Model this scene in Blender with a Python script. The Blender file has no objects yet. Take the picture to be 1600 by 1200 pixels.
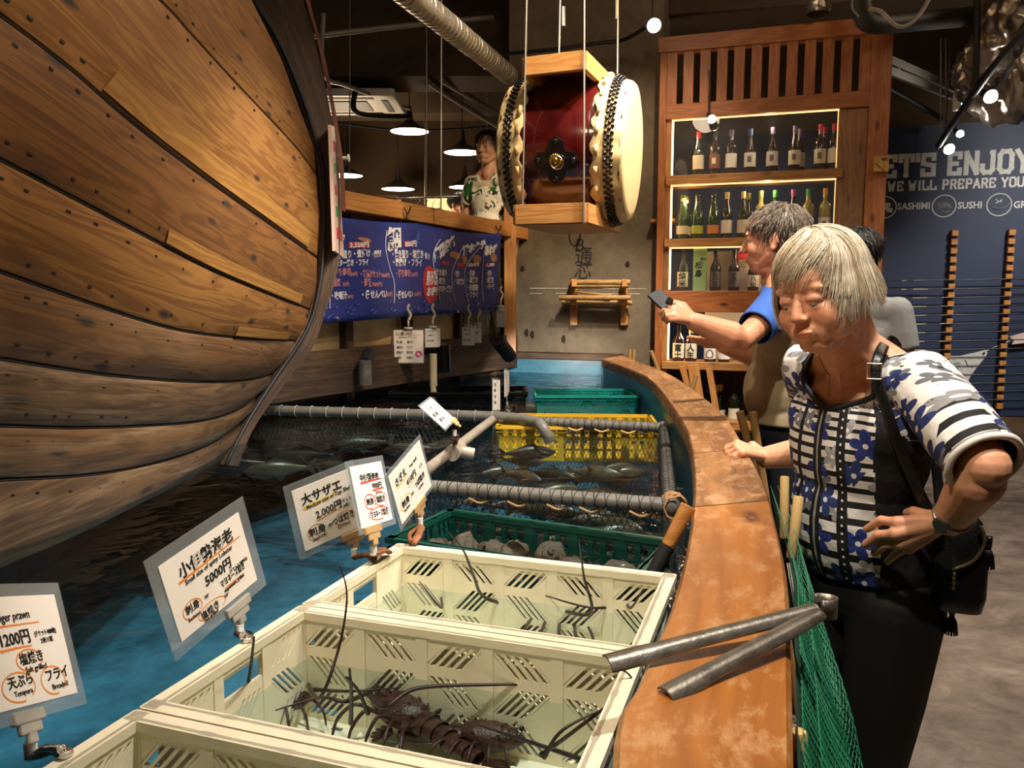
import bpy, bmesh, math, random
import numpy as np
from mathutils import Vector, Matrix, Quaternion, noise
R = math.radians
sc = bpy.context.scene
COL = sc.collection
V = Vector
# ---------------------------------------------------------------- camera, world, exposure, lights
CAM = V((0, 0, 1.5)); PITCH = R(6.3); FPX = 1244.4
cam = bpy.data.objects.new('camera', bpy.data.cameras.new('camera')); COL.objects.link(cam)
cam.location = CAM; cam.rotation_euler = (R(90) - PITCH, 0, 0)
cam.data.sensor_width = 36; cam.data.lens = 28; cam.data.clip_start = 0.02
sc.camera = cam
sc.view_settings.view_transform = 'Standard'; sc.view_settings.look = 'None'
sc.view_settings.gamma = 1; sc.view_settings.use_curve_mapping = False
sc.view_settings.exposure = 0.35
world = bpy.data.worlds.new('dim_room_air'); sc.world = world; world.use_nodes = True
world.node_tree.nodes['Background'].inputs[0].default_value = (1.0, .78, .56, 1)
world.node_tree.nodes['Background'].inputs[1].default_value = .10

def P(px, py, z=None, Y=None):
    u = (px - 800) / FPX; v = (600 - py) / FPX
    d = V((u, math.cos(PITCH) + v * math.sin(PITCH), -math.sin(PITCH) + v * math.cos(PITCH)))
    t = (z - CAM.z) / d.z if z is not None else Y / d.y
    return CAM + d * t

def lamp(name, kind, loc, energy, color=(1, .78, .52), target=None, size=.1, spot=60, blend=.5, sy=None):
    l = bpy.data.lights.new(name, kind); l.energy = energy; l.color = color
    if kind == 'SPOT': l.spot_size = R(spot); l.spot_blend = blend; l.shadow_soft_size = size
    elif kind == 'AREA':
        l.size = size
        if sy: l.shape = 'RECTANGLE'; l.size_y = sy
    else: l.shadow_soft_size = size
    o = bpy.data.objects.new(name, l); COL.objects.link(o); o.location = loc
    if target is not None: o.rotation_euler = (V(target) - V(loc)).to_track_quat('-Z', 'Y').to_euler()
    return o
WARM = (1, .74, .46); SOFT = (1, .86, .68); WHITE = (1, .94, .85)
# unseen ceiling spots presumed over the tank and the aisle, with added fill
lamp('spot_crates', 'SPOT', (.75, .75, 3.5), 175, WHITE, (.02, 1.45, 1.0), .04, 42, .35)
lamp('spot_mid_tank', 'SPOT', (.9, 1.9, 3.6), 260, WHITE, (-.1, 2.6, .9), .05, 62, .5)
lamp('spot_left_water', 'SPOT', (.5, 2.4, 3.6), 230, WHITE, (-.75, 2.9, .6), .05, 46, .6)  # added spot without a fixture, brightens the dark left water
lamp('spot_far_tank', 'SPOT', (1.0, 3.4, 3.6), 340, WHITE, (.35, 4.9, .95), .05, 48, .5)
lamp('spot_rim', 'SPOT', (.1, 4.3, 3.6), 190, WHITE, (.75, 4.75, 1.1), .04, 26, .4)
lamp('spot_aisle', 'SPOT', (-.55, .2, 3.5), 150, SOFT, (.75, 1.6, 1.15), .06, 60, .6)
lamp('spot_hull', 'SPOT', (1.3, 1.2, 3.5), 135, SOFT, (-1.2, 2.1, 1.7), .03, 62, .35)
lamp('spot_drum', 'SPOT', (1.35, 2.7, 3.75), 190, WARM, (.35, 4.4, 2.25), .05, 38, .5)
lamp('spot_wall', 'SPOT', (1.0, 3.6, 3.75), 115, WARM, (.6, 5.7, 1.7), .05, 50, .7)
lamp('spot_banner', 'SPOT', (.6, 2.9, 3.7), 150, SOFT, (-.5, 4.6, 1.6), .05, 50, .6)
lamp('spot_man', 'SPOT', (1.0, 1.9, 3.7), 130, SOFT, (1.1, 3.0, 1.4), .06, 50, .6)
lamp('spot_mural', 'SPOT', (3.9, 4.2, 3.6), 420, WHITE, (3.9, 7.3, 1.9), .3, 82, .8)
lamp('spot_floor', 'SPOT', (2.4, 3.1, 3.7), 260, WHITE, (2.4, 3.6, 0), .08, 95, .8)
for i_, (x_, y_) in enumerate([(-.5, 1.0), (2.2, 1.2), (.3, 3.6), (3.2, 4.2)]): lamp('unseen_ceiling_fill', 'POINT', (x_, y_, 3.6), 22, (1, .76, .52), size=.16)  # added point lamps for ambient fill, no fixtures at these places

# ---------------------------------------------------------------- materials
MATS = {}
def newmat(name):
    m = bpy.data.materials.new(name); m.use_nodes = True
    nt = m.node_tree; b = nt.nodes['Principled BSDF']
    return m, nt, b
def N(nt, t, **kw):
    n = nt.nodes.new(t)
    for k, v in kw.items(): setattr(n, k, v)
    return n
def rgb(c): return (c[0], c[1], c[2], 1)
def hexc(h):
    h = h.lstrip('#'); o = []
    for i in (0, 2, 4):
        x = int(h[i:i+2], 16) / 255
        o.append(x / 12.92 if x <= .04045 else ((x + .055) / 1.055) ** 2.4)
    return tuple(o)
def coord(nt, kind='Object', scale=(1, 1, 1), rot=(0, 0, 0)):
    tc = N(nt, 'ShaderNodeTexCoord'); mp = N(nt, 'ShaderNodeMapping')
    mp.inputs['Scale'].default_value = scale; mp.inputs['Rotation'].default_value = rot
    nt.links.new(tc.outputs[kind], mp.inputs[0]); return mp.outputs[0]
def ramp(nt, fac, stops):
    r = N(nt, 'ShaderNodeValToRGB')
    el = r.color_ramp.elements
    while len(el) < len(stops): el.new(.5)
    for e, (p, c) in zip(el, stops): e.position = p; e.color = rgb(c) if len(c) == 3 else c
    nt.links.new(fac, r.inputs[0]); return r.outputs[0]
def noise_n(nt, vec, scale, detail=4, rough=.55, dist=0):
    n = N(nt, 'ShaderNodeTexNoise'); n.inputs['Scale'].default_value = scale
    n.inputs['Detail'].default_value = detail; n.inputs['Roughness'].default_value = rough
    n.inputs['Distortion'].default_value = dist
    if vec is not None: nt.links.new(vec, n.inputs['Vector'])
    return n.outputs[0]
def mix(nt, fac, a, b, mode='MIX'):
    m = N(nt, 'ShaderNodeMix', data_type='RGBA', blend_type=mode)
    for s, v in ((m.inputs[0], fac), (m.inputs[6], a), (m.inputs[7], b)):
        if isinstance(v, (int, float)): s.default_value = v
        elif isinstance(v, tuple): s.default_value = rgb(v)
        else: nt.links.new(v, s)
    return m.outputs[2]
def mth(nt, op, a, b=None, clamp=False):
    m = N(nt, 'ShaderNodeMath', operation=op); m.use_clamp = clamp
    for s, v in zip(m.inputs, (a, b)):
        if v is None: continue
        if isinstance(v, (int, float)): s.default_value = v
        else: nt.links.new(v, s)
    return m.outputs[0]
def bump(nt, b, h, strength=.3, dist=.01):
    n = N(nt, 'ShaderNodeBump'); n.inputs['Strength'].default_value = strength; n.inputs['Distance'].default_value = dist
    nt.links.new(h, n.inputs['Height']); nt.links.new(n.outputs[0], b.inputs['Normal'])
def plain(name, c, rough=.5, metal=0., var=.12, scale=12, spec=.5, bumpy=0., trans=0., alpha=1., coat=0., sss=0.):
    if name in MATS: return MATS[name]
    m, nt, b = newmat(name)
    v = coord(nt)
    n = noise_n(nt, v, scale)
    d = tuple(x * (1 - var) for x in c); l = tuple(min(1, x * (1 + var)) for x in c)
    nt.links.new(ramp(nt, n, [(.3, d), (.7, l)]), b.inputs['Base Color'])
    b.inputs['Roughness'].default_value = rough; b.inputs['Metallic'].default_value = metal
    b.inputs['Specular IOR Level'].default_value = spec
    b.inputs['Transmission Weight'].default_value = trans; b.inputs['Alpha'].default_value = alpha
    b.inputs['Coat Weight'].default_value = coat
    if sss:
        b.inputs['Subsurface Weight'].default_value = sss; b.inputs['Subsurface Radius'].default_value = (.012, .005, .003)
        b.inputs['Subsurface Scale'].default_value = 1
    if bumpy: bump(nt, b, noise_n(nt, v, scale * 4), bumpy, .004)
    MATS[name] = m; return m
def wood(name, c1, c2, axis='X', scale=1., rough=.55, knots=.5, wear=0., wearc=(.6, .5, .4), kind='Object', grain=1., coat=0., dark=None, vein=1., wiso=False):
    if name in MATS: return MATS[name]
    m, nt, b = newmat(name)
    L, S = .9 * scale, 9. * scale
    s3 = {'X': (L, S, S), 'Y': (S, L, S), 'Z': (S, S, L)}[axis]
    v = coord(nt, kind, s3)
    n1 = noise_n(nt, v, 1.3, 3, .5, .6)
    wv = N(nt, 'ShaderNodeMath', operation='SINE'); nt.links.new(mth(nt, 'MULTIPLY', n1, 38. * vein), wv.inputs[0])
    g = mth(nt, 'MULTIPLY_ADD', wv.outputs[0], .5); g.node.inputs[2].default_value = .5
    s4 = {'X': (L * 3, S * 14, S * 14), 'Y': (S * 14, L * 3, S * 14), 'Z': (S * 14, S * 14, L * 3)}[axis]
    fine = noise_n(nt, coord(nt, kind, s4), 1.2, 3, .6)
    fac = mth(nt, 'ADD', mth(nt, 'MULTIPLY', g, .45 * grain), mth(nt, 'MULTIPLY', fine, .55))
    colr = ramp(nt, fac, [(.15, c2), (.75, c1)])
    big = noise_n(nt, coord(nt, kind), 1.1 * scale, 3)
    colr = mix(nt, mth(nt, 'MULTIPLY', big, .55), colr, tuple(x * .62 for x in c2))
    if knots:
        vo = N(nt, 'ShaderNodeTexVoronoi', feature='F1', voronoi_dimensions='2D' if kind == 'UV' else '3D'); vo.inputs['Scale'].default_value = 1.
        k3 = {'X': (2.2, 6, 6), 'Y': (6, 2.2, 6), 'Z': (6, 6, 2.2)}[axis]
        nt.links.new(coord(nt, kind, tuple(k * scale for k in k3)), vo.inputs['Vector'])
        kf = ramp(nt, vo.outputs['Distance'], [(.05, (knots,) * 3), (.13, (0, 0, 0))])
        sck = N(nt, 'ShaderNodeSeparateColor'); nt.links.new(vo.outputs['Color'], sck.inputs[0]); kf = mth(nt, 'MULTIPLY', kf, mth(nt, 'LESS_THAN', sck.outputs[0], .42))
        colr = mix(nt, kf, colr, dark or tuple(x * .18 for x in c2))
    if wear:
        w1 = noise_n(nt, coord(nt, kind, (5, 9, 5)) if wiso else coord(nt, kind, tuple(x * .35 for x in s3)), 2.2, 6, .75)
        wf = ramp(nt, w1, [(.50, (0, 0, 0)), (.62, (wear,) * 3)])
        colr = mix(nt, wf, colr, wearc)
    nt.links.new(colr, b.inputs['Base Color'])
    b.inputs['Roughness'].default_value = rough; b.inputs['Coat Weight'].default_value = coat
    b.inputs['Coat Roughness'].default_value = .3
    bump(nt, b, fac, .25, .003)
    MATS[name] = m; return m
def emis(name, c, s):
    if name in MATS: return MATS[name]
    m, nt, b = newmat(name)
    b.inputs['Base Color'].default_value = rgb(c); b.inputs['Emission Color'].default_value = rgb(c); b.inputs['Emission Strength'].default_value = s
    MATS[name] = m; return m
def clear(name, c=(1, 1, 1), op=.1, rough=.05, gl=.25):
    """thin clear sheet: see-through with fresnel gloss"""
    if name in MATS: return MATS[name]
    m, nt, b = newmat(name); nt.nodes.remove(b)
    tr = N(nt, 'ShaderNodeBsdfTransparent'); tr.inputs[0].default_value = rgb(c)
    df = N(nt, 'ShaderNodeBsdfDiffuse'); df.inputs[0].default_value = rgb(c)
    g = N(nt, 'ShaderNodeBsdfGlossy'); g.inputs['Roughness'].default_value = rough
    m1 = N(nt, 'ShaderNodeMixShader'); m1.inputs[0].default_value = op
    nt.links.new(tr.outputs[0], m1.inputs[1]); nt.links.new(df.outputs[0], m1.inputs[2])
    fr = N(nt, 'ShaderNodeFresnel'); fr.inputs[0].default_value = 1.45
    m2 = N(nt, 'ShaderNodeMixShader'); nt.links.new(mth(nt, 'MULTIPLY', fr.outputs[0], gl * 4, True), m2.inputs[0])
    nt.links.new(m1.outputs[0], m2.inputs[1]); nt.links.new(g.outputs[0], m2.inputs[2])
    nt.links.new(m2.outputs[0], nt.nodes['Material Output'].inputs[0])
    MATS[name] = m; return m

# ---------------------------------------------------------------- mesh builder
def frame_from(d, up=V((0, 0, 1))):
    d = d.normalized()
    if abs(d.dot(up)) > .98: up = V((0, 1, 0))
    x = d.cross(up).normalized(); y = x.cross(d).normalized()
    return x, y
URNG = random.Random(5)
class MB:
    def __init__(s): s.v = []; s.f = []; s.mi = []; s.uv = {}; s.m = 0
    def face(s, idx, uv=None):
        if uv: s.uv[len(s.f)] = uv
        s.f.append(tuple(idx)); s.mi.append(s.m)
    def add(s, vs, fs):
        b = len(s.v); s.v += [V(p) for p in vs]
        for f in fs: s.face([b + i for i in f])
    def box(s, c, size, rz=0, rot=None):
        M = rot or Matrix.Rotation(rz, 3, 'Z'); c = V(c); h = V(size) / 2
        vs = [c + M @ V((x * h.x, y * h.y, z * h.z)) for x in (-1, 1) for y in (-1, 1) for z in (-1, 1)]
        ax = max(range(3), key=lambda i: h[i]); ot = [i for i in range(3) if i != ax]
        ofu, ofv = URNG.random() * 7, URNG.random() * 7
        lc = [(x * h.x, y * h.y, z * h.z) for x in (-1, 1) for y in (-1, 1) for z in (-1, 1)]
        uv = [(l[ax] + ofu, l[ot[0]] + l[ot[1]] * 1.01 + ofv) for l in lc]
        b = len(s.v); s.v += vs
        for f in [(0, 1, 3, 2), (4, 6, 7, 5), (0, 4, 5, 1), (2, 3, 7, 6), (0, 2, 6, 4), (1, 5, 7, 3)]: s.face([b + i for i in f], [uv[i] for i in f])
        return s
    def bar(s, a, b, w, h, up=V((0, 0, 1))):
        a = V(a); b = V(b); d = b - a; x, y = frame_from(d, up)
        M = Matrix((x, d.normalized(), y)).transposed()
        return s.box((a + b) / 2, (w, d.length, h), rot=M)
    def quad(s, a, b, c, d): s.add([a, b, c, d], [(0, 1, 2, 3)]); return s
    def slab(s, a, b, c, d, t):
        a, b, c, d = map(V, (a, b, c, d)); n = (b - a).cross(d - a).normalized() * t
        s.add([a, b, c, d, a - n, b - n, c - n, d - n], [(0, 1, 2, 3), (7, 6, 5, 4), (0, 4, 5, 1), (1, 5, 6, 2), (2, 6, 7, 3), (3, 7, 4, 0)]); return s
    def tube(s, pts, r, n=8, cap=True, closed=False, flat=1.):
        pts = [V(p) for p in pts]; k = len(pts); base = len(s.v)
        rs = r if isinstance(r, (list, tuple)) else [r] * k
        px = None
        for i, p in enumerate(pts):
            if closed: d = pts[(i + 1) % k] - pts[i - 1]
            else: d = pts[min(i + 1, k - 1)] - pts[max(i - 1, 0)]
            if d.length < 1e-9: d = V((0, 0, 1))
            d.normalize()
            if px is None: x, y = frame_from(d)
            else:
                x = (px - d * px.dot(d))
                x = x.normalized() if x.length > 1e-6 else frame_from(d)[0]
                y = x.cross(d).normalized()
            px = x
            for j in range(n):
                a = 2 * math.pi * j / n; s.v.append(p + x * math.cos(a) * rs[i] + y * math.sin(a) * rs[i] * flat)
        L = k if closed else k - 1
        for i in range(L):
            i2 = (i + 1) % k
            for j in range(n):
                j2 = (j + 1) % n
                s.face((base + i * n + j, base + i * n + j2, base + i2 * n + j2, base + i2 * n + j))
        if cap and not closed:
            s.face([base + j for j in reversed(range(n))]); s.face([base + (k - 1) * n + j for j in range(n)])
        return s
    def cyl(s, a, b, r, n=16, r2=None, cap=True): return s.tube([a, b], [r, r if r2 is None else r2], n, cap)
    def lathe(s, prof, n=20, M=None, a0=0, a1=2 * math.pi):
        base = len(s.v); full = abs(a1 - a0 - 2 * math.pi) < 1e-6; m = n if full else n + 1
        for r, z in prof:
            for j in range(m):
                a = a0 + (a1 - a0) * j / n; p = V((r * math.cos(a), r * math.sin(a), z)); s.v.append(M @ p if M else p)
        for i in range(len(prof) - 1):
            for j in range(n):
                j2 = (j + 1) % m
                s.face((base + i * m + j, base + i * m + j2, base + (i + 1) * m + j2, base + (i + 1) * m + j))
        return s
    def ell(s, c, r, n=16, rot=None):
        c = V(c); r = V(r) if hasattr(r, '__len__') else V((r, r, r)); base = len(s.v); k = n // 2
        for i in range(k + 1):
            th = math.pi * i / k
            for j in range(n):
                a = 2 * math.pi * j / n
                p = V((r.x * math.sin(th) * math.cos(a), r.y * math.sin(th) * math.sin(a), r.z * math.cos(th)))
                s.v.append(c + (rot @ p if rot else p))
        for i in range(k):
            for j in range(n):
                j2 = (j + 1) % n; s.face((base + i * n + j, base + (i + 1) * n + j, base + (i + 1) * n + j2, base + i * n + j2))
        return s
    def prism(s, pts2, M, t):
        """outline (x,y) extruded by t along local z, placed by 4x4 M"""
        b = len(s.v); n = len(pts2)
        for z in (0, t): s.v += [M @ V((x, y, z)) for x, y in pts2]
        s.face([b + i for i in reversed(range(n))]); s.face([b + n + i for i in range(n)])
        for i in range(n): j = (i + 1) % n; s.face((b + i, b + j, b + n + j, b + n + i))
        return s
    def grid(s, rows, closed_u=False, uvs=None):
        b = len(s.v); nr = len(rows); nc = len(rows[0])
        for r in rows: s.v += [V(p) for p in r]
        for i in range(nr - 1):
            for j in range(nc if closed_u else nc - 1):
                j2 = (j + 1) % nc
                q = (b + i * nc + j, b + i * nc + j2, b + (i + 1) * nc + j2, b + (i + 1) * nc + j)
                s.face(q, uvs and [uvs[i][j], uvs[i][j2], uvs[i + 1][j2], uvs[i + 1][j]])
        return s
    def text(s, body, size, M, bold=0., t=.0006, align='LEFT', shear=0., sx=1., sp=1., leading=1.):
        cu = bpy.data.curves.new('t', 'FONT'); cu.body = body; cu.size = size; cu.offset = bold * 4 * size; cu.extrude = t / 2
        cu.align_x = align; cu.shear = shear; cu.space_character = sp; cu.space_line = leading; cu.resolution_u = 2
        o = bpy.data.objects.new('t', cu); COL.objects.link(o)
        dg = bpy.context.evaluated_depsgraph_get(); dg.update()
        me = bpy.data.meshes.new_from_object(o.evaluated_get(dg))
        b = len(s.v); s.v += [M @ V((v.co.x * sx, v.co.y, v.co.z)) for v in me.vertices]
        for p in me.polygons: s.face([b + i for i in p.vertices])
        bpy.data.objects.remove(o); bpy.data.curves.remove(cu); bpy.data.meshes.remove(me)
        return s
    def build(s, name, mats, parent=None, smooth=False, bevel=0, subsurf=0, autos=None):
        me = bpy.data.meshes.new(name)
        off = V((0, 0, 0)); p = parent
        while p is not None: off += p.location; p = p.parent
        me.from_pydata([v - off for v in s.v], [], s.f)
        if not isinstance(mats, (list, tuple)): mats = [mats]
        for m in mats: me.materials.append(m)
        if len(mats) > 1: me.polygons.foreach_set('material_index', s.mi)
        if s.uv:
            ul = me.uv_layers.new(name='UVMap')
            for pi, uv in s.uv.items():
                for li, c in zip(me.polygons[pi].loop_indices, uv): ul.data[li].uv = c
        me.validate()
        if smooth: me.polygons.foreach_set('use_smooth', [True] * len(me.polygons))
        me.update()
        if autos: me.set_sharp_from_angle(angle=R(autos))
        o = bpy.data.objects.new(name, me); COL.objects.link(o)
        if parent: o.parent = parent
        if bevel:
            bm_ = o.modifiers.new('b', 'BEVEL'); bm_.width = bevel; bm_.segments = 2; bm_.limit_method = 'ANGLE'
        if subsurf:
            m_ = o.modifiers.new('s', 'SUBSURF'); m_.levels = m_.render_levels = subsurf
        return o
def thing(name, label, cat, loc=(0, 0, 0), group=None):
    o = bpy.data.objects.new(name, None); COL.objects.link(o); o.location = loc; o.empty_display_size = .05
    o['label'] = label; o['category'] = cat
    if group: o['group'] = group
    return o
def tag(o, label, cat, group=None, kind=None):
    o['label'] = label; o['category'] = cat
    if group: o['group'] = group
    if kind: o['kind'] = kind
    return o
def struct(o): o['kind'] = 'structure'; return o
def dup(root, loc=None, rz=None, label=None, group=None, rot=None):
    r = root.copy(); COL.objects.link(r)
    if loc is not None: r.location = loc
    if rz is not None: r.rotation_euler = (0, 0, rz)
    if rot is not None: r.rotation_euler = rot
    if label: r['label'] = label
    if group: r['group'] = group
    for ch in list(root.children):
        c = ch.copy(); COL.objects.link(c); c.parent = r
        for g in list(ch.children):
            d = g.copy(); COL.objects.link(d); d.parent = c
    return r
def remeshed(mb, name, voxel, smooth_it=4, mats=None, parent=None, post=None, fac=.5):
    """fuse every volume in mb into one continuous surface"""
    me = bpy.data.meshes.new('tmp'); me.from_pydata(mb.v, [], mb.f)
    o = bpy.data.objects.new('tmp', me); COL.objects.link(o)
    bmm = bmesh.new(); bmm.from_mesh(me); bmesh.ops.recalc_face_normals(bmm, faces=bmm.faces); bmm.to_mesh(me); bmm.free()
    m = o.modifiers.new('r', 'REMESH'); m.mode = 'VOXEL'; m.voxel_size = voxel
    if smooth_it:
        m = o.modifiers.new('s', 'SMOOTH'); m.iterations = smooth_it; m.factor = fac
    dg = bpy.context.evaluated_depsgraph_get(); dg.update()
    out = bpy.data.meshes.new_from_object(o.evaluated_get(dg)); bpy.data.objects.remove(o); bpy.data.meshes.remove(me)
    if post: post(out)
    off = V((0, 0, 0)); p = parent
    while p is not None: off += p.location; p = p.parent
    out.transform(Matrix.Translation(-off))
    out.materials.clear()
    for mm in (mats if isinstance(mats, (list, tuple)) else [mats]): out.materials.append(mm)
    out.polygons.foreach_set('use_smooth', [True] * len(out.polygons)); out.name = name
    ob = bpy.data.objects.new(name, out); COL.objects.link(ob)
    if parent: ob.parent = parent
    return ob
def catmull(pts, k=6):
    pts = [V(p) for p in pts]; out = []
    for i in range(len(pts) - 1):
        p0 = pts[max(i - 1, 0)]; p1 = pts[i]; p2 = pts[i + 1]; p3 = pts[min(i + 2, len(pts) - 1)]
        for j in range(k):
            t = j / k; out.append(.5 * ((2 * p1) + (p2 - p0) * t + (2 * p0 - 5 * p1 + 4 * p2 - p3) * t * t + (3 * p1 - p0 - 3 * p2 + p3) * t ** 3))
    out.append(pts[-1]); return out
def resample(pts, n):
    pts = [V(p) for p in pts]; L = [0]
    for a, b in zip(pts, pts[1:]): L.append(L[-1] + (b - a).length)
    out = []
    for i in range(n):
        s_ = L[-1] * i / (n - 1); k = 0
        while k < len(L) - 2 and L[k + 1] < s_: k += 1
        t = (s_ - L[k]) / max(L[k + 1] - L[k], 1e-9); out.append(pts[k].lerp(pts[k + 1], min(1, t)))
    return out
# ================================================================= materials used widely
rng = random.Random(11)
M_BEAM = wood('pine_beam', hexc('c98d4c'), hexc('a86a32'), kind='UV', knots=.6, scale=1.2, rough=.5)
M_CAB = wood('cabinet_pine', hexc('b9733c'), hexc('96522a'), kind='UV', knots=.9, scale=1.4, rough=.42, dark=(.05, .02, .01))
M_CABL = wood('cabinet_shelf_pine', hexc('c08a4e'), hexc('9a6434'), kind='UV', knots=.5, scale=1.4, rough=.45)
M_RIM = wood('varnished_rim', hexc('b8742e'), hexc('98591f'), kind='UV', knots=.8, scale=1., rough=.38, wear=.75, wearc=hexc('b98c5e'), coat=.3, wiso=True, dark=(.07, .025, .012), vein=.5)
M_RIMF = wood('worn_rim', hexc('9c6a38'), hexc('744823'), kind='UV', knots=.7, scale=1., rough=.6, wear=.7, wearc=hexc('b08a62'), wiso=True, dark=(.05, .025, .015), vein=.5)
HULLC = [('9a6a34', '6d4420'), ('8a5a2c', '5f3b1e'), ('a9773c', '7a4c22'), ('865c36', '5c3f26'), ('7d5c3c', '553d28'), ('74573c', '4d3a28')]
M_HULL = [wood('hull_plank_%d' % i, hexc(a), hexc(b), kind='UV', knots=.95, scale=1.5, rough=.5, wear=w, wearc=hexc('957a5e'), dark=(.03, .02, .015)) for i, ((a, b), w) in enumerate(zip(HULLC, (0, 0, 0, .3, .6, .7)))]
M_STEM = wood('dark_stem_wood', hexc('5d4432'), hexc('3b2b20'), kind='UV', knots=.5, scale=1.2, rough=.7)
M_STEMR = wood('stem_edge_wood', hexc('8d5a48'), hexc('6e4236'), kind='UV', knots=.3, scale=1.2, rough=.6)
M_DARKW = wood('stained_dark_timber', hexc('4f3723'), hexc('2c1f15'), kind='UV', knots=.5, scale=1.2, rough=.7, wear=.5, wearc=hexc('6d5238'))
M_BLACK = plain('black_matt', (.008, .008, .009), .6)
M_BLACKG = plain('black_gloss', (.006, .006, .007), .2)
M_STEEL = plain('steel', (.42, .4, .38), .35, 1., bumpy=.1)
M_WIRE = plain('wire_steel', (.45, .42, .36), .4, .8)
M_WHITE = plain('white_paint', (.75, .73, .68), .5)
M_GREYP = plain('grey_conduit', (.2, .18, .155), .5, .3)

def concrete(name, c1, c2, scale=1.2, rough=.8, spots=True, b_=.3):
    m, nt, b = newmat(name)
    v = coord(nt); n1 = noise_n(nt, v, scale, 6, .62, .3); n2 = noise_n(nt, v, scale * 9, 5, .7)
    c = ramp(nt, mth(nt, 'ADD', mth(nt, 'MULTIPLY', n1, .7), mth(nt, 'MULTIPLY', n2, .3)), [(.35, c2), (.62, c1)])
    if spots:
        vo = N(nt, 'ShaderNodeTexVoronoi'); vo.inputs['Scale'].default_value = 2.1; nt.links.new(v, vo.inputs['Vector'])
        c = mix(nt, ramp(nt, vo.outputs['Distance'], [(.03, (.9,) * 3), (.07, (0,) * 3)]), c, (.03, .018, .01))
    nt.links.new(c, b.inputs['Base Color']); b.inputs['Roughness'].default_value = rough
    bump(nt, b, n2, b_, .01); return m
M_CONC = concrete('bare_concrete', hexc('7d6f5a'), hexc('514536'))
M_CEIL = concrete('dim_ceiling', hexc('574836'), hexc('3d3226'), .6, .9, False)
M_BROWNW = concrete('brown_plaster', hexc('5c4a36'), hexc('443627'), .5, .9, False, .1)
# floor: mottled grey, semi-gloss
m, nt, b = newmat('mottled_floor'); v = coord(nt, 'Object', (1, 1.2, 1))
n1 = noise_n(nt, v, 1.3, 7, .68, 1.6); n2 = noise_n(nt, v, 7, 6, .7, .6)
nt.links.new(ramp(nt, mth(nt, 'ADD', mth(nt, 'MULTIPLY', n1, .65), mth(nt, 'MULTIPLY', n2, .35)), [(.36, hexc('574c44')), (.5, hexc('857668')), (.64, hexc('ab9a8c'))]), b.inputs['Base Color'])
b.inputs['Roughness'].default_value = .42; bump(nt, b, n2, .15, .004); M_FLOOR = m

def ML(x): return 8.62 - .30 * x           # the mural wall's line
def WL(x): return 5.82 - .33 * x           # the concrete wall's line
struct(MB().box((1.5, 4, -.05), (14, 16, .1)).build('floor', M_FLOOR))
struct(MB().box((1.5, 4, 4.05), (14, 16, .1)).build('ceiling', M_CEIL))
struct(MB().box((-5, 4, 2), (.1, 16, 4)).build('wall_left', M_BROWNW))
struct(MB().box((8, 4, 2), (.1, 16, 4)).build('wall_right', M_BROWNW))
struct(MB().box((-2.3, 10.6, 2), (5.6, .1, 4)).build('wall_far', M_BROWNW))
struct(MB().box((1.5, -3.5, 2), (14, .1, 4)).build('wall_rear', M_BROWNW))
# concrete pier behind the tank
wa = MB(); wa.slab((-.02, WL(-.02), 0), (1.0, WL(1.0), 0), (1.0, WL(1.0), 3.99), (-.02, WL(-.02), 3.99), .35)
struct(wa.build('wall_back', M_CONC))
# mural wall: brown plaster above, navy panel below
a, bx_ = .5, 7.6
mw = MB(); mw.slab((a, ML(a), 0), (bx_, ML(bx_), 0), (bx_, ML(bx_), 4), (a, ML(a), 4), .12); struct(mw.build('wall_right_far', M_BROWNW))
# ceiling beams
bm1 = MB(); bm1.box((-1.2, 6.7, 3.6), (5.2, .5, .78)); struct(bm1.build('trim_1', M_CEIL))
bm2 = MB(); bm2.slab((.9, 5.75, 3.42), (7.9, 4.2, 3.42), (7.9, 4.2, 3.98), (.9, 5.75, 3.98), .5); struct(bm2.build('trim_2', M_CEIL))
bm3 = MB(); bm3.bar((.15, 5.4, 3.8), (.15, .5, 3.8), .5, .38); struct(bm3.build('trim_3', M_CEIL))
bm4 = MB(); bm4.box((-2.2, 9.0, 3.7), (5.4, .4, .5)); struct(bm4.build('trim_4', M_CEIL))
# raised deck floor behind the tank
dk = MB(); dk.prism([(-4.9, 3.2), (-1.35, 3.2), (-.02, 5.86), (-.02, 10.5), (-4.9, 10.5)], Matrix.Translation((0, 0, .72)), .12)
struct(dk.build('floor_raised_deck', M_DARKW))
# wooden skirting of the mural wall
sk = MB()
p0 = V((1.5, ML(1.5) - .06, 0)); p1 = V((7.4, ML(7.4) - .06, 0))
sk.bar(p0 + V((0, 0, .2)), p1 + V((0, 0, .2)), .06, .4); struct(sk.build('baseboard_far', wood('skirting_oak', hexc('6f5640'), hexc('4c3a2b'), kind='UV', knots=.3)))

# ================================================================= TANK
RZ = 1.10; WZ = .955; RT = .05
outer_px = [(972, 555), (1000, 566), (1039, 581), (1076, 603), (1113, 631), (1139, 657), (1160, 690), (1182, 729), (1199, 765), (1212, 815), (1227, 880), (1233, 937), (1236, 1024), (1239, 1139), (1241, 1240)]
inner_px = [(940, 561), (1000, 583), (1024, 601), (1048, 631), (1071, 668), (1080, 700), (1084, 745), (1082, 792), (1075, 846), (1066, 885), (1055, 927), (1041, 966), (1018, 1015), (992, 1074), (957, 1182)]
OUT = [P(x, y, z=RZ) for x, y in outer_px]; INN = [P(x, y, z=RZ) for x, y in inner_px]
OUT.append(OUT[-1] + (OUT[-1] - OUT[-2]).normalized() * .55); INN.append(INN[-1] + V((-.10, -.95, 0)).normalized() * .55)
OC = resample(catmull(OUT, 6), 90)
IC0 = resample(catmull(INN, 6), 200)
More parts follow.
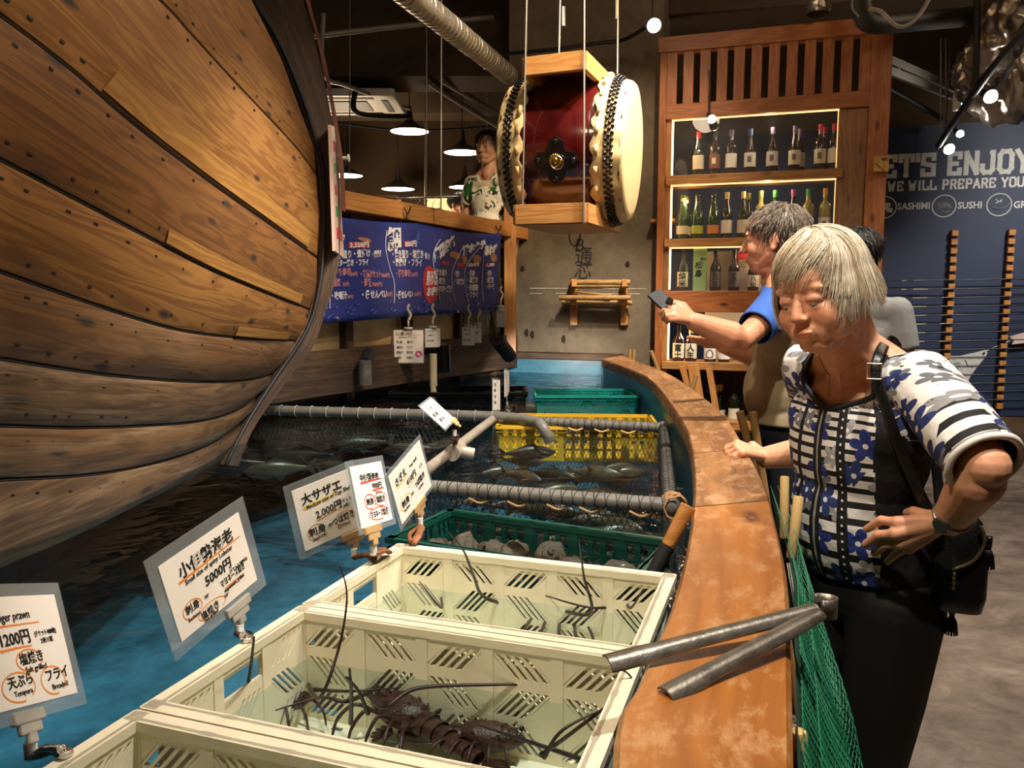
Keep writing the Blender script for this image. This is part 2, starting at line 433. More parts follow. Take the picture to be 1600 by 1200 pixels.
def nearest_in(p, n):   # cross the rim square to its run
    best = min(IC0, key=lambda q: (q - p).length); return best
OCs = []; ICs = []
for i, p in enumerate(OC):
    OCs.append(p); ICs.append(IC0[int(i / 89 * 199)])
cuts_y = [99, P(1050, 628, z=RZ).y, P(1085, 705, z=RZ).y, P(1080, 792, z=RZ).y, -9]
tank = thing('fish_tank', 'curved blue walled fish tank with broad worn wooden rim, people leaning on it', 'fish tank')
def rim_board(i0, i1, mat):
    mb = MB(); rows = []; uvs = []
    NS = 8; run = rng.random() * 5; u = run
    for i in range(i0, i1 + 1):
        a, b_ = ICs[i].copy(), OCs[i].copy()
        sh_ = (1 if i == i0 else -1 if i == i1 else 0)
        if sh_: dv_ = (OCs[min(i + 1, 89)] - OCs[max(i - 1, 0)]).normalized() * .003 * sh_; a += dv_; b_ += dv_
        if i > i0: u += (OCs[i] - OCs[i - 1]).length
        w = (b_ - a).length; row = [a + V((0, 0, -RT)), a + V((0, 0, -.008))]; uv = [(u, 3 - .06), (u, 3 - .01)]
        for k in range(NS + 1):
            t = (.006 / w) + (1 - .012 / w) * k / NS
            row.append(a.lerp(b_, t)); uv.append((u, 3 + t * w))
        row += [b_ + V((0, 0, -.008)), b_ + V((0, 0, -RT))]; uv += [(u, 3 + w + .01), (u, 3 + w + .06)]
        rows.append(row); uvs.append(uv)
    mb.grid(rows, uvs=uvs)
    for r in (0, len(rows) - 1):
        b0 = r * len(rows[0]); idx = [b0 + j for j in range(len(rows[0]))]
        mb.face(idx if r else list(reversed(idx)))
    # underside
    n = len(rows[0])
    for i in range(len(rows) - 1): mb.face((i * n, i * n + n, i * n + 2 * n - 1, i * n + n - 1))
    o = mb.build('rim_board', mat, tank, smooth=True, autos=35); return o
idxs = [0]
for cy in cuts_y[1:-1]: idxs.append(min(range(90), key=lambda i: abs((OCs[i].y + ICs[i].y) / 2 - cy)))
idxs.append(89)
for k in range(4):
    rim_board(idxs[k], idxs[k + 1] if k == 3 else idxs[k + 1], [M_RIMF, M_RIMF, M_RIMF, M_RIM][k])
# back rim along the concrete pier
br = MB(); A_ = V((-1.2, WL(-1.2) - .05, RZ - .022)); B_ = V((.76, WL(.76) - .07, RZ - .022)); br.bar(A_, B_, .10, .044); br.build('back_rim', M_DARKW, tank, bevel=.004)
# basin
M_BLUE = concrete('blue_paint_caustic_mottle', hexc('417f97'), hexc('183e4e'), 2.2, .35, False, .08)  # tank blue, its pale and dark mottling imitates caustic light patches
bs = MB()
ins = [p + V((0, 0, -RT)) for p in ICs]
rows = [[p + V((.012, 0, .004)) for p in ins], [V((p.x + .01, p.y, .34)) for p in ins]]
bs.grid(rows)
far = [V((ins[0].x + .05, WL(ins[0].x) - .1, RZ - .05)), V((-1.4, WL(-1.4) - .1, RZ - .05))]
bs.quad(far[0], far[1], V((far[1].x, far[1].y, .34)), V((far[0].x, far[0].y, .34)))
bs.quad(ins[0] + V((.012, 0, .004)), far[0], V((far[0].x, far[0].y, .34)), V((ins[0].x + .01, ins[0].y, .34)))
le = ins[-1]
poly = [V((p.x + .01, p.y, .34)) for p in ins] + [V((-2.0, le.y, .34)), V((-2.0, 6.6, .34)), V((far[0].x, far[0].y, .34))]
b0 = len(bs.v); bs.v += poly; bs.face(range(b0, b0 + len(poly)))
bs.quad(V((-2.0, le.y, .34)), V((-2, 6.6, .34)), V((-2, 6.6, 1.0)), V((-2, le.y, 1.0)))
bs.quad(V((-2.0, le.y, .34)), V((le.x, le.y, .34)), V((le.x, le.y, 1.05)), V((-2, le.y, 1.05)))
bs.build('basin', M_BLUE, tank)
# outer boarding
ob = MB(); rows = [[V((p.x - .03, p.y, RZ - RT)) for p in OCs], [V((p.x - .06, p.y - .01, 0)) for p in OCs]]
L = 0; uvs = [[], []]
for i, p in enumerate(OCs):
    if i: L += (p - OCs[i - 1]).length
    uvs[0].append((1.1, L)); uvs[1].append((0, L))
ob.grid(rows, uvs=uvs); ob.build('outer_boarding', M_DARKW, tank, smooth=True)

# water: thin rippled surface, see-through with sky-less gloss
m, nt, b = newmat('rippled_water'); nt.nodes.remove(b)
v = coord(nt, 'Object', (1, 1, 1)); n1 = noise_n(nt, v, 3.2, 3, .55, 1.2); n2 = noise_n(nt, v, 14, 2, .5, .4)
h = mth(nt, 'ADD', mth(nt, 'MULTIPLY', n1, 1.), mth(nt, 'MULTIPLY', n2, .22))
bn = N(nt, 'ShaderNodeBump'); bn.inputs['Strength'].default_value = .55; bn.inputs['Distance'].default_value = .035; nt.links.new(h, bn.inputs['Height'])
tr = N(nt, 'ShaderNodeBsdfTransparent'); tr.inputs[0].default_value = (.76, .87, .9, 1)
gl = N(nt, 'ShaderNodeBsdfGlossy'); gl.inputs['Roughness'].default_value = .04; nt.links.new(bn.outputs[0], gl.inputs['Normal'])
fr = N(nt, 'ShaderNodeFresnel'); fr.inputs[0].default_value = 1.36; nt.links.new(bn.outputs[0], fr.inputs['Normal'])
ms = N(nt, 'ShaderNodeMixShader'); nt.links.new(mth(nt, 'MULTIPLY', fr.outputs[0], .62, True), ms.inputs[0])
nt.links.new(tr.outputs[0], ms.inputs[1]); nt.links.new(gl.outputs[0], ms.inputs[2]); nt.links.new(ms.outputs[0], nt.nodes['Material Output'].inputs[0])
M_WATER = m
wt = MB(); poly = [V((p.x + .006, p.y, WZ)) for p in ins] + [V((-1.98, le.y + .01, WZ)), V((-1.98, 6.4, WZ)), V((far[0].x, far[0].y + .002, WZ))]
b0 = len(wt.v); wt.v += poly
ar_ = sum(a.x * b_.y - b_.x * a.y for a, b_ in zip(poly, poly[1:] + poly[:1]))
wt.face(range(b0, b0 + len(poly)) if ar_ > 0 else list(reversed(range(b0, b0 + len(poly)))))
o = wt.build('tank_water', M_WATER); tag(o, 'rippled blue water filling the fish tank', 'water', kind='stuff')

# ================================================================= BOAT HULL
boat = thing('wooden_boat', 'big planked wooden fishing boat hull looming over the left of the water', 'boat', (-1.4, 1.6, .955))
WLI = [(0, 892), (110, 845), (220, 790), (330, 730)]
seams = [  # px polylines, bottom to top; last point on the stem
    [(0, 892), (110, 845), (220, 790), (300, 748), (345, 722)],
    [(0, 751), (137, 743), (247, 724), (330, 695), (378, 660)],
    [(0, 666), (137, 669), (297, 661), (370, 643), (402, 618)],
    [(0, 561), (165, 586), (302, 597), (385, 595), (426, 585)],
    [(0, 424), (148, 476), (275, 515), (390, 530), (462, 533)],
    [(0, 248), (137, 320), (308, 410), (396, 449), (484, 484)],
    [(0, 21), (105, 101), (210, 192), (315, 273), (413, 343), (496, 402)],
    [(60, -170), (150, -90), (252, 0), (297, 49), (357, 115), (413, 175), (462, 228), (497, 275)],
    [(250, -330), (300, -210), (345, -120), (378, -40), (405, 20), (440, 90), (462, 150), (482, 205)],
]
stemY = [2.80, 2.98, 3.06, 3.14, 3.22, 3.28, 3.34, 3.40, 3.42]
leftI = [.600, .608, .615, .625, .64, .655, .67, .675, .66]       # 1/Y at px 0
def seam3d(k, n=40):
    pl = seams[k]; q0, q1 = V((*pl[0], 0)), V((*pl[1], 0))
    pts = [q0 + (q0 - q1) * (1.0 if k < 7 else .2)] + [V((*p, 0)) for p in pl]
    c = resample(catmull(pts, 8), n); out = []
    e = pl[-1][0]
    for p in c:
        t = p.x / e; ys = 1 / stemY[k]; inv = leftI[k] + (ys - leftI[k]) * t
        inv += .035 * max(0, t) * (1 - min(t, 1)) * 4 * .8          # belly bulges towards the aisle
        out.append(P(p.x, p.y, Y=1 / inv))
    return out
S3 = [seam3d(k) for k in range(9)]
hb = MB(); order = [5, 4, 5, 4, 3, 1, 0, 2]
order = [5, 4, 5, 3, 0, 1, 2, 0]
for k in range(8):
    lo, hi = S3[k], S3[k + 1]; hb.m = order[k]
    rows = [[] for _ in range(7)]; uvs = [[] for _ in range(7)]; L = k * 3.7
    for i in range(40):
        a, b_ = lo[i], hi[i]
        if i: L += (a - lo[i - 1]).length
        tan = (lo[min(i + 1, 39)] - lo[max(i - 1, 0)]).normalized(); acr = (b_ - a); nn = tan.cross(acr).normalized()
        w = acr.length; g = min(.006 / w, .2)
        for j, (t, dpt) in enumerate([(0, -.012), (g, -.002), (g * 2, 0), (.5, .012), (1 - g * 2, 0), (1 - g, -.002), (1, -.012)]):
            rows[j].append(a + acr * t + nn * dpt); uvs[j].append((L, k * .9 + t * w))
    hb.grid(rows, uvs=uvs)
hull = hb.build('hull_planking', M_HULL, boat, smooth=True, autos=40)
# dark seams showing between planks (pitch caulking)
ck = MB()
for k in range(1, 9):
    ck.tube([p + V((-.006, 0, 0)) for p in S3[k]], .0022, 5)
ck.build('caulking', M_BLACK, boat, smooth=True)
# square nail plugs beside the seams
npg = MB()
for k in range(1, 8):
    for i in range(6, 39, 3):
        for s_, kk in ((1, k + 1), (-1, k - 1)):
            p = S3[k][i]; q = S3[kk][i]; d = (q - p).normalized(); tan = (S3[k][i] - S3[k][i - 1]).normalized(); nn = tan.cross(S3[k + 1][i] - p).normalized() if k < 8 else V((1, 0, 0))
            c = p + d * (.03 + .006 * rng.random()) + tan * rng.uniform(-.02, .02) + nn * .0035
            M_ = Matrix((tan, nn.cross(tan), nn)).transposed(); npg.box(c, (.007 + .006 * rng.random(), .005, .002), rot=M_)
npg.build('nail_plugs', M_BLACK, boat)['kind'] = 'stuff'
# lighter scarf patches let into planks
sp_ = MB()
def hullpt(k, i, t, off=.004):
    i = max(1, min(38, i)); a, b_ = S3[k][i], S3[k + 1][i]; tan = (S3[k][i + 1] - S3[k][i - 1]).normalized(); nn = tan.cross(b_ - a).normalized()
    return a.lerp(b_, t) + nn * (off + .012 * (1 - abs(2 * t - 1)))
for k, i0, i1, t0, t1 in ((6, 17, 38, .03, .22), (5, 25, 38, .03, .2), (4, 33, 38, .05, .25)):
    rows = [[hullpt(k, i, t0 + (t1 - t0) * j / 3) for i in range(i0, i1 + 1)] for j in range(4)]
    uvs = [[(i * .05, j * .02) for i in range(i0, i1 + 1)] for j in range(4)]
    sp_.grid(rows, uvs=uvs)
sp_.build('scarf_patch', wood('light_patch', hexc('b5833f'), hexc('8f5f2a'), kind='UV', knots=.3, scale=1.5), boat, smooth=True)
# stem: thick curved timber closing the bow
inn_px = [(345, 725, 2.80), (378, 660, 2.98), (426, 585, 3.14), (462, 533, 3.22), (484, 484, 3.28), (497, 402, 3.34), (497, 275, 3.40), (482, 205, 3.42), (456, 130, 3.43), (425, 60, 3.44), (388, 0, 3.45), (330, -120, 3.45), (260, -250, 3.45)]
out_px = [(368, 728, 2.86), (392, 668, 3.02), (448, 590, 3.2), (484, 545, 3.28), (503, 490, 3.36), (527, 405, 3.42), (527, 275, 3.48), (519, 205, 3.5), (506, 130, 3.5), (491, 60, 3.5), (474, 0, 3.5), (446, -120, 3.5), (410, -250, 3.5)]
ic = resample(catmull([P(x, y, Y=Y) for x, y, Y in inn_px], 6), 50); oc = resample(catmull([P(x, y, Y=Y) for x, y, Y in out_px], 6), 50)
st = MB(); back = V((-.10, .16, 0)); fr_ = V((.02, -.012, 0))
rows = [[p + back for p in ic], [p + fr_ * .2 for p in ic], [a.lerp(b_, .1) + fr_ for a, b_ in zip(ic, oc)], [a.lerp(b_, .9) + fr_ for a, b_ in zip(ic, oc)], [p for p in oc], [p + back for p in oc]]
Ls = [0]
for i in range(1, 50): Ls.append(Ls[-1] + (oc[i] - oc[i - 1]).length)
st.grid(rows, uvs=[[(l, .1 * j) for l in Ls] for j in range(6)]); st.build('stem', M_STEM, boat, smooth=True, autos=40)
se = MB(); rows = [[oc[i] + fr_ * .6 + V((0, 0, 0)) for i in range(22, 50)], [oc[i] + V((.012, .02, 0)) for i in range(22, 50)], [oc[i] + V((.010, .1, 0)) for i in range(22, 50)]]
se.grid(rows, uvs=[[(Ls[i], .1 * j) for i in range(22, 50)] for j in range(3)]); se.build('stem_cap', M_STEMR, boat, smooth=True)
sm = MB(); sm.tube([p + fr_ * 1.2 for p in ic], .008, 6); sm.build('seam_cord', M_BLACK, boat, smooth=True)
# ================================================================= CRATES
M_CREAM = plain('cream_crate_plastic', hexc('eee2c4'), .42, var=.05, scale=20, bumpy=.05)
M_YEL = plain('yellow_crate_plastic', hexc('e0b22c'), .4, var=.06)
M_TEAL = plain('teal_crate_plastic', hexc('12897c'), .35, var=.08)
M_DGREEN = plain('dark_green_crate_plastic', hexc('0e4438'), .35, var=.1)
M_NETB = plain('black_netting', (.012, .013, .014), .6)
def crate(name, label, mat, loc, rz, L=.50, W=.295, H=.17, panels=(5, 3), cat='crate', group=None, handle=True, pat='slant'):
    """basket crate with slotted walls, moulded rim, ribs; origin at the base centre"""
    t = thing(name, label, cat, (0, 0, 0), group)
    T = .005; z0 = 0
    def wall(a, b_, np_, hand):
        a = V(a); b_ = V(b_); d = (b_ - a); Lw = d.length; d.normalize(); n = V((d.y, -d.x, 0))   # n points outwards
        mb = MB(); M = Matrix((d, V((0, 0, 1)), -n)).transposed().to_4x4(); M.translation = a
        def pr(pts, t_=T, dz=0.): MM = M @ Matrix.Translation((0, 0, dz)); mb.prism(pts, MM, t_)
        zb = [0, .012, .052 * H / .17, .062 * H / .17, .102 * H / .17, .118 * H / .17, .150 * H / .17, H]
        for za, zc in ((zb[0], zb[1]), (zb[2], zb[3]), (zb[4], zb[5]), (zb[6], zb[7])): pr([(0, za), (Lw, za), (Lw, zc), (0, zc)])
        pw = Lw / np_
        for k in range(np_ + 1):
            x = k * pw; w = .009
            pr([(max(0, x - w), 0), (min(Lw, x + w), 0), (min(Lw, x + w), H), (max(0, x - w), H)], T + .003, -.0015)
        for k in range(np_):
            x0, x1 = k * pw + .009, (k + 1) * pw - .009
            if hand and k in hand:
                # open hand hold instead of the upper slots
                for zi, (za, zc) in enumerate(((zb[1], zb[2]), (zb[3], zb[4]))): slots(pr, x0, x1, za, zc, k + zi)
                continue
            for zi, (za, zc) in enumerate(((zb[1], zb[2]), (zb[3], zb[4]), (zb[5], zb[6]))):
                if zi == 2: slots(pr, x0, x1, za, zc, k + zi, wide=1.5)
                else: slots(pr, x0, x1, za, zc, k + zi)
        # rim: outward flange and top lip
        pr([(-.012, H - .012), (Lw + .012, H - .012), (Lw + .012, H), (-.012, H)], .0218, -.014)
        pr([(-.012, H - .026), (Lw + .012, H - .026), (Lw + .012, H - .022), (-.012, H - .022)], .012, -.010)
        for k in range(int(Lw / .04)):
            x = (k + .5) * Lw / int(Lw / .04); pr([(x - .0015, H - .024), (x + .0015, H - .024), (x + .0015, H - .01), (x - .0015, H - .01)], .013, -.012)
        return mb.build('side_wall', mat, t)
    def slots(pr, x0, x1, za, zc, k, wide=1.):
        n = 4; h = zc - za; s_ = h * .9 * (1 if k % 2 else -1)
        if pat == 'plain':
            n = 3; s_ = 0
        pitch = (x1 - x0 - abs(s_)) / n; bw = pitch * .44
        e0, e1 = (x0, x0 + abs(s_))
        for i in range(n + 1):
            cx = x0 + i * pitch
            if s_ >= 0: q = [(cx - bw / 2, za), (cx + bw / 2, za), (cx + bw / 2 + s_, zc), (cx - bw / 2 + s_, zc)]
            else: q = [(cx - bw / 2 - s_, za), (cx + bw / 2 - s_, za), (cx + bw / 2, zc), (cx - bw / 2, zc)]
            q = [(min(max(x, x0 - .001), x1 + .001), z) for x, z in q]; pr(q)
        if s_ > 0: pr([(x0 - .001, za + .002), (x0 + s_ - bw / 2, zc), (x0 - .001, zc)]); pr([(x1 - s_ + bw / 2, za), (x1 + .001, za), (x1 + .001, zc - .002)])
        elif s_ < 0: pr([(x0 - .001, za), (x0 - s_ - bw / 2, za), (x0 - .001, zc - .002)]); pr([(x1 + .001, za + .002), (x1 + .001, zc), (x1 + s_ + bw / 2, zc)])
    hx, hy = L / 2, W / 2
    wall((-hx, -hy, 0), (hx, -hy, 0), panels[0], None); wall((hx, -hy, 0), (hx, hy, 0), panels[1], [1] if handle else None)
    wall((hx, hy, 0), (-hx, hy, 0), panels[0], None); wall((-hx, hy, 0), (-hx, -hy, 0), panels[1], [1] if handle else None)
    fl = MB()   # floor with small oval drain holes (grid of strips)
    nx, ny = 11, 7; hw = .009
    xs = [-hx + L * (i + .5) / nx for i in range(nx)]; ys = [-hy + W * (j + .5) / ny for j in range(ny)]
    edges_y = [-hy] + sum([[y - .004, y + .004] for y in ys], []) + [hy]
    for j in range(len(edges_y) - 1):
        ya, yb = edges_y[j], edges_y[j + 1]
        if j % 2 == 0: fl.slab((-hx, ya, .004), (hx, ya, .004), (hx, yb, .004), (-hx, yb, .004), .004)
        else:
            jj = j // 2; xe = [-hx] + sum([[x - hw, x + hw] if (i_ + jj) % 2 else [] for i_, x in enumerate(xs)], []) + [hx]
            for q in range(0, len(xe) - 1, 2): fl.slab((xe[q], ya, .004), (xe[q + 1], ya, .004), (xe[q + 1], yb, .004), (xe[q], yb, .004), .004)
    fl.build('crate_floor', mat, t)
    t.location = loc; t.rotation_euler = (0, 0, rz)
    return t
CRZ = math.atan2(-.164, .477)          # crates lie across the tank at this slant
ux, uy = V((math.cos(CRZ), math.sin(CRZ), 0)), V((-math.sin(CRZ), math.cos(CRZ), 0))
CB = .86                                # crate base height, rims at 1.03
c1 = (P(630, 850, z=1.03) + P(1045, 897, z=1.03)) / 2 - uy * .158; c1.z = CB
crate1 = crate('cream_crate', 'cream slotted crate behind the other two, its front rim touching the tong tips crate', M_CREAM, c1, CRZ)
crate1['label'] = 'cream slotted plastic crate farthest back, next to the dark green shell crate'; crate1['group'] = 'cream lobster crates in the tank'
c2 = c1 - uy * .326
crate2 = dup(crate1, c2, CRZ, 'middle cream crate with the dark lobster clearly seen in its water')
c3 = c2 - uy * .326 + ux * .0
crate3 = dup(crate1, c3, CRZ, 'nearest cream crate, cut off by the bottom of the photo, beside the prawn card')
for c_, nm, r_ in ((c1, 'rear', .9), (c2, 'middle', .9)):
    pass
def crate_pt(c, u, v, z): return V((c[0], c[1], 0)) + ux * u + uy * v + V((0, 0, z))

# dark green crate full of shells, black net trays, teal and yellow crates farther back
bl = P(697, 800, z=.985); brt = P(1042, 848, z=.985); mid = (bl + brt) / 2; gz = math.atan2(brt.y - bl.y, brt.x - bl.x)
gu, gv = V((math.cos(gz), math.sin(gz), 0)), V((-math.sin(gz), math.cos(gz), 0))
gc = mid - gv * .10; gc.z = .815
crate('green_crate', 'dark green slotted crate filled with turban shells, under the pipe frame', M_DGREEN, gc, gz, L=(brt - bl).length, W=.24, H=.17, handle=False, pat='plain')
ya = P(795, 646, z=.975); yb = P(1000, 648, z=.975); ymid = (ya + yb) / 2 - V((0, .17, 0)); yz = math.atan2(yb.y - ya.y, yb.x - ya.x)
ymid.z = .83
crate('yellow_crate', 'bright yellow plastic crate floating behind the grey pipe frame', M_YEL, ymid, yz, L=.64, W=.34, H=.145, handle=False, pat='plain')
ta = P(838, 612, z=.98); tb = P(990, 613, z=.98); tm = (ta + tb) / 2; tm.z = .795
crate('teal_crate', 'teal green crate at the far end of the tank below the rim', M_TEAL, tm, 0.0, L=(tb - ta).length, W=.30, H=.185, panels=(4, 3), handle=False)
ka = P(625, 603, z=.995); kb = P(832, 607, z=.995); km = (ka + kb) / 2; km.z = .80
crate('black_crate', 'black slotted crate at the tank back, left of the teal crate', M_BLACKG, km + V((-.03, 0, 0)), .0, L=(kb - ka).length * .96, W=.3, H=.185, panels=(8, 3), handle=False)

# ================================================================= SHELLS
M_SHELL = plain('rough_shell', hexc('5c4838'), .7, var=.45, scale=60, bumpy=.6)
def turban():
    mb = MB(); rows = []; n = 14; turns = 3.2; K = 54
    for i in range(K + 1):
        t = i / K; a = t * turns * 2 * math.pi; r = .026 * (1 - t) ** .9 + .001; tub = .019 * (1 - t) ** .85 + .002
        c = V((r * math.cos(a) * .8, r * math.sin(a) * .8, .046 * t ** .9)); rad = V((math.cos(a), math.sin(a), 0))
        spike = 1 + (.35 if (i % 6) == 0 and t < .8 else 0)
        row = []
        for j in range(n):
            b_ = 2 * math.pi * j / n; rr = tub * (spike if math.cos(b_) > .5 else 1) * (1 + .06 * math.sin(b_ * 5))
            row.append(c + rad * math.cos(b_) * rr + V((0, 0, 1)) * math.sin(b_) * rr)
        rows.append(row)
    mb.grid(rows, closed_u=True); b0 = 0; mb.face(list(range(n)))
    return mb
proto = turban().build('turban_shell', M_SHELL, None, smooth=True)
sr = random.Random(4); first = True; ns = 0
for j in range(4):
    for i in range(9):
        if sr.random() < .08: continue
        o = proto if first else proto.copy()
        if not first: COL.objects.link(o)
        first = False
        u = -.245 + i * .061 + sr.uniform(-.010, .010); v_ = .085 - j * .048 + sr.uniform(-.01, .01)
        p = V((gc.x, gc.y, 0)) + gu * u + gv * v_; s_ = sr.uniform(.85, 1.15)
        o.location = (p.x, p.y, .845 + .03 * (1.2 - j * .2) + sr.uniform(0, .04)); o.scale = (s_,) * 3; o.rotation_euler = (sr.uniform(-1.2, 1.2), sr.uniform(-1.2, 1.2), sr.uniform(0, 6))
        tag(o, 'rough brown turban shell piled in the dark green crate', 'shell', 'turban shells in the dark green crate'); ns += 1

# ================================================================= FISH
M_FISH = plain('fish_skin', hexc('4c4434'), .3, var=.5, scale=14)
M_FISHD = plain('dark_fish_skin', hexc('2a261f'), .35, var=.4, scale=30)
def fish_mb(L=.30, h=.075, w=.036):
    mb = MB(); rows = []; n = 12
    prof = [(0, .02), (.04, .28), (.12, .62), (.25, .92), (.4, 1), (.55, .88), (.7, .6), (.82, .34), (.9, .22)]
    for t, k in prof:
        x = L * (t - .45); rows.append([V((x, w / 2 * k * math.cos(2 * math.pi * j / n), h / 2 * k * math.sin(2 * math.pi * j / n))) for j in range(n)])
    mb.grid(rows, closed_u=True); mb.face(list(reversed(range(n))))
    return mb
def make_fish(mat, L=.30, h=.085, w=.05):
    t = thing('fish', '', 'fish')
    fish_mb(L, h, w).build('body', mat, t, smooth=True)
    f = MB(); x = L * .45
    f.prism([(x - .01, 0), (x + L * .16, h * .55), (x + L * .10, 0), (x + L * .16, -h * .55)], Matrix.Rotation(R(90), 4, 'X') @ Matrix.Translation((0, 0, -.0015)), .003); f.build('tail_fin', mat, t)
    d = MB(); d.prism([(-L * .15, h * .42), (0, h * .72), (L * .25, h * .32)], Matrix.Rotation(R(90), 4, 'X') @ Matrix.Translation((0, 0, -.001)), .002)
    d.prism([(0, -h * .45), (L * .08, -h * .7), (L * .15, -h * .38)], Matrix.Rotation(R(90), 4, 'X') @ Matrix.Translation((0, 0, -.001)), .002); d.build('fins', mat, t)
    return t
fa = make_fish(M_FISH); fb = make_fish(M_FISHD, .34, .085, .045)
fr2 = random.Random(21); spots = []
# the shoal in the netted frame
A4 = P(770, 655, z=.99); B4 = P(1037, 668, z=.99); C4 = P(1047, 790, z=.99); D4 = A4 + (C4 - B4)
for i in range(60):
    s_, t_ = fr2.random() * .9 + .05, fr2.random() * .9 + .05
    p = A4.lerp(B4, s_).lerp(D4.lerp(C4, s_), t_)
    spots.append((p.x, p.y, fr2.uniform(.60, .88), fr2.gauss(2.9, .5), fr2.uniform(.5, .72), 'fish of the shoal inside the netted pipe frame', 'shoal inside the pipe frame'))
for px, py, a_ in ((430, 745, .4), (470, 725, .2), (555, 750, 2.9), (640, 690, .1), (700, 690, 3.0), (560, 690, .3), (520, 735, 2.7), (600, 730, .2), (480, 690, 3.1), (360, 740, .3)):
    p = P(px, py, z=.75); spots.append((p.x, p.y, .75 + fr2.uniform(-.05, .05), a_, .95, 'dark fish swimming in the open water left of the frame', 'fish in the open water'))
for px, py, a_ in ((700, 640, .1), (760, 645, 3.1), (905, 638, .1), (970, 642, 3.0), (820, 640, 0), (640, 655, .2)):
    p = P(px, py, z=.80); spots.append((p.x, p.y, .80, a_, 1.1, 'dark fish in the far water before the back crates', 'fish near the back crates'))
first = {}
for i, (x, y, z, a_, s_, lb, gp) in enumerate(spots):
    k = i % 2; src = (fa, fb)[k]
    if k not in first: first[k] = 1; o = src
    else: o = dup(src)
    o.location = (x, y, z); o.rotation_euler = (fr2.uniform(-.25, .25), 0, a_); o.scale = (s_,) * 3; o['label'] = lb; o['group'] = gp

# ================================================================= NETTED PIPE FRAME
M_PIPE = plain('grey_pvc', hexc('6a665e'), .45, var=.2, scale=30)
M_PIPEW = plain('whitish_pvc', hexc('9b8f80'), .4, var=.2, scale=25)
cage = thing('netted_pipe_frame', 'rectangular grey pipe frame wrapped in fine black netting, set in the water', 'net cage', (D4.x, D4.y, .99))
def pipe(a, b_, r=.019, mat=M_PIPE, name='frame_pipe'): 
    return MB().cyl(a, b_, r, 14).build(name, mat, cage, smooth=True, autos=50)
pipe(A4, B4); pipe(B4, C4); pipe(C4, D4); pipe(A4, D4, .017, M_PIPEW)
for q in (A4, B4, C4, D4): pipe(q, q - V((0, 0, .55)), .017); MB().ell(q, .026, 12).build('corner_joint', M_PIPE, cage, smooth=True)
# net wrap on the pipes: spiral cords
for a, b_ in ((A4, B4), (B4, C4), (C4, D4)):
    d = (b_ - a); L = d.length; d.normalize(); x, y = frame_from(d); mb = MB()
    for sgn in (1, -1):
        pts = []; nt_ = int(L / .028)
        for i in range(nt_ * 8 + 1):
            an = sgn * i / 8 * 2 * math.pi; pts.append(a + d * (L * i / (nt_ * 8)) + (x * math.cos(an) + y * math.sin(an)) * .0205)
        mb.tube(pts, .0011, 4)
    mb.build('net_wrap', M_NETB, cage)
def net_panel(a, b_, drop, n, m_, r=.0011, name='net_panel', mat=M_NETB, sag=.0, parent=cage, dirv=V((0, 0, -1))):
    mb = MB(); a = V(a); b_ = V(b_)
    for i in range(n + 1):
        for sg in (1, -1):
            pts = []
            for k in range(m_ + 1):
                s_ = (i + sg * k * .5) / n
                if s_ < 0 or s_ > 1: continue
                p = a.lerp(b_, s_) + dirv * drop * k / m_ ; pts.append(p + V((noise.noise(p * 9), noise.noise(p * 9 + V((5, 5, 5))), 0)) * sag)
            if len(pts) > 1: mb.tube(pts, r, 3, cap=False)
    return mb.build(name, mat, parent)
net_panel(A4, B4, .30, 46, 18); net_panel(C4, D4, .16, 44, 10); net_panel(B4, C4, .22, 54, 12); net_panel(D4, A4, .22, 54, 12)
# pale ties
for f_ in (.3, .45, .6, .72, .9):
    p = D4.lerp(C4, f_) - V((0, .0, .03)); MB().tube(catmull([p + V((-.03, -.005, .012)), p + V((0, -.01, 0)), p + V((.03, -.005, .01))], 4), .0035, 6).build('tie', plain('pale_cord', hexc('c8a06a'), .7), cage, smooth=True)
for f_ in (.35, .5, .65, .8):
    p = A4.lerp(B4, f_) - V((0, 0, .022)); MB().tube(catmull([p + V((-.03, -.02, .006)), p + V((0, -.024, -.004)), p + V((.03, -.02, .006))], 4), .004, 6).build('tie', MATS['pale_cord'], cage, smooth=True)
knot = MB()
for i in range(7):
    a0 = sr.random() * 6; c = C4 + V((.01, .0, .0)); pts = [c + V((math.cos(a0 + k * .8) * .03, (i - 3) * .009 + math.sin(k) * .004, math.sin(a0 + k * .8) * .03)) for k in range(8)]
    knot.tube(pts, .0028, 5)
knot.build('rope_knot', plain('orange_rope', hexc('a5764a'), .8), cage, smooth=True)
# long grey pipe on the left with an elbow diving into the water
lp = thing('return_pipe', 'long grey water pipe hung with net, from hull to elbow near the yellow crate', 'pipe', P(385, 640, z=.99))
e0 = P(392, 640, z=.995); e1 = P(770, 651, z=1.0); e2 = P(832, 658, z=.998)
MB().tube(catmull([e0, e0.lerp(e1, .5), e1, e2, P(848, 668, z=.985), P(860, 690, z=.93)], 6), .022, 14).build('tube', M_PIPE, lp, smooth=True)
mb = MB(); d = (e1 - e0).normalized(); x, y = frame_from(d)
for i in range(16): 
    c = e0.lerp(e1, i / 15); mb.tube([c + (x * math.cos(a_) + y * math.sin(a_)) * .024 for a_ in [k * math.pi / 6 for k in range(12)]], .0025, 4, closed=True)
mb.build('cable_tie', M_WHITE if False else M_PIPEW, lp)
o = net_panel(e0, e1, .13, 52, 6, .0016, 'hanging_net', M_NETB, .01, lp)
# upright white clamp joint on the left frame pipe
jp = P(712, 704, z=1.0); jo = MB(); dd = (A4 - D4).normalized(); jo.cyl(jp - dd * .05, jp + dd * .05, .026, 14); jo.cyl(jp, jp + V((.06, 0, -.012)), .02, 12)
jo.build('clamp_joint', M_PIPEW, cage, smooth=True, autos=40)

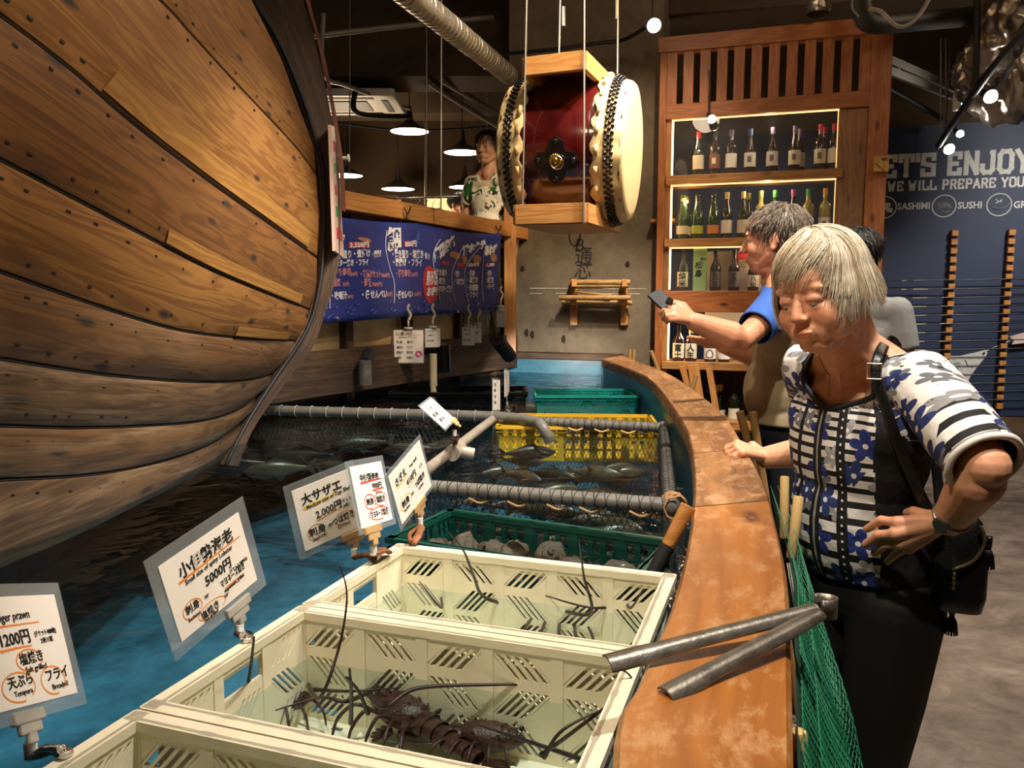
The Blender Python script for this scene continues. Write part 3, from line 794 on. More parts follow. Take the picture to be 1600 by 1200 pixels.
# ================================================================= LOBSTERS
M_LOB = plain('lobster_shell', hexc('3a1c14'), .35, var=.4, scale=60, bumpy=.4)
M_ANT = plain('antenna_brown', hexc('24120f'), .45)
def lobster(loc, rz, s_, label, ant, group=None):
    t = thing('spiny_lobster', label, 'lobster', loc, group)
    cr, sn = math.cos(rz), math.sin(rz)
    def W(x, y, z): return V(loc) + V((x * cr - y * sn, x * sn + y * cr, z)) * s_
    Rm = Matrix.Rotation(rz, 3, 'Z')
    b_ = MB(); prof = [(-.055, .006), (-.045, .026), (-.02, .032), (.015, .034), (.04, .028), (.062, .018), (.078, .006)]; rows = []
    for x, r in prof: rows.append([W(x, r * math.cos(a_), .03 + r * .85 * math.sin(a_)) for a_ in [k * math.pi / 8 for k in range(16)]])
    b_.grid(rows, closed_u=True)
    for i in range(26):
        x = sr.uniform(-.04, .06); a_ = sr.uniform(.3, 2.8); r = .03
        q = W(x, r * math.cos(a_), .03 + r * .85 * math.sin(a_)); b_.cyl(q, q + Rm @ V((.006, math.cos(a_) * .006, math.sin(a_) * .008)) * s_, .0022 * s_, 5, .0003)
    b_.build('carapace', M_LOB, t, smooth=True)
    for k in range(6):
        g = MB(); x = -.06 - k * .022; r = .027 - k * .0022
        rows = [[W(x + dx, rr * math.cos(a_), .026 - k * .003 + rr * .7 * math.sin(a_)) for a_ in [q * math.pi / 6 for q in range(12)]] for dx, rr in ((.012, r * .92), (.002, r), (-.012, r * .96))]
        g.grid(rows, closed_u=True); g.build('tail_segment', M_LOB, t, smooth=True)
    fn = MB()
    for a_ in (-.7, -.35, 0, .35, .7):
        c = V((-.195, 0, .012)); d = V((-math.cos(a_), math.sin(a_), -.1)); fn.tube([W(*c), W(*(c + d * .025)), W(*(c + d * .045))], [.004 * s_, .011 * s_, .004 * s_], 8, flat=.25)
    fn.build('tail_fan', M_LOB, t, smooth=True)
    for sd in (1, -1):
        for k in range(5):
            x = .035 - k * .02; f_ = (1.5 - k) * .35
            pts = [W(x, sd * .024, .022), W(x + f_ * .03, sd * .06, .048), W(x + f_ * .055, sd * .088, .03), W(x + f_ * .06, sd * .10, .0)]
            MB().tube(catmull(pts, 4), [.0034 * s_] * 9 + [.0026 * s_] * 3 + [.001 * s_], 6).build('walking_leg', M_LOB, t, smooth=True)
        e = MB(); e.ell(W(.068, sd * .014, .046), .006 * s_, 10); e.build('eye', M_BLACKG, t, smooth=True)
    for pts in ant:
        c = catmull([W(*p) if len(p) == 3 else V(p[:3]) for p in pts], 8); n = len(c)
        MB().tube(c, [(.0042 * (1 - i / n) + .0009) * s_ for i in range(n)], 6).build('antenna', M_ANT, t, smooth=True)
    return t
Z0 = CB + .008
def wp(px, py, z): p = P(px, py, z=z); return (p.x, p.y, p.z, 1)
# clear one in the middle crate: carapace round px (630,1120)
l1 = P(628, 1135, z=.885)
lobster(l1, R(140), .82, 'dark spiny lobster lying at the front of the middle crate, seen clearly', [
    [(.07, .02, .05), wp(600, 1105, .95), wp(650, 1076, .965), wp(760, 1070, .97), wp(860, 1072, .968), wp(930, 1090, .96)],
    [(.07, -.02, .05), wp(545, 1095, .955), wp(500, 1090, .96), wp(430, 1110, .96)]])
l2 = P(440, 1118, z=.875)
lobster(l2, R(35), .66, 'spiny lobster at the left end of the middle crate with long raised feelers', [
    [(.07, .02, .05), wp(500, 1090, .98), wp(530, 1010, 1.04), wp(542, 930, 1.10), wp(530, 880, 1.14)],
    [(.07, -.02, .05), wp(545, 1080, .97), wp(620, 1075, .96)]], 'partly hidden lobsters')
l3 = P(760, 1172, z=.875)
lobster(l3, R(-12), .7, 'spiny lobster half hidden behind the front rim of the middle crate', [
    [wp(905, 1185, .90), wp(800, 1150, .94), wp(730, 1127, .97)],
    [wp(845, 1180, .9), wp(900, 1140, .96), wp(985, 1070, 1.02), wp(962, 1040, 1.05)],
    [wp(850, 1184, .93), wp(880, 1140, .97), wp(955, 1102, .99)]], 'partly hidden lobsters')
l4 = P(880, 985, z=.885)
lobster(l4, R(160), .8, 'brown spiny lobster at the right of the rear cream crate', [
    [(.07, .02, .05), wp(760, 935, .96), wp(740, 900, 1.04), wp(725, 862, 1.10), wp(700, 830, 1.15)],
    [(.07, -.02, .05), wp(920, 960, .97), wp(912, 900, 1.06), wp(905, 845, 1.14)]], 'lobsters in the rear crate')
l5 = P(955, 975, z=.885)
lobster(l5, R(40), .75, 'pale brown spiny lobster in the right corner of the rear cream crate', [
    [(.07, .02, .05), wp(985, 950, 1.0), wp(1005, 920, 1.06)],
    [(.07, -.02, .05), wp(930, 950, .97), wp(850, 930, .97)]], 'lobsters in the rear crate')
l6 = P(650, 945, z=.88)
lobster(l6, R(10), .65, 'small pale lobster at the left end of the rear cream crate', [
    [(.07, .02, .05), wp(690, 950, .97), wp(655, 908, 1.03)]], 'lobsters in the rear crate')
# loose feelers standing up in the middle crate
for (a, b_, c_), lb in ((((385, 1090, .93), (391, 1050, 1.0), (397, 995, 1.07)), 'short upright dark feeler at the left rim of the middle crate'),
                        (((548, 1130, .93), (549, 1085, 1.0), (546, 1045, 1.06)), 'straight dark feeler standing left of the clear lobster'),
                        (((575, 1115, .93), (560, 1080, .99), (541, 1058, 1.05)), 'slanted dark feeler leaning by the clear lobster')):
    o = MB().tube(catmull([P(*a[:2], z=a[2]), P(*b_[:2], z=b_[2]), P(*c_[:2], z=c_[2])], 6), [.0035 * (1 - i / 20) for i in range(13)], 6).build('lobster_feeler', M_ANT, None, smooth=True); tag(o, lb, 'lobster feeler', 'loose feelers in the middle crate')

# ================================================================= SIGN CARDS
M_PAPER = plain('card_paper', hexc('f0e6dc'), .6, var=.03)
M_LAM = clear('lamination', (.9, .94, .96), .10, .15, .06)
M_INK = plain('black_ink', (.01, .01, .01), .6)
M_INKO = plain('orange_marker', hexc('e88a30'), .6); M_INKR = plain('red_marker', hexc('d8452e'), .6); M_INKY = plain('yellow_marker', hexc('e8c850'), .6)
M_CLIP = clear('clear_plastic', (.85, .8, .7), .45, .1, .5); M_CLIPO = plain('aged_plastic', hexc('b89468'), .5); M_RUST = plain('rusty_clip', hexc('7a4a28'), .6, var=.4, scale=80)
def card(name, label, corners, scale, lines, clip=None, group=None, lamin=.10, paper=None, pdx=(0, 1, 0, 1), marks=(), cat='price sign', clipmat=None, base=None):
    """corners TL TR BR BL of the laminated sheet, scaled about the lens to its true distance"""
    C = [CAM + (V(c) - CAM) * scale for c in corners]; TL, TR, BR, BL = C
    t = thing(name, label, cat, base or (BL + BR) / 2, group)
    x = (TR - TL); w = x.length; x = x / w; y = (TL - BL); h = y.length; y = y / h; n = x.cross(y).normalized()
    s = MB(); s.slab(BL, BR, TR, TL, .0012); s.build('laminate_sheet', M_LAM, t)
    m_ = lamin * h; a0 = BL + x * (m_ + pdx[0] * w) + y * m_; pw = w * (pdx[1] - pdx[0]) - 2 * m_; ph = h - 2 * m_
    f = n * .0006
    s = MB(); s.slab(a0 + f, a0 + x * pw + f, a0 + x * pw + y * ph + f, a0 + y * ph + f, .0008); s.build('paper', paper or M_PAPER, t)
    M = Matrix((x, y, n)).transposed().to_4x4()
    ink = MB()
    for body, u, v_, sz, rotd, kw in lines:      # u, v as fractions of the paper, size as a fraction of its height
        MM = M.copy(); MM.translation = a0 + x * pw * u + y * ph * v_ + n * .0011
        ink.text(body, sz * ph, MM @ Matrix.Rotation(R(rotd), 4, 'Z'), **kw)
    if lines: ink.build('lettering', M_INK, t)
    for kind, mat, u0, v0, u1, v1, th in marks:
        mk = MB()
        def Q(u, v_): return a0 + x * pw * u + y * ph * v_ + n * .0009
        if kind == 'line': mk.tube([Q(u0, v0), Q((u0 + u1) / 2, (v0 + v1) / 2 + .006), Q(u1, v1)], [th * ph, th * ph * .8, th * ph * .5], 6, flat=1.)
        else:
            cx, cy, rx, ry = u0, v0, u1, v1
            mk.tube([Q(cx + rx * math.cos(a_), cy + ry * math.sin(a_)) for a_ in [k * math.pi / 12 - .8 for k in range(23)]], th * ph, 5)
        # pens leave flat marks
        for i, p in enumerate(mk.v): d_ = (p - a0).dot(n); mk.v[i] = p - n * (d_ - .0009) * .96
        mk.build('marker_stroke', mat, t)
    return t, C, (x, y, n, w, h)
def clip_holder(t, C, ax, u, down, foot, mat=None, ball=True):
    x, y, n, w, h = ax; mat = mat or M_CLIP; p = C[3].lerp(C[2], u)
    s = MB(); Rm = Matrix((x, y, n)).transposed()
    s.box(p + y * .004, (.05, .014, .008), rot=Rm); s.box(p - y * .008, (.036, .012, .006), rot=Rm); s.box(p - y * .018, (.014, .012, .006), rot=Rm); s.build('clip_jaw', mat, t, bevel=.002)
    q = p - V((0, 0, 1)) * .03
    s = MB(); s.cyl(q + V((0, 0, .006)), q - V((0, 0, .012)), .0065, 12); s.build('ball_joint', M_WHITE, t, smooth=True, autos=40)
    f = V(foot)
    s = MB(); s.tube(catmull([q - V((0, 0, .01)), q.lerp(f, .5) + V((.006, 0, 0)), f], 4), [.008, .009, .01, .009, .007, .008, .009, .008, .006], 8, flat=.5)
    s.tube(catmull([q - V((0, 0, .012)), q.lerp(f, .6) + V((-.012, .004, 0)), f + V((-.006, 0, .006))], 4), .0045, 7); s.build('clip_foot', mat if mat is not M_CLIPO else M_RUST, t, smooth=True)
B = dict(bold=.004); Bb = dict(bold=.012)
def kw(b_, sx=1., sh=0., al='LEFT'): return dict(bold=b_, sx=sx, shear=sh, align=al)
s2, C, ax = card('price_card', 'laminated card for small spiny lobster at 5000 yen, tilted over the middle crate', [(-0.554, 1.161, 1.103), (-0.474, 1.372, 1.15), (-0.446, 1.399, 0.979), (-0.525, 1.188, 0.933)], .83, [
    ('小伊勢海老', .17, .70, .20, 2, kw(.005, .98)), ('Small size of spiny Lobster', .20, .585, .088, 2, kw(.001, .92, .2)),
    ('5000円', .40, .40, .165, 3, kw(.006, 1., .15)), ('(チケット3000込)', .70, .34, .058, 3, kw(0, .8)),
    ('刺身', .12, .25, .12, 0, kw(.003)), ('or', .35, .27, .085, 0, kw(.002)), ('Sashimi', .12, .15, .07, 0, kw(0)),
    ('マヨネーズ焼き', .56, .25, .11, 3, kw(.003, .62)), ('mayonnaise grilled', .58, .16, .07, 3, kw(0, .75)),
    ('塩焼き', .26, .055, .11, 2, kw(.003)), ('or', .56, .10, .085, 0, kw(.002)), ('Salt grilled', .28, .005, .06, 2, kw(0))],
    lamin=.12, marks=[('line', M_INKO, .14, .66, .93, .70, .018), ('ring', M_INKO, .20, .27, .11, .11, .008), ('ring', M_INKO, .40, .10, .17, .09, .007), ('line', M_INKO, .60, .205, .85, .215, .012)], group='laminated price cards along the crates')
clip_holder(s2, C, ax, .66, .05, crate_pt(c2, -.252, .02, 1.035))
s3, C, ax = card('price_card', 'laminated card for medium top shell at 2.000 yen, clipped over the rear crate', [(-0.432, 1.47, 1.142), (-0.317, 1.559, 1.176), (-0.299, 1.596, 1.022), (-0.414, 1.506, 0.987)], .90, [
    ('大サザエ', .12, .73, .185, 2, kw(.006, .9)), ('Medium size of Top Shell', .17, .63, .095, 4, kw(.001, .78, .2)),
    ('2.000円', .30, .43, .16, 4, kw(.004, .85, .1)), ('(チケット', .72, .50, .075, 4, kw(.001, .7)), ('3枚)', .80, .42, .07, 4, kw(.001, .8)),
    ('刺身', .12, .19, .145, 2, kw(.004)), ('or', .47, .22, .10, 2, kw(.003)), ('つぼ焼き', .56, .21, .13, 4, kw(.004, .72)), ('Sashimi', .16, .10, .08, 2, kw(0)), ('Grilled', .62, .12, .08, 4, kw(0))],
    lamin=.09, marks=[('line', M_INKY, .12, .665, .75, .69, .03), ('line', M_INKO, .30, .39, .85, .45, .012), ('ring', M_INKO, .25, .22, .15, .13, .006), ('ring', M_INKO, .78, .26, .19, .10, .006)], group='laminated price cards along the crates')
clip_holder(s3, C, ax, .80, .05, crate_pt(c1, -.252, .05, 1.035), M_CLIPO)
s4, C, ax = card('price_card', 'laminated card with spiny lobster at 9000 yen, overlapped by the top shell card', [(-0.358, 1.674, 1.148), (-0.299, 1.811, 1.135), (-0.265, 1.782, 0.981), (-0.324, 1.645, 0.994)], .80, [
    ('中伊勢海老', .22, .74, .13, -2, kw(.005, .86)), ('9000円', .55, .58, .12, -2, kw(.003, .8)), ('刺身', .28, .34, .12, 0, kw(.004, .9)), ('塩焼き', .60, .34, .12, 0, kw(.003, .75)), ('マヨネーズ焼き', .33, .12, .12, 0, kw(.004, .62)), ('チケット', .62, .48, .06, 0, kw(0, .8))],
    lamin=.08, marks=[('line', M_INKR, .22, .70, .92, .71, .018), ('line', M_INKR, .55, .545, .92, .55, .018), ('ring', M_INKR, .40, .38, .17, .12, .01), ('ring', M_INKR, .75, .38, .2, .11, .008), ('ring', M_INKR, .62, .16, .33, .10, .008)], group='laminated price cards along the crates')
clip_holder(s4, C, ax, .35, .05, crate_pt(c1, -.245, .09, 1.035), M_CLIPO)
s5, C, ax = card('price_card', 'bright laminated card for turban shell at 410 yen, turned to a diamond angle', [(-0.28, 1.718, 1.108), (-0.219, 1.874, 1.173), (-0.193, 1.922, 1.033), (-0.253, 1.766, 0.968)], .83, [
    ('さざえ', .10, .70, .16, 3, kw(.005, .9)), ('Top shell', .55, .74, .08, 3, kw(0)), ('410円', .38, .50, .15, 3, kw(.003)), ('1コ', .80, .54, .08, 3, kw(0)), ('つぼ焼き', .56, .30, .13, 3, kw(.004, .8)), ('刺身', .12, .24, .14, 0, kw(.004)), ('or', .42, .26, .1, 0, kw(.001)), ('Sashimi', .14, .14, .07, 0, kw(0)), ('Grilled', .64, .20, .07, 3, kw(0))],
    lamin=.07, marks=[('line', M_INKY, .12, .66, .50, .67, .02), ('line', M_INKY, .40, .46, .72, .48, .014), ('ring', M_INKY, .24, .28, .17, .13, .007)], group='laminated price cards along the crates')
clip_holder(s5, C, ax, .55, .05, crate_pt(c1, -.225, .150, 1.035), M_CLIPO)
s1, C, ax = card('price_card', 'laminated prawn card at the left edge of the photo by the nearest crate', [(-0.662, 0.89, 1.168), (-0.652, 1.106, 1.091), (-0.588, 1.048, 0.939), (-0.598, 0.832, 1.016)], .85, [
    ('Japanese Tiger prawn', .05, .74, .115, 3, kw(.0015, .86, .1)), ('1200円', .30, .54, .15, 3, kw(.005)), ('(チケット1000枚)', .67, .60, .062, 3, kw(.001, .72)), ('2枚/1尾', .72, .53, .06, 3, kw(.001)), ('塩焼き', .46, .36, .12, 3, kw(.003)), ('Salt grilled', .50, .28, .075, 3, kw(0)), ('天ぷら', .30, .17, .12, 3, kw(.003)), ('Tempura', .34, .09, .07, 3, kw(0)), ('フライ', .68, .17, .125, 3, kw(.005)), ('Breaded', .73, .08, .075, 3, kw(0)), ('刺身', .08, .36, .12, 3, kw(.003)), ('Sashimi', .08, .28, .07, 3, kw(0))],
    lamin=.10, marks=[('line', M_INKO, .05, .70, .75, .735, .012), ('line', M_INKO, .30, .50, .62, .52, .014), ('ring', M_INKO, .56, .39, .13, .10, .008), ('ring', M_INKO, .40, .17, .16, .13, .008), ('ring', M_INKO, .76, .17, .13, .13, .008)], group='laminated price cards along the crates')
clip_holder(s1, C, ax, .44, .05, crate_pt(c3, -.252, .06, 1.035))
s6, C, ax = card('price_tag', 'small tilted tag clipped on the pipe frame above the open water', [(-0.227, 1.902, 1.238), (-0.211, 2.041, 1.243), (-0.145, 2.036, 1.182), (-0.16, 1.897, 1.177)], 1.12, [
    ('さざえの', .10, .70, .16, 0, kw(.003)), ('刺身 520円', .12, .45, .16, 0, kw(.002, .8)), ('つぼ焼き 410', .12, .22, .14, 0, kw(.002, .8))], lamin=.06, group='small tags above the far water')
clip_holder(s6, C, ax, .85, .05, P(712, 690, z=1.02), M_CLIPO)
def up_card(px0, px1, py0, py1, Y, label, footpx, lines, name='price_tag', skew=.03, clipm=None, marks=(), group='small tags above the far water', foot_z=None, dY=0):
    C = [P(px0, py0, Y=Y), P(px1, py0 + (py1 - py0) * skew, Y=Y + dY), P(px1, py1 + (py1 - py0) * skew, Y=Y + dY), P(px0, py1, Y=Y)]
    # keep the sheet a true rectangle: rebuild from TL, TR and height
    TL, TR = C[0], C[1]; up = V((0, 0, 1)); h = (C[0] - C[3]).length
    C = [TL, TR, TR - up * h, TL - up * h]
    t, C, ax = card(name, label, [CAM + (c - CAM) for c in C], 1., lines, lamin=.05, marks=marks, group=group); return t, C, ax
t, C, ax = up_card(769, 782, 590, 643, 3.55, 'narrow white tag standing on the grey pipe junction', None, [('たこ刺', .15, .8, .12, 0, kw(.002, .6)), ('680円', .15, .6, .12, 0, kw(.001, .6)), ('天ぷら', .15, .4, .12, 0, kw(.001, .6)), ('から揚', .15, .2, .12, 0, kw(.001, .6))], dY=.12)
clip_holder(t, C, ax, .5, 0, P(776, 655, Y=3.56))
t, C, ax = up_card(788, 796, 576, 622, 4.0, 'edge-on laminated tag with a drooping clip behind the narrow tag', None, [('鯛', .2, .7, .2, 0, kw(.002))], dY=.35)
clip_holder(t, C, ax, .5, 0, P(795, 643, Y=3.95))

# ================================================================= TONGS, KNIFE HANDLE, NETS AT THE RIM
M_TONG = plain('dull_galvanised_steel', hexc('7a746a'), .38, .85, var=.3, scale=40, bumpy=.15)
tg = thing('steel_tongs', 'long grey steel tongs lying across the rim, jaws over the crate', 'tongs', P(1270, 945, z=1.125))
def strap(pts, ws, th=.0035, up=V((0, 0, 1)), curve=.35):
    mb = MB(); rows = []; n = len(pts)
    for i, p in enumerate(pts):
        d = (pts[min(i + 1, n - 1)] - pts[max(i - 1, 0)]).normalized(); s_ = up.cross(d).normalized(); nn = d.cross(s_); w = ws[i] / 2
        top = [p + s_ * w * k + nn * (-(abs(k) ** 2) * w * curve) for k in (-1, -.5, 0, .5, 1)]
        rows.append(top + [q - nn * th for q in reversed(top)])
    mb.grid(rows, closed_u=True); mb.face(list(reversed(range(10)))); b0 = (n - 1) * 10; mb.face(range(b0, b0 + 10)); return mb
TZ = 1.128
hinge = P(1282, 950, z=TZ + .01)
tipA = P(950, 1028, z=1.115); tipB = P(1042, 1078, z=1.108)
UPV = V((0, -.35, .95)).normalized()
for tip, off, nm in ((tipA, 0.012, 'a'), (tipB, -.004, 'b')):
    a = hinge + V((0, off * .8, .0)); pts = resample([tip, tip.lerp(a, .14), tip.lerp(a, .16), a], 14)
    ws = [.025, .026, .026, .022] + [.021] * 8 + [.019, .018]
    strap(pts, ws, .003, UPV, .55).build('arm', M_TONG, tg, smooth=True, autos=45)
lo = MB(); pts = [hinge + V((.006 + .014 * math.sin(a_), .006 + .011 * math.cos(a_), 0)) for a_ in [k * math.pi / 12 for k in range(-2, 15)]]
rows = [[p + V((0, 0, -.013)) for p in pts], [p + V((0, 0, .011)) for p in pts]]; lo.grid(rows); o = lo.build('spring_loop', M_TONG, tg, smooth=True); sm_ = o.modifiers.new('s', 'SOLIDIFY'); sm_.thickness = .002
M_HAND = wood('pale_handle_wood', hexc('cda86c'), hexc('b08a50'), kind='UV', knots=0, scale=2.)
def round_handle(mb, a, b_, r, r2=None): mb.tube([a, a.lerp(b_, .02), a.lerp(b_, .98), b_], [r * .85, r, r2 or r, (r2 or r) * .85], 16)
kt = thing('landing_net', 'short wooden net handle with black ferrule leaning against the inner rim', 'net', P(1040, 880, z=1.0))
a = P(1076, 790, z=1.13); b_ = P(1043, 853, z=1.06); mb = MB(); round_handle(mb, a, b_, .0145, .012); mb.build('handle', wood('orange_handle_wood', hexc('c98b45'), hexc('a8682c'), kind='Object', knots=0, scale=2.), kt, smooth=True, autos=40)
MB().cyl(b_, b_ + (b_ - a).normalized() * .10, .013, 12).build('ferrule', M_BLACK, kt, smooth=True, autos=40)
# upright net poles hooked outside the rim
def pole(label, top, bot, r, z1=.6, ferr=True, group=None):
    t = thing('net_pole', label, 'net pole', bot, group); mb = MB(); round_handle(mb, top, bot, r); mb.build('handle', plain('bamboo_pale', hexc('cfae74'), .5, var=.08, scale=8), t, smooth=True, autos=40)
    d = (bot - top).normalized()
    if ferr: MB().cyl(bot, bot + d * .03, r * .9, 12).build('ferrule', M_BLACKG, t, smooth=True, autos=40); MB().cyl(bot + d * .03, bot + d * .55, r * .45, 8).build('shaft', M_BLACK, t, smooth=True)
    return t
pole('pale wooden net handle standing upright, the taller of two by the rim', P(1226, 744, Y=1.52), P(1225, 841, Y=1.50), .0085, group='net poles standing outside the rim')
pole('pale wooden net handle leaning right beside the taller one', P(1248, 775, Y=1.42), P(1236, 872, Y=1.40), .0092, group='net poles standing outside the rim')
pole('thick pale pole top at the lower edge, against the green net', P(1248, 1142, Y=.76), P(1251, 1400, Y=.76), .0085, ferr=False, group='net poles standing outside the rim')
for k, (x, y, x2, y2) in enumerate(((1156, 643, 1176, 720), (1176, 644, 1188, 722), (1017, 548, 1027, 575), (985, 546, 984, 562), (991, 546, 990, 562), (1088, 587, 1080, 612))):
    Y = [2.72, 2.66, 5.0, 5.3, 5.3, 4.4][k]; tp = P(x, y, Y=Y); bt = P(x2, y2, Y=Y)
    dn_ = (bt - tp).normalized(); bt = bt + dn_ * (bt.z / -dn_.z)
    o = MB().cyl(tp, bt, [.014, .014, .012, .011, .011, .012][k], 10).build('net_stick', plain('stick_wood', hexc('9a7648'), .5), None, smooth=True, autos=40)
    tag(o, ['flat brown stick behind the rim by the man\'s hip', 'second flat stick behind the rim touching the man\'s trousers', 'white-tipped stick leaning on the cabinet foot', 'left of two thin sticks at the far rim corner', 'right of two thin sticks at the far rim corner', 'dark stick leaning behind the far rim'][k], 'stick', 'sticks standing outside the rim')
# green fishing net hanging outside the rim
M_GNET = plain('green_netting', hexc('0f7a55'), .55, var=.2)
gn = thing('fishing_net', 'green fishing net hanging down the outside of the tank rim', 'fishing net', (.55, 1.2, 0))
top = [P(1199, 758, z=1.085), P(1220, 820, z=1.085), P(1238, 895, z=1.08), P(1240, 960, z=1.075), P(1243, 1050, z=1.07), P(1245, 1140, z=1.07), P(1247, 1240, z=1.06)]
tc = resample(catmull([p + V((.012, 0, 0)) for p in top], 6), 70)
rows = []
for k in range(41):
    row = []
    for i, p in enumerate(tc):
        f_ = k / 40; fold = math.sin(i * .9) * .016 * f_ + math.sin(i * .37 + 1) * .03 * f_
        bulge = .085 * math.sin(min(1, f_ * 1.25) * math.pi * .55)
        row.append(p + V((bulge + fold + .010, -.03 * f_ + .01 * math.sin(k * .5 + i * .3) * f_, -.62 * f_)))
    rows.append(row)
g = MB()
for lay in (0, 1):
    for i in range(-40, 70, 1):
        for sg in (1, -1):
            pts = []
            for k in range(0, 41):
                j = i + sg * k * .8 + (0 if sg > 0 else 32) + lay * .4
                if j < 0 or j > 68.9: continue
                a = rows[k][int(j)].lerp(rows[k][int(j) + 1], j - int(j)); pts.append(a - V((.016 * lay, 0, 0)))
            if len(pts) > 1: g.tube(pts, .0007, 3, cap=False)
g.build('mesh', M_GNET, gn)
sh = MB(); sh.grid([[q - V((.022, 0, 0)) for q in r[::3]] for r in rows[::4]]); o = sh.build('inner_folds', clear('sheer_green_net', hexc('0b5a40'), .75, .6, .05), gn, smooth=True)
cd = MB(); 
for off in (0, .004): cd.tube(catmull([P(1230 + off * 800, 880, Y=1.33), P(1238 + off * 900, 930, Y=1.24), P(1248 + off * 500, 1000, Y=1.14), P(1254 + off * 300, 1100, Y=1.05), P(1258, 1220, Y=.98)], 10), .0011, 4)
cd.build('white_cord', M_WHITE, gn)
# ================================================================= DECK SIDE ON THE LEFT: beam, posts, panels
def DL(t, z, off=0.):      # along the deck face, t=0 near the boat, 1 at the concrete pier
    a = V((-1.42, 3.35, 0)); b_ = V((.0, 5.78, 0)); d = (b_ - a); n = V((d.y, -d.x, 0)).normalized()
    p = a.lerp(b_, t) + n * off; p.z = z; return p
DN = (V((5.78 - 3.35, -(1.42), 0))).normalized()
beam_a = P(470, 300, Y=3.95); beam_b = P(842, 369, Y=5.35)
# the hand rail beam sits on the deck face; follow the photo's line at the deck's distance
def onface(px, py, off=0.):
    """where the sight line meets the deck face pushed out by off"""
    d = P(px, py, Y=1.) - CAM; a = DL(0, 0, off); t = (a - CAM).dot(DN) / d.dot(DN); return CAM + d * t
ba = onface(470, 303, .05); bb = onface(842, 369, .05)
ds = thing('deck_front', 'weathered timber deck front with pale panels between posts, under the banner', 'deck', DL(0, .9))
rl = MB(); rl.bar(ba - V((0, 0, .0)), bb, .10, .095); o = rl.build('hand_rail_beam', M_BEAM, None, bevel=.004); tag(o, 'long honey-coloured timber beam above the blue banner', 'beam')
def hb_(px0, py0, px1, py1, h, w, off, mat, name='rail'):
    a = onface(px0, py0, off); b_ = onface(px1, py1, off); return MB().bar(a, b_, w, h).build(name, mat, ds, bevel=.003)
hb_(350, 577, 800, 531, .085, .08, .03, M_DARKW)
a = onface(350, 612, .05); b_ = onface(800, 556, .05); MB().bar(a, b_, .08, .16).build('rail', M_DARKW, ds, bevel=.003)
M_PANEL = plain('cream_panel', hexc('b79c72'), .35, var=.12, scale=6)
for t0, t1 in ((.0, .36), (.385, .545), (.57, .74), (.765, .90), (.92, .99)):
    MB().slab(DL(t0, 1.13, -.01), DL(t1, 1.13, -.01), DL(t1, 2.0, -.01), DL(t0, 2.0, -.01), .02).build('panel', M_PANEL if t0 < .7 else plain('grey_glass_panel', hexc('6a6a60'), .2), ds)
for t0 in (.372, .558, .752, .91):
    MB().bar(DL(t0, .95, .01), DL(t0, 2.02, .01), .06, .05, up=DN).build('post', M_DARKW, ds, bevel=.003)
MB().bar(DL(.9, 1.6, .0), DL(1, 1.6, .0), .05, .05).build('rail', M_DARKW, ds)
MB().slab(DL(0, .72, -.02), DL(.99, .72, -.02), DL(.99, 1.14, -.02), DL(0, 1.14, -.02), .05).build('skirt_board', M_DARKW, ds)
# bright post by the concrete pier
pp = P(797, 460, Y=5.55); o = MB().box((pp.x, 5.62, 1.62), (.085, .085, 1.04)).build('timber_post', M_BEAM, None, bevel=.004); tag(o, 'slim honey-coloured post standing between the banner and the concrete pier', 'post')
# ================================================================= BANNER
M_BAN = plain('banner_navy', hexc('26337e'), .45, var=.12, scale=3)
M_TXW = plain('print_white', hexc('e6e4e6'), .5, var=.02); M_TXP = plain('print_pink', hexc('d08a90'), .5, var=.02); M_TXR = plain('print_red', hexc('c02c30'), .5, var=.02); M_TXB = plain('print_blue_waves', hexc('3c4ea0'), .5, var=.02)
M_TXO = plain('print_tan', hexc('b07a58'), .5, var=.2, scale=40)
bt = onface(440, 326, .07), onface(800, 363, .07); bl_ = onface(440, 512, .07), onface(782, 484, .07)
TLb = onface(488, 328, .12); TRb = onface(782, 364, .12); BRb = onface(776, 484, .12); BLb = onface(420, 512, .12)
TLb = onface(432, 322, .12)
ban = thing('menu_banner', 'dark blue fabric banner with white Japanese menu lettering and red oval', 'banner', TLb)
def BP(u, v_, off=0.):     # u 0..1 left to right, v 0 bottom 1 top
    b_ = BLb.lerp(BRb, u); t_ = TLb.lerp(TRb, u); p = b_.lerp(t_, v_)
    w = .012 * math.sin(u * 19 + v_ * 3) * (1 - v_ * .6) + .010 * math.sin(u * 7 - v_ * 5); sag = -.02 * math.sin(min(1, max(0, ((u * 1.9) % 1))) * math.pi) * v_ ** 4
    return p + DN * (w + off) + V((0, 0, sag))
rows = [[BP(i / 60, j / 16) for i in range(61)] for j in range(17)]
g = MB(); g.grid(rows); o = g.build('cloth', M_BAN, ban, smooth=True); sm_ = o.modifiers.new('s', 'SOLIDIFY'); sm_.thickness = .003; sm_.offset = -1
def invBP(px, py):         # find u, v on the banner for a photo point
    q = onface(px, py, .12); u = .5; v_ = .5
    ex = (BRb - BLb); L = ex.length; 
    for _ in range(12):
        p = BLb.lerp(BRb, u).lerp(TLb.lerp(TRb, u), v_); e = q - p
        du = (BLb.lerp(BRb, u + .01).lerp(TLb.lerp(TRb, u + .01), v_) - p) / .01; dv = (TLb.lerp(TRb, u) - BLb.lerp(BRb, u))
        A = np.array([[du.dot(du), du.dot(dv)], [du.dot(dv), dv.dot(dv)]]); r = np.linalg.solve(A, [e.dot(du), e.dot(dv)]); u += r[0]; v_ += r[1]
    return u, v_
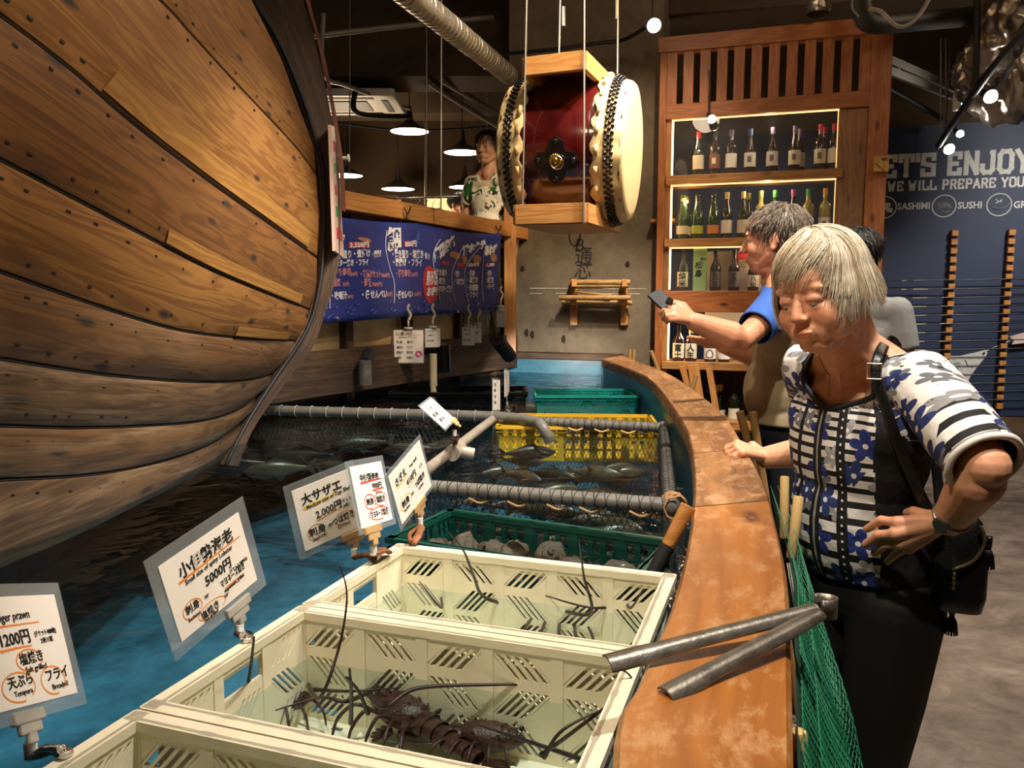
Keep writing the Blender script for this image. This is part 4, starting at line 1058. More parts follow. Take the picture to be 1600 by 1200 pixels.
def ban_text(items, mat, name, bold=.006, off=.004):
    mb = MB()
    for body, px, py, px2, py2, hpx in items:     # baseline start -> end in photo, letter height in px
        u0, v0 = invBP(px, py); u1, v1 = invBP(px2, py2); uh, vh = invBP(px, py - hpx)
        tmp = MB(); tmp.text(body, 1., Matrix.Identity(4), bold=bold, t=0)
        if not tmp.v: continue
        wx = max(v.x for v in tmp.v) - min(0, min(v.x for v in tmp.v))
        b0 = len(mb.v)
        for v in tmp.v:
            a = v.x / wx; h = v.y / .75; mb.v.append(BP(u0 + (u1 - u0) * a + (uh - u0) * h, v0 + (v1 - v0) * a + (vh - v0) * h, off))
        for f in tmp.f: mb.face([b0 + i for i in f])
    o = mb.build(name, mat, ban); return o
ban_text([('活き造り・煮付け', 521, 403, 578, 399, 11), ('・唐揚げ', 580, 401, 596, 399, 9), ('・バター焼き ・フライ', 521, 415, 574, 413, 9),
          ('・味噌汁', 517, 467, 542, 466, 10), ('・骨せんべい', 560, 466, 600, 464, 11), ('・活き造り・塩焼き', 612, 402, 659, 402, 11), ('・唐揚げ ・フライ', 612, 414, 657, 415, 10),
          ('・骨せんべい', 614, 466, 645, 464, 10), ('・煮付け', 659, 402, 668, 405, 8), ('活き造り', 677, 429, 694, 430, 8), ('・塩焼き', 679, 442, 692, 443, 8), ('・マヨネーズ焼き', 680, 455, 704, 455, 8),
          ('・刺身', 706, 431, 717, 432, 8), ('・つぼ焼き', 706, 443, 726, 444, 8), ('・刺身', 731, 430, 744, 431, 8), ('・塩焼き', 731, 441, 749, 441, 8), ('・天婦羅', 731, 453, 750, 453, 8), ('・フライ', 732, 464, 750, 464, 8),
          ('・刺身', 759, 430, 768, 430, 7), ('・塩焼き', 759, 441, 771, 441, 8), ('・バター焼', 760, 451, 772, 451, 7)], M_TXW, 'white_lettering', .008)
ban_text([('鯛', 608, 386, 630, 386, 28), ('伊勢海老', 674, 408, 710, 380, 16), ('活ホタテ', 722, 396, 756, 384, 12), ('あわび', 755, 397, 775, 394, 13), ('平', 521, 388, 540, 386, 20)], M_TXW, 'large_white_lettering', .02)
ban_text([('・握り寿司', 517, 431, 548, 430, 11), ('・茶漬けセット', 560, 433, 592, 432, 10), ('・雑炊', 517, 447, 533, 446, 11), ('・釜飯', 560, 447, 576, 447, 11), ('・握り寿司', 616, 432, 640, 432, 10),
          ('50円', 548, 431, 557, 431, 6), ('380円', 592, 433, 606, 433, 6), ('350円', 536, 447, 545, 447, 6), ('380円', 577, 447, 592, 447, 6), ('250円', 600, 463, 609, 462, 6), ('80円', 542, 466, 550, 466, 5), ('50円', 641, 432, 651, 432, 6), ('100円', 646, 463, 658, 462, 6)], M_TXP, 'pink_lettering', .006)
def ban_patch(px0, py0, px1, py1, off=.0025, n=6, oval=False, skew=0):
    mb = MB()
    if oval:
        cx, cy, rx, ry = (px0 + px1) / 2, (py0 + py1) / 2, (px1 - px0) / 2, (py1 - py0) / 2; ctr = invBP(cx, cy); b0 = len(mb.v); mb.v.append(BP(*ctr, off)); k = 32
        for i in range(k): a = 2 * math.pi * i / k; mb.v.append(BP(*invBP(cx + rx * math.cos(a) + skew * math.sin(a), cy + ry * math.sin(a)), off))
        for i in range(k): mb.face((b0, b0 + 1 + (i + 1) % k, b0 + 1 + i))
    else:
        mb.grid([[BP(*invBP(px0 + (px1 - px0) * i / n + skew * j, py0 + (py1 - py0) * j), off) for i in range(n + 1)] for j in (0, 1)])
    return mb
for q in ((545, 376, 578, 386), (633, 376, 650, 385), (686, 408, 698, 413), (712, 410, 725, 416), (730, 410, 749, 416), (758, 411, 772, 416)): ban_patch(*q).build('price_block', M_TXR, ban)
ban_text([('3,550円', 546, 385, 576, 384, 8), ('880円', 634, 385, 650, 384, 8), ('380円', 731, 416, 748, 415, 5), ('1,280', 759, 416, 771, 415, 5)], M_TXW, 'price_figures', .01, .006)
ban_patch(660, 415, 682, 474, oval=True, skew=4).build('red_oval', M_TXR, ban)
ban_text([('釣りは', 664, 444, 680, 444, 14), ('お得!', 666, 461, 681, 461, 11), ('釣り堀', 664, 429, 677, 429, 5)], M_TXW, 'oval_lettering', .012, .006)
for px, py, rx, ry, sk in ((570, 372, 9, 4, 6), (652, 374, 3, 14, -3), (709, 398, 9, 6, 3), (725, 404, 4, 8, 2), (745, 404, 6, 7, 1), (770, 402, 5, 7, 1)): ban_patch(px - rx, py - ry, px + rx, py + ry, .003, oval=True, skew=sk).build('printed_seafood', M_TXO if px != 652 else M_TXB, ban)
ln = MB()
for pl in ([(607, 357), (604, 385), (608, 420), (613, 440), (612, 474)], [(686, 372), (675, 390), (673, 412), (680, 440), (688, 474)], [(723, 381), (714, 400), (703, 425), (706, 450), (711, 472)], [(748, 384), (738, 398), (727, 420), (729, 445), (734, 472)], [(756, 380), (754, 400), (755, 430), (757, 470)], [(517, 452), (515, 482)]):
    ln.tube([BP(*invBP(x, y), .004) for x, y in resample([V((*p, 0)) for p in pl], 10) for x, y in [(x, y)]] if False else [BP(*invBP(p.x, p.y), .004) for p in resample(catmull([V((*p, 0)) for p in pl], 4), 14)], .0022, 4)
ln.build('white_lines', M_TXW, ban)
wv = MB()
for k in range(34):
    px = 505 + rng.random() * 260; py = 470 + rng.random() * 26 - (px - 505) * .02; r = 3 + rng.random() * 3
    wv.tube([BP(*invBP(px + r * math.cos(a) * (1 - .06 * i), py + r * math.sin(a) * (1 - .06 * i)), .002) for i, a in enumerate([q * .6 for q in range(9)])], .0028, 4)
wv.build('wave_print', M_TXB, ban)
for px, py in ((527, 498), (638, 338), (714, 487), (780, 362)): MB().ell(BP(*invBP(px, py), .006), (.012, .012, .004), 10, rot=(-DN).to_track_quat('Z', 'Y').to_matrix()).build('eyelet', M_STEEL, ban, smooth=True)
for px, py in ((637, 334), (779, 361)):
    c = onface(px, py, .13); kk = MB(); kk.tube(catmull([c + V((-.02, 0, .035)), c + V((0, 0, 0)), c + V((.02, 0, .04))], 5), .004, 5); kk.tube(catmull([c + V((0, 0, 0)), c + V((-.008, -.01, -.03))], 4), .003, 5); kk.build('cable_tie', M_BLACK, ban)
# ================================================================= SMALL CARDS HUNG UNDER THE BANNER
def hung(px0, px1, py0, py1, label, lines, marks=(), off=.14, yaw=0, pale=None):
    TL = onface(px0, py0, off); TR = onface(px1, py0, off); TR.z = TL.z
    if yaw: 
        c = (TL + TR) / 2; w = (px1 - px0) / FPX * c.y; e = Matrix.Rotation(yaw, 3, 'Z') @ V((w / 2 / max(.2, abs(math.cos(yaw))), 0, 0)); TL, TR = c - e, c + e
    else:
        c = (TL + TR) / 2; w = (px1 - px0) / FPX * c.y; TL, TR = c - V((w / 2, 0, 0)), c + V((w / 2, 0, 0))
    h = (py1 - py0) / FPX * c.y; dz = V((0, 0, h))
    t, C, ax = card('hanging_price_card', label, [TL, TR, TR - dz, TL - dz], 1., lines, lamin=.03, marks=marks, group='small cards hung under the banner')
    q = (TL + TR) / 2; n = ax[2]
    s = MB(); s.box(q + V((0, 0, .004)), (.05, .012, .016)); s.cyl(q + V((0, 0, .01)), q + V((0, 0, .05)), .006, 8); s.tube(catmull([q + V((0, 0, .05)), q + V((.012, .01, .08)), q + V((-.004, .0, .115)), q + V((.008, .0, .14))], 4), .008, 7); s.build('clear_hanger_clip', plain('milky_plastic', hexc('b9b09c'), .3), t, smooth=True)
    return t
hung(613, 662, 516, 570, 'white card with a pink fish drawing, largest of the cards under the banner', [('たい(鯛) 3980円', .06, .86, .12, 0, kw(.002, .62)), ('Seabream (チケット)', .16, .76, .09, 0, kw(0, .7)), ('刺身', .08, .60, .1, 0, kw(.001)), ('煮付け', .45, .60, .1, 0, kw(.001, .7)), ('塩焼き', .08, .44, .1, 0, kw(.001, .7)), ('フライ', .42, .44, .1, 0, kw(.001, .7)), ('唐揚げ', .08, .28, .1, 0, kw(.001, .7)), ('寿司', .42, .28, .1, 0, kw(.001)), ('鍋', .12, .12, .1, 0, kw(.001)), ('味噌汁', .42, .12, .1, 0, kw(.001, .7))],
     [('ring', plain('pink_marker', hexc('e0508a'), .6), .84, .27, .09, .07, .035), ('line', M_INKR, .08, .845, .92, .85, .008)])
hung(664, 688, 513, 544, 'white card turned sideways right of the pink fish card', [('いさき', .1, .8, .14, 0, kw(.001)), ('1,980円', .1, .6, .12, 0, kw(.001)), ('刺身 塩焼', .1, .3, .12, 0, kw(.001, .8))], yaw=.5)
hung(721, 742, 511, 541, 'left one of two overlapping white cards at the banner\'s right half', [('めばる', .1, .8, .14, 0, kw(.001)), ('980円', .2, .55, .14, 0, kw(.001)), ('煮付 塩焼', .1, .25, .12, 0, kw(.001, .8))])
hung(740, 753, 507, 537, 'right one of two overlapping white cards at the banner\'s right half', [('あじ', .2, .8, .2, 0, kw(.001)), ('980円', .1, .5, .14, 0, kw(.001, .7))], off=.10)
hung(775, 790, 480, 512, 'crumpled pale card at the banner\'s lower right corner', [('かに', .2, .7, .2, 0, kw(.001))], yaw=-.6)
# black drain pipes poking out of the deck front
def stub(px, py, px2, py2, r, label, mat, mat2):
    a = onface(px, py, -.05); b_ = onface(px2, py2, .22); t = thing('drain_pipe', label, 'pipe', a, 'pipe stubs of the deck front')
    MB().tube([a, a.lerp(b_, .6), b_], [r, r, r], 16).build('barrel', mat, t, smooth=True, autos=40); MB().tube([b_.lerp(a, .1), b_ + (b_ - a).normalized() * .02], r * 1.12, 16).build('collar', mat2, t, smooth=True, autos=40)
M_OLDP = plain('stained_pipe', hexc('5a5650'), .5, var=.5, scale=25)
c = onface(570, 585, .16); t = thing('drain_pipe', 'stubby stained grey pipe end hanging under the deck, left of the pink fish card', 'pipe', c)
MB().cyl(c + V((0, 0, .075)), c - V((0, 0, .055)), .036, 16).build('barrel', M_OLDP, t, smooth=True, autos=40); MB().cyl(c + V((0, 0, .06)), c + V((0, .14, .10)), .034, 14).build('elbow', M_BLACK, t, smooth=True, autos=40)
c = onface(693, 563, .16); t = thing('drain_pipe', 'black pipe end hanging under the deck, right of the pink fish card', 'pipe', c)
MB().cyl(c + V((0, 0, .09)), c - V((0, 0, .07)), .043, 16).build('barrel', M_BLACKG, t, smooth=True, autos=40); MB().cyl(c + V((0, 0, .07)), c + V((-.12, .06, .08)), .036, 14).build('elbow', M_OLDP, t, smooth=True, autos=40)
c = P(677, 588, z=1.04); t = thing('inlet_pipe', 'thin white upright pipe in the lit corner under the deck', 'pipe', c); MB().cyl(c + V((0, 0, .13)), c - V((0, 0, .2)), .022, 12).build('barrel', plain('white_pipe', hexc('e0d2a8'), .4), t, smooth=True, autos=40)
# black spot fitting aimed at the water
c0 = P(776, 530, Y=4.5); c1_ = P(796, 556, Y=4.72); t = thing('underdeck_spotlight', 'black cylinder spotlight aimed down at the water by the pier', 'spotlight', c0)
MB().cyl(c0, c1_, .042, 18).build('housing', M_BLACK, t, smooth=True, autos=40); MB().cyl(c1_, c1_ + (c1_ - c0).normalized() * .004, .038, 18).build('lens', emis('spot_lens', (1, .95, .85), .6), t); MB().tube([c0, c0 + V((-.03, .1, .15))], .012, 8).build('bracket', M_BLACK, t)
lamp('spot_underdeck', 'SPOT', c1_ + (c1_ - c0).normalized() * .02, 40, WHITE, c1_ + (c1_ - c0) * 4, .03, 80, .6)

# ================================================================= DRUM ON ITS HANGING CRADLE
M_DRUM = plain('red_lacquer', hexc('3e0908'), .2, var=.25, scale=6, coat=.8)
m = M_DRUM
M_HIDE = plain('drum_hide', hexc('e3cf98'), .55, var=.06, scale=5); M_HIDE2 = plain('drum_hide_edge', hexc('cdb482'), .6, var=.18, scale=18)
cR = P(988, 238, Y=4.2); cL = P(806, 239, Y=4.38); dax = (cR - cL); DLn = dax.length; dax.normalize(); cM = (cR + cL) / 2
drum = thing('taiko_drum', 'huge dark red barrel drum with studded cream skins, lying in a hanging cradle', 'drum', cM)
DX = Matrix.Rotation(0, 3, 'X'); side = dax.cross(V((0, 0, 1))).normalized(); upd = side.cross(dax).normalized()
MD = Matrix((side, upd, dax)).transposed().to_4x4(); MD.translation = cM
RE = .338; RB = .372; hl = DLn / 2
prof = [(RE, -hl)]
for i in range(17): z = -hl * .97 + 2 * hl * .97 * i / 16; prof.append((RE * .985 + (RB - RE) * math.cos(z / hl * math.pi / 2) ** .8, z))
prof.append((RE, hl))
MB().lathe(prof, 64, MD).build('barrel', M_DRUM, drum, smooth=True)
for sd in (1, -1):
    # hide folded over the end: face, rounded edge and ragged skirt
    rows = []
    for r, z in ((0.001, hl + .012), (RE * .5, hl + .012), (RE * .9, hl + .010), (RE * .985, hl + .004), (RE * 1.012, hl - .008), (RE * 1.03, hl - .035), (RE * 1.06, hl - .075)):
        rows.append([MD @ V((r * math.cos(a), r * math.sin(a), sd * z)) for a in [q * math.pi / 48 for q in range(96)]])
    g = MB(); g.grid(rows[:5], closed_u=True); g.build('drum_skin', M_HIDE, drum, smooth=True)
    wav = []
    for r, z in ((1.0, -.004), (1.035, -.035), (1.075, -.085), (1.115, -.135), (1.10, -.14)):
        wav.append([MD @ V(((RE * r + .006 * math.sin(q * .9)) * math.cos(q * math.pi / 48), (RE * r + .006 * math.sin(q * .9)) * math.sin(q * math.pi / 48), sd * (hl + z + (.012 * math.sin(q * 1.31) if z < -.12 else 0)))) for q in range(96)])
    g = MB(); g.grid(wav, closed_u=True); g.build('skin_skirt', M_HIDE2, drum, smooth=True)
    st_ = MB()
    for q in range(72):
        a = 2 * math.pi * q / 72
        for zo, ao in ((-.046, 0), (-.061, .5), (-.076, 0)):
            aa = a + ao * 2 * math.pi / 72; r = RE * 1.045 + (-.03 - zo) * .4
            st_.ell(MD @ V((r * math.cos(aa), r * math.sin(aa), sd * (hl + zo))), .0105, 6)
    o = st_.build('stud_row', M_BLACKG, drum, smooth=True); o['kind'] = 'stuff'
    pg = MB()
    for q in range(24):
        a = 2 * math.pi * (q + .5) / 24; r = RE * 1.125; c = MD @ V((r * math.cos(a), r * math.sin(a), sd * (hl - .118))); tdir = (MD.to_3x3() @ V((-math.sin(a), math.cos(a), 0)))
        pg.cyl(c - tdir * .022, c + tdir * .022, .010, 8)
    pg.build('skin_toggles', M_HIDE2, drum, smooth=True)
# metal diamond fitting with gold boss and ring, facing the aisle
def drum_pt(zz, ang, out=0.):
    r = RE * .985 + (RB - RE) * math.cos(zz / hl * math.pi / 2) ** .8 + out; return MD @ V((r * math.cos(ang), r * math.sin(ang), zz)), (MD.to_3x3() @ V((math.cos(ang), math.sin(ang), 0)))
best = None
for zi in range(-20, 21):
    for ai in range(0, 72):
        p, n = drum_pt(zi / 20 * hl * .6, ai * math.pi / 36)
        if n.dot(CAM - p) <= 0: continue
        d = p - CAM; dd_ = V((0, math.cos(PITCH), -math.sin(PITCH))); uu = V((0, math.sin(PITCH), math.cos(PITCH))); dep = d.dot(dd_); sx_ = 800 + FPX * d.x / dep; sy_ = 600 - FPX * d.dot(uu) / dep
        e = (sx_ - 868) ** 2 + (sy_ - 246) ** 2
        if best is None or e < best[0]: best = (e, p, n)
bp, bn_ = best[1], best[2]; bx = dax; by = bn_.cross(bx).normalized(); MBs = Matrix((bx, by, bn_)).transposed().to_4x4(); MBs.translation = bp
g = MB(); pts = []
for i in range(48):
    a = 2 * math.pi * i / 48; q4 = abs(math.cos(2 * a)) ** 1.2; r = .062 + .048 * q4 + .006 * math.cos(16 * a); pts.append((r * math.cos(a), r * math.sin(a)))
g.prism(pts, MBs @ Matrix.Translation((0, 0, -.006)), .016)
for i in range(4):
    a = i * math.pi / 2; g.ell(MBs @ V((.088 * math.cos(a), .088 * math.sin(a), .012)), .016, 10)
g.build('diamond_fitting', M_BLACKG, drum, smooth=True, autos=30)
M_GOLD = plain('old_gold', hexc('a8842c'), .3, .9)
g = MB()
for i in range(16):
    a = 2 * math.pi * i / 16; g.ell(MBs @ V((.026 * math.cos(a), .026 * math.sin(a), .016)), (.008, .008, .008), 8)
g.ell(MBs @ V((0, 0, .018)), .018, 12); g.build('gold_boss', M_GOLD, drum, smooth=True)
g = MB(); g.tube([MBs @ V((.012 + .030 * math.cos(a), .0 - .03 * math.sin(a) - .008, .034)) for a in [k * math.pi / 12 for k in range(24)]], .0035, 6, closed=True); g.build('ring', M_STEEL, drum, smooth=True)
# saddle board under / over: two box frames hung on steel rods
M_FRM = wood('cradle_pine', hexc('d39a58'), hexc('b67c3e'), kind='UV', knots=.3, scale=1.2)
def cradle(label, pz0, pz1, pxs, Y0, Y1, th, hp):
    t = thing('drum_cradle_board', label, 'drum cradle', P(pxs[1], pz0, Y=Y0))
    A0 = P(pxs[0], (pz0 + pz1) / 2, Y=Y0 + .11); A1 = P(pxs[1], (pz0 + pz1) / 2, Y=Y0); 
    e = (A1 - A0); e.z = 0; d = V((.367, .93, 0)).normalized(); W_ = e.length; e.normalize()
    A1.z = A0.z; L_ = .62
    g = MB()
    for a, b_ in ((A0, A1), (A0 + d * L_, A1 + d * L_), (A0, A0 + d * L_), (A1, A1 + d * L_)): 
        g = MB(); g.bar(a, b_, .03, th); g.build('side_board', M_FRM, t, bevel=.002)
    MB().slab(A0 + V((0, 0, hp)), A1 + V((0, 0, hp)), A1 + d * L_ + V((0, 0, hp)), A0 + d * L_ + V((0, 0, hp)), .015).build('flat_board', M_FRM, t)
    return A0, A1, d, L_
E0, E1, dE, LE = cradle('pine box frame under the red drum, hung on steel rods', 322, 350, (806, 915), 3.83, 4.3, .093, -.036)
F0, F1, dF, LF = cradle('pine box frame above the red drum, hung on steel rods', 91, 119, (820, 912), 3.83, 4.3, .085, .03)
for k, (p, q) in enumerate(((F0, E0), (F1, E1), (F0 + dF * LF, E0 + dE * LE), (F1 + dF * LF, E1 + dE * LE))):
    x_, y_ = p.x, p.y
    t = thing('hanging_rod', ['steel rod down the left front of the drum cradle', 'steel rod down the right front of the drum cradle', 'steel rod behind the drum, left', 'steel rod behind the drum, right'][k], 'rod', (x_, y_ - .028, 2.), 'rods of the drum cradle')
    MB().cyl((x_ + (.03 if k == 0 else -.01), y_ - .028, 4.0), (q.x + (.03 if k == 0 else -.01), q.y - .02, E0.z - .05), .0048, 6).build('rod', M_WIRE, t)
    MB().cyl((x_ + (.03 if k == 0 else -.01), y_ - .028, 2.95), (x_ + (.03 if k == 0 else -.01), y_ - .028, 3.05), .009, 8).build('turnbuckle', M_WIRE, t)
# drum sits between: chocks
g = MB()
for s_ in (.15, .8):
    a = E0 + dE * LE * s_ + V((0, 0, .05)); 
# rope stub on top board
c = P(905, 124, Y=4.45); o = MB().tube(catmull([c + V((-.06, 0, 0)), c + V((0, 0, .012)), c + V((.07, .02, -.01))], 5), .016, 8).build('rope_bundle', plain('grey_rope', hexc('9a9080'), .8, bumpy=.4), drum, smooth=True)
g = MB(); ca = P(898, 352, Y=4.5); g.tube([ca + V((.03 * math.cos(a), 0, -.06 + .055 * math.sin(a))) for a in [k * math.pi / 8 for k in range(16)]], .004, 5, closed=True); o = g.build('hanging_loop', M_BLACK, None); tag(o, 'small black cord loop hanging below the drum cradle', 'cord'); 

# ================================================================= CONCRETE PIER: peg rack, writing, chalk lines, stains
def onwall(px, py, off=.0):
    n = V((-.33, -1, 0)).normalized(); a = V((0, WL(0), 0)) + n * off; d = P(px, py, Y=1.) - CAM; return CAM + d * ((a - CAM).dot(n) / d.dot(n))
WN = V((-.33, -1, 0)).normalized(); WU = V((1, -.33, 0)).normalized()
rk = thing('drumstick_rack', 'two-tier wooden rack with thick round drumsticks on the concrete pier', 'rack', onwall(930, 470))
for px in (897, 976):
    for y0, y1, off in ((440, 462, .20), (468, 508, .14)):
        a = onwall(px, y0, off * .5); b_ = onwall(px, y1, .03)
        MB().bar(onwall(px, y0 + 2, .02), onwall(px, y0 + 2, off), .035, .05).build('bracket', M_FRM, rk, bevel=.002)
    MB().bar(onwall(px, 440, .02), onwall(px, 508, .02), .05, .03, up=WN).build('upright', M_FRM, rk, bevel=.002)
M_STK = wood('drumstick_wood', hexc('c39a60'), hexc('9a7440'), kind='Object', knots=0)
sticks = [(892, 441, 985, 441, .17), (895, 447, 982, 446, .10), (874, 465, 986, 465, .16), (878, 472, 988, 473, .09), (895, 455, 955, 462, .13)]
for k, (x0, y0, x1, y1, off) in enumerate(sticks):
    t = thing('drumstick', ['thick round drumstick at the front of the rack\'s upper tier', 'round drumstick behind on the rack\'s upper tier', 'longest thick drumstick on the rack\'s lower tier, in front', 'round drumstick behind on the rack\'s lower tier', 'thin stick slanting between the rack\'s two tiers'][k], 'drumstick', onwall(x0, y0, off), 'drumsticks on the pier rack')
    r = .018 if k < 4 else .010; a, b_ = onwall(x0, y0, off), onwall(x1, y1, off); mb = MB(); round_handle(mb, a, b_, r); mb.build('shaft', M_STK, t, smooth=True, autos=40)
def wall_text(items, name, mat, label):
    mb = MB()
    for body, px, py, sz, sh in items:
        M_ = Matrix((WU, V((0, 0, 1)), WN)).transposed().to_4x4(); M_.translation = onwall(px, py, .002); mb.text(body, sz, M_, bold=.0005, shear=sh)
    o = mb.build(name, mat, None); tag(o, label, 'writing'); return o
wall_text([('B', 897, 393, .13, .1), ('通', 897, 411, .13, .1), ('、', 902, 424, .10, 0), ('芯', 896, 434, .13, .15)], 'pencilled_writing', M_INK, 'black handwritten characters on the concrete above the drumstick rack')
g = MB()
for px0, px1, y in ((828, 888, 451), (942, 1010, 451.5), (828, 847, 459), (868, 900, 459), (940, 1000, 459.5)): g.slab(onwall(px0, y, .003), onwall(px1, y + .3, .003), onwall(px1, y - .9, .003), onwall(px0, y - 1.2, .003), .002)
o = g.build('chalk_line', plain('chalk', hexc('b8b0a0'), .8, var=.4, scale=30), None); tag(o, 'two broken white survey lines across the concrete pier', 'line')
# dark form-tie holes and rust runs
for k, (px, py) in enumerate(((817, 420), (981, 413), (832, 523), (881, 530), (823, 520))):
    g = MB(); c = onwall(px, py, .001); g.ell(c, (.018, .004, .03 if k > 1 else .022), 12); o = g.build('stain', plain('rust_stain', hexc('241408'), .9), None, smooth=True); tag(o, ['dark tie hole at the upper left of the pier', 'dark tie hole at the upper right of the pier', 'dark drip stain low on the pier, left one', 'large dark drip stain below the rack', 'leftmost dark drip stain low on the pier'][k], 'stain', 'dark marks on the concrete pier')

# ================================================================= PENDANT LAMPS AND CEILING FITTINGS
M_SHADE = plain('black_shade', (.02, .018, .015), .4)
M_SHIN = emis('pendant_glow', (1, .86, .66), 9)
def pendant(cl=.95):
    t = thing('pendant_lamp', '', 'pendant lamp')
    MB().lathe([(.03, .19), (.035, .12), (.06, .09), (.12, .055), (.19, .015), (.205, 0), (.198, .0), (.18, .014), (.11, .05), (.03, .085)], 28).build('lamp_shade', M_SHADE, t, smooth=True)
    MB().lathe([(.0001, -.004), (.12, -.003), (.192, .003), (.192, .006), (.0001, .006)], 28).build('diffuser', M_SHIN, t, smooth=True)
    MB().cyl((0, 0, .17), (0, 0, cl), .005, 6).build('cord', M_BLACK, t)
    MB().cyl((0, 0, .17), (0, 0, .25), .022, 10).build('socket', M_BLACK, t, smooth=True, autos=40)
    return t
pend = [(640, 206, 8.3), (722, 239, 8.8), (540, 275, 9.3), (622, 296, 9.6), (726, 293, 10.2)]
PLB = ['largest lit black pendant lamp, highest above the beam', 'lit pendant lamp beside the standing staff member\'s head', 'lit pendant lamp at the edge of the boat stem', 'lit pendant lamp above the beam, centre left', 'lit pendant lamp right behind the staff member\'s shoulder']
for k, (px, py, Y) in enumerate(pend):
    p = P(px, py, Y=Y); o = pendant(4.0 - p.z); o.location = p; o['label'] = PLB[k]; o['group'] = 'pendant lamps over the far dining area'
    lamp('pendant_light', 'SPOT', p + V((0, 0, -.03)), 60, (1, .8, .55), p + V((0, 0, -2)), .12, 150, .8)
lamp('pendant_bounce_fill', 'POINT', (-1.6, 8.0, 2.3), 70, (1, .76, .5), size=.3)  # added lamp without a fixture, imitates pendant light bounced onto the far ceiling
def ceil_tube(name, label, cat, pts, r, mat, group=None, n=10, rings=False):
    t = MB(); c = catmull([P(x, y, Y=Y) for x, y, Y in pts], 8); t.tube(c, r, n); o = t.build(name, mat, None, smooth=True, autos=50); tag(o, label, cat, group); return o, c
M_DUCT = plain('galvanised_duct', hexc('a59a88'), .35, .6, bumpy=.1)
dt = thing('spiral_duct', 'grey spiral duct running up the ceiling from the drum to the top edge', 'duct', P(805, 125, Y=6.0))
a, b_ = P(600, -40, Y=3.2), P(796, 118, Y=5.35); MB().cyl(a, b_, .058, 20).build('tube', M_DUCT, dt, smooth=True, autos=50)
g = MB(); d = (b_ - a); L = d.length; d.normalize(); x, y = frame_from(d)
g.tube([a + d * (L * i / 720) + (x * math.cos(i * .33) + y * math.sin(i * .33)) * .058 for i in range(721)], .0035, 4); g.build('spiral_seam', M_DUCT, dt)
ceil_tube('conduit', 'thin pale conduit crossing the beam above the pendants', 'conduit', [(478, 58, 5.2), (560, 48, 5.4), (690, 34, 5.8), (770, 27, 6.0)], .018, M_GREYP, 'thin ceiling conduits')
ceil_tube('conduit', 'thin conduit dropping from the ceiling near the stem and running right', 'conduit', [(505, 20, 5.0), (506, 115, 5.2), (545, 135, 6.0), (640, 170, 8.0)], .016, M_GREYP, 'thin ceiling conduits')
ceil_tube('steel_rail', 'upper of two steel rails slanting down behind the drum', 'rail', [(690, 125, 6.5), (740, 155, 7.4), (790, 185, 8.4)], .025, M_GREYP, 'steel rails behind the drum')
ceil_tube('steel_rail', 'lower of two steel rails slanting down behind the drum', 'rail', [(668, 128, 6.5), (725, 165, 7.4), (782, 200, 8.4)], .025, M_GREYP, 'steel rails behind the drum')
ceil_tube('steel_rail', 'thin dark rail in front of the far brown wall', 'rail', [(520, 192, 9.6), (640, 205, 9.6), (780, 198, 9.6)], .02, M_BLACK, 'steel rails behind the drum')
ceil_tube('cable', 'black cable clipped along the top of the concrete pier', 'cable', [(790, 84, 5.5), (860, 78, 5.4), (930, 68, 5.35), (975, 62, 5.3), (1010, 42, 5.0)], .012, M_BLACK, 'loose ceiling cables')
ceil_tube('cable', 'black hose end hooking down by the air conditioner', 'cable', [(556, 138, 6.3), (553, 170, 6.4), (575, 180, 6.6), (640, 182, 7.0)], .022, M_BLACK, 'loose ceiling cables')
a = P(545, 160, Y=6.9); t = thing('air_conditioner', 'white ceiling cassette air conditioner beside the boat stem', 'air conditioner', a)
MB().box(a, (.86, .7, .06)).build('panel', M_WHITE, t, bevel=.01); MB().box(a - V((0, 0, .032)), (.36, .34, .012)).build('grille', plain('grille_grey', (.12, .11, .1), .6), t)
for dx, dy, w, d in ((0, .26, .5, .05), (0, -.26, .5, .05), (.33, 0, .05, .4), (-.33, 0, .05, .4)): MB().box(a + V((dx, dy, -.032)), (w, d, .008)).build('air_slot', M_BLACK, t)
for k, (px, Y) in enumerate(((547, 6.2), (667, 6.0), (690, 4.7), (665, 7.6), (762, 8.8))):
    o = MB().cyl(P(px, -20 if k != 2 else -60, Y=Y), P(px - 1, (290, 305, 330, 320, 300)[k], Y=Y), .0045, 6).build('hanging_wire', M_WIRE, None); tag(o, ['hanging wire just right of the stem', 'hanging wire through the lit lamps, centre', 'thickest hanging wire, reaching the beam left of the staff', 'faint hanging wire behind the hangers', 'faint hanging wire beside the staff head'][k], 'wire', 'wires hanging above the beam')
# coat hangers on a thin rail
rl_a, rl_b = P(560, 312, Y=7.6), P(735, 307, Y=7.6)
o = MB().cyl(rl_a, rl_b, .008, 8).build('hanger_rail', M_STEEL, None, smooth=True); tag(o, 'thin metal rail holding the wooden coat hangers', 'rail')
hg = thing('coat_hanger', '', 'coat hanger')
g = MB(); g.tube(catmull([V((-.21, 0, -.13)), V((-.1, 0, -.05)), V((0, 0, 0)), V((.1, 0, -.05)), V((.21, 0, -.13))], 5), .012, 8); g.build('shoulder_bar', M_FRM, hg, smooth=True)
MB().cyl((-.19, 0, -.13), (.19, 0, -.13), .008, 8).build('trouser_bar', M_FRM, hg, smooth=True); g = MB(); g.tube(catmull([V((0, 0, 0)), V((0, 0, .05)), V((.025, 0, .08)), V((0, 0, .1)), V((-.02, 0, .085))], 5), .003, 6); g.build('hook', M_STEEL, hg)
